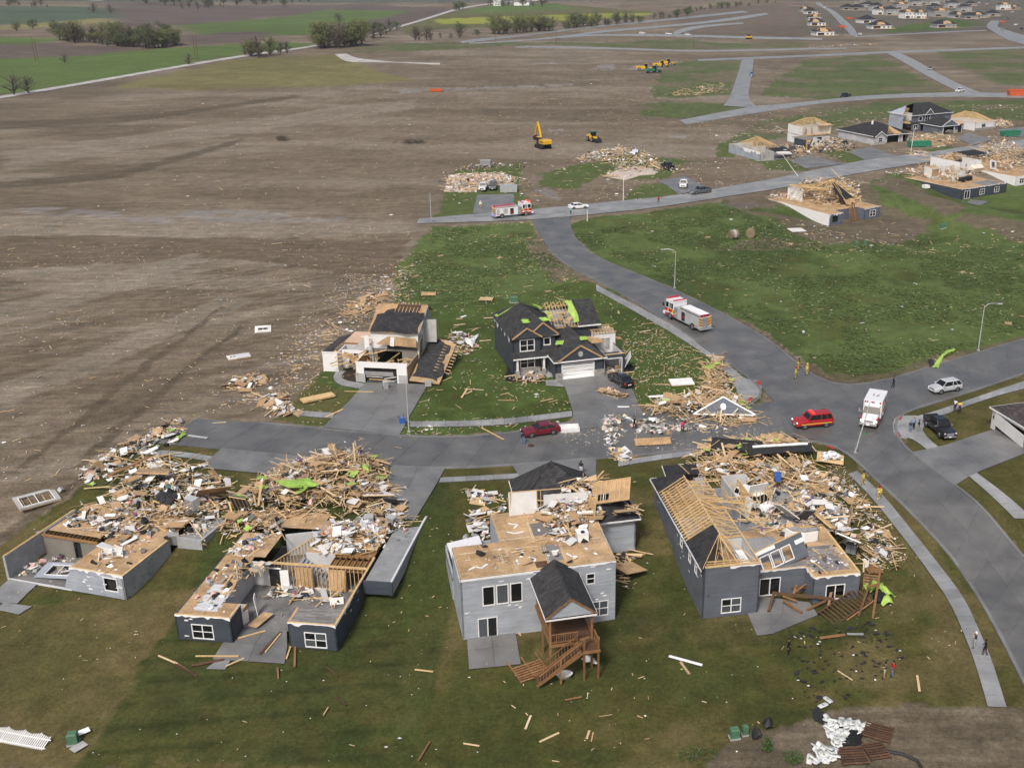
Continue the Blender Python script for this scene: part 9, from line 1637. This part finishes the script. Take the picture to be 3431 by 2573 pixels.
# picket fence blown down at bottom left
pf=thing('picket_fence','white picket fence section lying flat at the bottom left edge','fence');A_,B_=at('b7',-120,1060),at('b7',265,1130);an=math.atan2(B_.y-A_.y,B_.x-A_.x);pf.location=A_;pf.rotation_euler=(R(-72),0,an);Lf=(B_-A_).length;n=int(Lf/.2)
for i in range(n):
 hgt=1.25+.18*abs(((i%8)-4)/4.);x_=i*.2;MB().slab([(x_,0,0.05),(x_+.1,0,.05),(x_+.1,0,hgt),(x_+.05,0,hgt+.08),(x_,0,hgt)],.03,d=(0,1,0)).bd('picket','white',pf)
for z_ in (.2,1.0):MB().box((0,.035,z_),(Lf,.085,z_+.09)).bd('rail','white',pf)
for i in range(int(Lf/1.6)+1):MB().box((i*1.6,.03,0),(i*1.6+.1,.13,1.55)).bd('fence_post','white',pf)
def util_box(label,c,p,s=(1.,.9,.9),rz=.2,mat='greentin'):
 q=at(c,*p);t=thing('utility_box',label,'utility box',(q.x,q.y,q.z),rz);MB().loft([[(-s[0]/2,-s[1]/2,0),(s[0]/2,-s[1]/2,0),(s[0]/2,s[1]/2,0),(-s[0]/2,s[1]/2,0)],[(-s[0]/2,-s[1]/2,s[2]*.9),(s[0]/2,-s[1]/2,s[2]*.9),(s[0]/2,s[1]/2,s[2]*.9),(-s[0]/2,s[1]/2,s[2]*.9)],[(-s[0]*.42,-s[1]*.4,s[2]),(s[0]*.42,-s[1]*.4,s[2]),(s[0]*.42,s[1]*.42,s[2]),(-s[0]*.42,s[1]*.42,s[2])]]).bd('cabinet',mat,t);MB().box((-s[0]*.6,-s[1]*.6,-.1),(s[0]*.6,s[1]*.6,.06)).bd('plinth','concrete',t)
util_box('green utility box on the bottom left lawn','b7',(455,1082),(.8,.7,1.));util_box('green utility box at the bottom dirt edge','b6',(468,1022),(.75,.6,.9));util_box('slim pale green pedestal at the bottom dirt edge','b6',(532,1005),(.45,.4,.9))
for p,lb in (((1716,838),'left green pedestal in the far green field'),((1734,832),'right green pedestal in the far green field'),((1252,938),'green pedestal below the truss pyramid ruin'),((1200,945),'low grey-green box below the truss pyramid ruin')):util_box(lb,'b4',p,(.6,.6,1.1))
util_box('green box by the white tank behind the dark house','c4',(285,125),(1.3,1.1,1.));loosepanel('white_board','white board leaning at the green utility box, bottom left','b7',(510,1032),(1.2,.5,.05),R(40),('white','stud'),0,None,(R(14),0),None,.25,'board');loosepanel('beige_board','beige lid lying below the green utility box','b7',(488,1115),(1.2,.8,.05),R(55),('insulwall','stud'),0,None,(0,0),None,.1,'board')
for k,(p,lb) in enumerate((((600,1030),'black tub of rubbish at the bottom dirt edge, left'),((665,965),'black rubbish bag at the bottom dirt edge, right'))):
 q=at('b6',*p);tarp(lb,'b6',[(p[0]-28,p[1]-26),(p[0]+22,p[1]-30),(p[0]+34,p[1]+12),(p[0]-18,p[1]+24)],40+k,.55,'blackjunk','rubbish_bag')
# hay bales
simple('hay',[(.20,.165,.10)],.95,noise=(4.,.4),bump=(9.,.8))
for p,rz,lb in (((462,900),20,'round hay bale in the green field, left of two'),((565,892),80,'round hay bale in the green field, right of two')):
 q=at('b4',*p);a=R(rz);t=thing('hay_bale',lb,'hay bale',(q.x,q.y,q.z),a);MB().tube([(-.9,0,1.0),(-.8,0,1.0),(.8,0,1.0),(.9,0,1.0)],[.9,1.05,1.05,.9],18).bd('rolled_hay','hay',t);MB().tube([(-.3,0,1.0),(.3,0,1.0)],1.065,18).bd('net_wrap','insulwall' if rz<50 else 'hay',t)
loosepanel('concrete_slab','pale square slab on the earth below the truss pyramid ruin','b4',(843,850),(3.4,3.2,.12),R(10),('drywall','stud'),0,None,(0,0),None,.1,'slab');loosepanel('white_board','white appliance panel on the slope left of the dark blue ruin','e2',(890,1210),(1.6,1.4,.8),R(20),('white','stud'),0,None,(0,0),None,.1,'appliance')
# bins and boxes
def wheelie(label,loc,e,mat):
 t=thing('wheeled_bin',label,'bin',loc);t.rotation_euler=e;MB().loft([[(-.26,-.28,0),(.26,-.28,0),(.26,.28,0),(-.26,.28,0)],[(-.33,-.36,1.0),(.33,-.36,1.0),(.33,.36,1.0),(-.33,.36,1.0)]]).bd('tub',mat,t);MB().box((-.36,-.4,1.0),(.36,.38,1.08)).bd('lid',mat,t)
 for sg in (-1,1):MB().tube([(sg*.3,.3,.12),(sg*.36,.3,.12)],.12,10).bd('wheel','rubber',t)
q=at(5,632,850);wheelie('blue wheeled bin fallen on the driveway edge',(q.x,q.y,q.z+.4),(R(85),0,R(20)),'p_blue');q=loc2w(h4,14.6,19.5,1.4);wheelie('dark blue wheeled bin standing in the corner house wreck',tuple(q),(R(-20),0,R(10)),'p_blue')
q=at(5,540,650);wheelie('grey box appliance on the white house driveway',(q.x,q.y,q.z+.05),(0,0,R(30)),'galv')
def appliance(label,loc,e,s,mat='galv'):
 t=thing('appliance',label,'appliance',loc);t.rotation_euler=e;MB().box((-s[0]/2,-s[1]/2,0),(s[0]/2,s[1]/2,s[2])).bd('case',mat,t);MB().box((-s[0]/2+.04,-s[1]/2-.02,.08),(-.02,-s[1]/2,s[2]-.06)).bd('door','metal',t);MB().box((.02,-s[1]/2-.02,.08),(s[0]/2-.04,-s[1]/2,s[2]-.06)).bd('door','metal',t)
q=at(1,1440,690,.0);appliance('grey fridge with steel doors in the leftmost wreck',(q.x,q.y,.1),(R(6),0,R(-30)),(1.3,.9,1.6));q=at(1,1270,890,-.3);appliance('grey machine on the grass at the leftmost garage slab',(q.x,q.y,-.9),(0,R(10),R(20)),(1.2,1.,1.1),'greyjunk');q=at(2,1785,780,0);appliance('grey washing machine on the second ruin garage slab',(q.x,q.y,-.1),(0,R(12),R(-20)),(.9,.8,1.),'galv');q=at(2,1630,775,0);appliance('dark appliance on the second ruin garage slab edge',(q.x,q.y,-.1),(R(8),0,R(10)),(1.,.9,1.),'greyjunk');q=at(4,1560,940);appliance('black appliance lying right of the corner house',(q.x,q.y,q.z),(R(-12),0,R(-30)),(1.2,.9,1.1),'blackjunk');q=at('e4',490,165);appliance('grey tank among the rubble behind the flattened left house',(q.x,q.y,q.z),(0,0,0),(3.,2.,2.),'greyjunk')
bf=thing('open_crate','pale open box frame on the verge behind the maroon car','box',T4(5,(1662,905)),R(8))
for a,b_ in (((-1.5,-.9,.05),(1.5,.9,.1)),((-1.5,-.9,.1),(1.5,-.82,.5)),((-1.5,.82,.1),(1.5,.9,.5)),((-1.5,-.82,.1),(-1.42,.82,.5)),((1.42,-.82,.1),(1.5,.82,.5))):MB().box(a,b_).bd('board','drywall',bf)
tb=thing('bath_tub','pale curved bath shell on the grass below the porch','bathtub',T4('g6',(975,522)),R(10));MB().loft([[(.75*k*math.cos(a),.5*k*math.sin(a),z_) for a in [q*math.pi/8 for q in range(16)]] for z_,k in ((.0,.7),(.45,1.),(.5,1.06),(.45,.9),(.1,.6))],cap=True).bd('shell','drywall',tb,True)
tarp('white bent duct on the grass right of the porch','g6',[(1058,435),(1090,445),(1130,455),(1128,470),(1075,465)],51,.4,'white','duct')
for c,p,lb in ((5,(1437,1003),'manhole cover in the street near the maroon car'),(6,(1100,705),'manhole cover behind the red emergency car'),('b6',(2058,10),'manhole cover in the lower right road')):
 q=at(c,*p);tag(MB().tube([(q.x,q.y,q.z+.03),(q.x,q.y,q.z+.085)],.42,16).bd('manhole_cover','darkwood'),lb,'manhole')
# leafy weeds at the bottom edge, brush piles
simple('leaf',[(.05,.10,.02),(.08,.15,.035),(.035,.075,.018)],.7,noise=(3.,.2));simple('leaf_pale',[(.14,.165,.06),(.17,.19,.065),(.115,.135,.055)],.8,noise=(3.,.2));simple('twig',[(.15,.13,.10),(.18,.155,.12),(.13,.11,.085)],.9,noise=(3.,.2));simple('bark',[(.07,.055,.045)],.9,noise=(3.,.3));simple('leaf_far',[(.085,.115,.048),(.105,.135,.055),(.07,.092,.042)],.8,noise=(3.,.2))
def leaf_cloud(mb,r,c,rad,n,s,mat=0):
 for _ in range(n):
  while True:
   p=np.array([r.uniform(-1,1) for _ in range(3)])
   if (p*p).sum()<1:break
  p=p*np.array(rad)+np.array(c);a=eul(r.uniform(0,6),r.uniform(0,6),r.uniform(0,6));q=s*r.uniform(.6,1.3)
  mb.add([p+a@np.array(v_)*q for v_ in ((-.5,0,0),(0,-.28,.06),(.5,0,0),(0,.28,-.04))],[(0,1,2,3)],mat,r.random())
for k,(p,rad,lb) in enumerate((((240,1150),(1.8,1.1,.45),'low leafy weeds at the bottom edge, left'),((660,1110),(.55,.5,.8),'upright leafy weed beside the black tub'),((820,1170),(.9,.7,.5),'leafy weed near the small bag pile'))):
 q=at('b6',*p);t=thing('weed_clump',lb,'weeds',(q.x,q.y,q.z));r=random.Random(k);m1=MB();leaf_cloud(m1,r,(0,0,rad[2]),rad,420,.16);m1.bd('foliage','leaf',t);m2=MB()
 for i in range(9):m2.beam((r.uniform(-.2,.2)*rad[0],r.uniform(-.2,.2)*rad[1],0),(r.uniform(-.8,.8)*rad[0],r.uniform(-.8,.8)*rad[1],rad[2]*1.6),.02,.02)
 m2.bd('stems','twig',t)
for k,(c,p,s,lb) in enumerate((('b5',(170,262),(6.,2.,1.6),'dark brush pile on the far bare earth'),('b1',(1742,868),(2.2,1.6,1.8),'lone dark shrub on the bare earth'))):
 q=at(c,*p);t=thing('brush_pile',lb,'brush',(q.x,q.y,q.z));r=random.Random(k+5);m1=MB()
 for i in range(160):
  a=r.uniform(0,6.3);x_,y_=r.gauss(0,.4)*s[0],r.gauss(0,.4)*s[1];m1.beam((x_,y_,.05),(x_+r.gauss(0,.9),y_+r.gauss(0,.9),r.uniform(.3,1)*s[2]),.08,.08)
 m1.bd('branches','twig',t);m2=MB();leaf_cloud(m2,r,(0,0,s[2]*.4),(s[0]*.6,s[1]*.7,s[2]*.5),200,.4);m2.bd('foliage','bark',t)
# ==== trees beyond the bare earth
def tree_proto(kind,seed):
 r=random.Random(seed);t=thing('tree','','tree');tk=MB();H_=1.
 tk.tube([(0,0,0),(.01,0,.25),(-.01,.01,.55),(.0,0,.9)],[.035,.028,.018,.006],6)
 tips=[]
 for i in range(34):
  z0=r.uniform(.04,.72);a=r.uniform(0,6.3);l=r.uniform(.12,.44)*(1.1-z0*.6);e=(l*math.cos(a),l*math.sin(a),min(1.,z0+r.uniform(.05,.36)));tk.tube([(0,0,z0),(e[0]*.55,e[1]*.55,(z0+e[2])/2+.02),e],[.014,.009,.003],4);tips.append(e)
  for k in range(3):
   f=(e[0]+r.gauss(0,.07),e[1]+r.gauss(0,.07),e[2]+r.uniform(0,.12));tk.tube([(e[0]*.7,e[1]*.7,z0+(e[2]-z0)*.7),f],[.006,.002],3);tips.append(f)
 tk.bd('trunk','bark',t);c=MB()
 dens={'bare':9,'green':15,'pale':14}[kind]
 for e in tips:leaf_cloud(c,r,e,(.10,.10,.08),dens,.042 if kind!='bare' else .026)
 c.bd('crown',{'bare':'twig','green':'leaf_far','pale':'leaf_pale'}[kind],t);return t
PROTO={(k,i):tree_proto(k,7*i+len(k)) for k in('bare','green','pale') for i in range(2)};USED=set();r_=random.Random(77)
KL={'bare':'bare grey-brown','green':'dark green','pale':'pale spring-green'}
def tree(c,px,py,h,kind,label,group=None,w=1.):
 q=at(c,px,py);key=(kind,r_.randrange(2));t=PROTO[key]
 if key in USED:t=copy_tree(t)
 USED.add(key);t.location=(q.x,q.y,q.z-.1);h*=.85;t.scale=(h*w*1.35,h*w*1.35,h);t.rotation_euler=(0,0,r_.uniform(0,6.3));tag(t,label,'tree',group)
def row(c,pts,n,hs,kinds,where,spread=6.):
 for i in range(n):
  s=(i+.5)/n*(len(pts)-1);k=min(int(s),len(pts)-2);f=s-k;kd=r_.choice(kinds)
  tree(c,pts[k][0]*(1-f)+pts[k+1][0]*f+r_.gauss(0,spread),pts[k][1]*(1-f)+pts[k+1][1]*f+r_.gauss(0,spread*.25),r_.uniform(hs[0]*.45,hs[1]*1.05),kd,KL[kd]+' tree in '+where,'trees in '+where,r_.uniform(.75,1.15))
row('b1',[(370,245),(500,265),(700,280),(800,290),(1000,298),(1100,270)],44,(9,17),['bare','green','green','pale'],'the farmstead grove at upper left',22)
row('b1',[(1500,345),(1560,350),(1640,350)],9,(11,16),['pale','pale','bare'],'the clump at the gravel road',14);row('b1',[(1680,335),(1780,330)],4,(8,13),['bare'],'the thin gap of the gravel road clump',14)
row('b2',[(-70,300),(20,295),(120,290),(190,280)],22,(12,19),['pale','pale','bare'],'the tall grove right of the gravel road',16);row('b2',[(230,260),(330,225),(420,190)],8,(9,14),['bare','green'],'the hedge along the rising gravel road',16)
row('b2',[(520,250),(580,250),(650,240)],6,(10,15),['bare'],'the bare copse below the rising road',16);row('b2',[(690,240),(760,235),(850,220),(930,220)],6,(6,12),['bare','green'],'the scattered bushes of the valley',14)
row('b2',[(1010,212),(1150,208),(1300,195),(1400,185)],26,(11,16),['bare','bare','pale','pale'],'the bare belt left of centre top',12);row('b2',[(1450,178),(1600,165),(1780,150),(1950,135)],30,(9,14),['pale','green','bare'],'the green belt at top centre',12);row('b2',[(2000,120),(2212,105)],7,(9,13),['bare','green'],'the belt end toward the far subdivision',12)
row('b2',[(780,64),(835,60)],4,(8,12),['green'],'the bushes at the farm road bend',8);row('b2',[(960,35),(1010,35),(1080,45),(1150,35),(1240,42),(1340,42)],9,(9,15),['bare','green'],'the white farmyard',10)
row('b1',[(20,40),(120,40),(220,40),(310,45)],9,(9,14),['green','bare'],'the far left hedge',20);row('b1',[(780,5),(1000,22),(1300,35),(1500,30),(1700,28),(1900,20)],26,(10,18),['pale','green','bare'],'the wood along the top edge',30);row('b1',[(1120,55),(1250,55),(1380,45)],7,(9,14),['bare'],'the hedge below the top wood',20)
for p,h,kd,lb in (((90,588),11,'bare','bare tree by the gravel road, left of the pair'),((176,578),9,'bare','bare tree by the gravel road, right of the pair'),((578,82),14,'bare','lone bare tree on the far brown field, left'),((685,85),12,'bare','lone round bare tree on the far brown field'),((1165,402),7,'bare','bent bare tree at the gravel road'),((205,180),9,'green','dark shrub tree in the left field'),((400,390),6,'bare','low brown shrub in the left field'),((2095,150),12,'bare','bare tree on the green slope'),((105,195),8,'pale','pale shrub at the left field edge')):tree('b1',*p,h,kd,lb)
row('b3',[(190,75),(300,60),(420,48),(520,38),(740,20)],18,(5,9),['pale','green','bare'],'the scrub line at top right',12)
# ==== far farm buildings and the far ruined subdivision
def cottage(label,c,p,w_,d_,h_,wm,rm,rz,sz=1.,cat='house',name='farmhouse'):
 q=at(c,*p);t=thing(name,label,cat,(q.x,q.y,q.z),rz);block(t,-w_/2,w_/2,-d_/2,d_/2,-.5,h_,wm,[(w_*.2,w_*.2+1.4,1.,2.4),(w_*.6,w_*.6+1.4,1.,2.4)]);gable(t,-w_/2,w_/2,-d_/2,d_/2,h_,h_+w_*.28,rm,.4,wm);MB().box((-w_/2+.4,-d_/2+.4,.2),(w_/2-.4,-d_/2+.45,h_-.4)).bd('inside_shade_sheet','shade_and_black',t);MB().box((w_*.1,-d_/4,h_),(w_*.1+.8,-d_/4+.8,h_+w_*.36)).bd('chimney','stone',t);return t  # dark sheet behind the front openings paints the shade inside
simple('roof_far',[(.16,.15,.16)],.8,noise=(1.,.2))
cottage('white farmhouse with grey roof among the upper left trees','b1',(825,250),9,16,4.2,'side_white','roof_far',R(70));cottage('small white gabled house right of the farmhouse','b1',(975,240),7,12,4.,'side_white','roof_far',R(80))
cottage('tall white farm tower house at the top','b2',(1042,38),9,9,8.,'side_white','roof_far',R(10));cottage('white farm shed at the top','b2',(1200,35),12,20,4.5,'side_white','roof_far',R(80),1,'shed','barn');cottage('long white farm shed behind the farmyard','b2',(1275,4),14,30,4.5,'side_white','roof_far',R(85),1,'shed','barn')
cottage('white house at the top left edge','b1',(600,2),10,22,4.,'side_white','roof_far',R(85))
FH=[]
def far_house(label,p,w_,d_,two,wm,rm,rz,dmg,seed):
 """ruined subdivision house: walls, dark roof torn to tan decking, openings"""
 r=random.Random(seed);q=at('e8',*p);t=thing('far_house',label,'house',(q.x,q.y,q.z),rz,'ruined houses of the far subdivision');h_=5.8 if two else 3.
 ops=[(w_*.08,w_*.45,0.,2.5),(w_*.58,w_*.58+1.6,.9,2.4),(w_*.82,w_*.82+1.4,.9,2.4)]+([(w_*.12,w_*.12+1.6,3.6,5.),(w_*.4,w_*.4+1.6,3.6,5.),(w_*.75,w_*.75+1.6,3.6,5.)] if two else [])
 block(t,0,w_,0,d_,-.6,h_,wm,ops);MB().box((.4,.6,0),(w_-.4,.65,h_-.2)).bd('inside_shade_sheet','shade_and_black',t)  # interior shade is a dark sheet just behind the front wall
 for o in ops:window(t,(0,0),(w_,0),o[0]+.1,o[1]-.1,o[2]+.1,o[3]-.1,2 if o[2]>0 else 1,1,broken=.6 if o[2]>0 else 1.)
 a,b_=hip(t,0,w_,0,d_,h_+.05,h_+min(w_,d_)*.32,'felt',.5,skip='f' if dmg>1 else '')
 if dmg:
  fz=plane_z((-.5,-.5,h_+.05),(w_+.5,-.5,h_+.05),a);u=r.uniform(.1,.4)*w_
  patch(t,[(u,.2),(u+w_*.45,.2),(u+w_*.4,d_*.3),(u+w_*.1,d_*.34)],fz,.06,'osb','torn_roof_sheet',.7,4,seed,.06)
 if dmg>1:raftered(t,0,w_,0,d_*.7,h_+.1,h_+min(w_,d_)*.25,1.)
 m_=MB()
 for i in range(26):m_.beam((r.uniform(-3,w_+3),r.uniform(-5,0),.3),(r.uniform(-3,w_+3),r.uniform(-5,0),r.uniform(.3,1.2)),.2,.08)
 m_.bd('fallen_timber','wood',t)
SP=[(100,118,12,12,0,'side_ltgrey','roof2',1),(150,138,12,12,0,'side_white','roof2',0),(165,200,12,12,0,'side_ltgrey','roof2',2),(185,250,14,12,0,'side_white','roof2',1),(240,345,15,13,0,'side_white','roof2',2),
 (495,100,14,12,0,'stone','roof2',0),(585,105,16,12,0,'stone','roof2',0),(640,50,14,11,1,'stone','roof2',1),(690,95,13,11,1,'insulwall','roof2',0),(770,110,14,11,1,'side_ltgrey','roof2',0),(820,145,12,11,1,'side_white','roof2',1),(905,150,13,11,1,'insulwall','roof2',0),(1000,95,15,12,1,'stone','roof2',2),(1080,180,13,12,1,'side_white','roof2',2),(1185,182,11,12,1,'side_white','roof2',1),(1150,60,13,11,1,'insulwall','roof2',0),(1240,50,12,11,1,'stone','roof2',0),(1320,50,13,11,1,'insulwall','roof2',0),(1330,120,14,11,1,'side_blue','roof2',0),(1360,165,18,12,1,'stone','roof2',2),(1490,80,15,12,1,'side_ltgrey','roof2',0),(1610,120,14,11,1,'insulwall','roof2',0),(1545,175,13,12,0,'side_ltgrey','roof2',1),(1650,185,14,12,0,'stone','roof2',0),(1740,175,15,12,0,'stone','roof2',1),(1890,160,13,12,0,'side_ltgrey','roof2',0),(1985,98,13,12,1,'side_white','roof2',2),(2090,95,12,11,0,'stone','roof2',1),(680,225,15,13,0,'side_white','roof2',0),(765,280,18,13,0,'side_white','roof2',1),(1385,270,19,13,0,'insulwall','roof2',1),(900,25,13,11,1,'stone','roof2',0),(1040,20,13,11,1,'insulwall','roof2',1),(1450,25,13,11,1,'stone','roof2',0),(1680,60,13,10,0,'stone','roof2',0)]
for i,(px,py,w_,d_,two,wm,rm,dmg) in enumerate(SP):
 cn={'side_white':'white','side_ltgrey':'pale grey','stone':'tan','insulwall':'grey','side_blue':'blue-grey'}[wm];rw='leftmost row' if px<300 else('top row' if py<70 else('middle rows' if py<190 else 'front row'));k=sum(1 for s in SP[:i] if (s[5]==wm and s[4]==two and ((s[0]<300)==(px<300)) and (('t' if s[1]<70 else('m' if s[1]<190 else 'f'))==('t' if py<70 else('m' if py<190 else 'f')))))
 far_house(f"{cn} {'two-storey' if two else 'low'} far house in the {rw}, {['first','second','third','fourth','fifth'][k]} such from the left",(px,py),w_,d_,two,wm,rm,R(12 if px>300 else 4)+.1*math.sin(i*2.1),dmg,200+i)
# ==== leafy crop of the wide field: uncountable tufts
def crop(label,P,n,s,seed):
 r=random.Random(seed);A=Area(P,r);v=[];f=[];rd=[]
 for x_,y_ in A.pts(n):
  if sfbm(x_/9.,y_/9.,97)<.40+.14*r.random():continue
  z_=gz0(x_,y_);q=s*r.uniform(.6,1.4)
  for k in range(4):
   a=r.uniform(0,6.283);c_,s_=math.cos(a),math.sin(a);b=len(v);h=q*r.uniform(.12,.4)
   v+=[(x_,y_,z_-.06),(x_+c_*q*.5-s_*q*.22,y_+s_*q*.5+c_*q*.22,z_+h),(x_+c_*q,y_+s_*q,z_+h*.7),(x_+c_*q*.5+s_*q*.22,y_+s_*q*.5-c_*q*.22,z_+h*.95)];f.append((b,b+1,b+2,b+3));rd.append(r.random())
 m=MB();m.v=v;m.f=f;m.m=[0]*len(f);m.r=rd;return tag(m.bd('crop_leaves','cropleaf'),label,kind='stuff')
simple('cropleaf',[(.072,.108,.030),(.085,.124,.040),(.060,.090,.024),(.092,.122,.044)],.75,noise=(.3,.3))
crop('leafy green cover crop of the wide field',AP('d',None,(1240,515),(1420,462),(1560,440),(1640,470),(1800,540),(2050,510),(2240,560),(2240,700),(2010,780),(1846,815),(1700,745),(1590,675),(1400,590)),26000,.34,5);crop('leafy green cover crop of the lot behind the middle row',AP('d',None,(945,495),(1140,485),(1180,540),(1235,595),(1000,652),(860,650),(870,580)),7000,.32,6)
# ==== thin moist air over the whole place
hz=MB().box((-3000,-300,-40),(3000,7000,75)).bd('haze','felt');hz.data.materials.clear();m=bpy.data.materials.new('haze_air');m.use_nodes=True;t=m.node_tree;t.nodes.remove(t.nodes['Principled BSDF']);pv=t.nodes.new('ShaderNodeVolumePrincipled');pv.inputs['Color'].default_value=(.82,.88,.97,1);pv.inputs['Density'].default_value=HAZE;pv.inputs['Anisotropy'].default_value=.2;L(t,pv.outputs[0],t.nodes['Material Output'].inputs['Volume']);hz.data.materials.append(m);tag(hz,kind='stuff');hz['label']='thin pale haze in the air over the whole place'
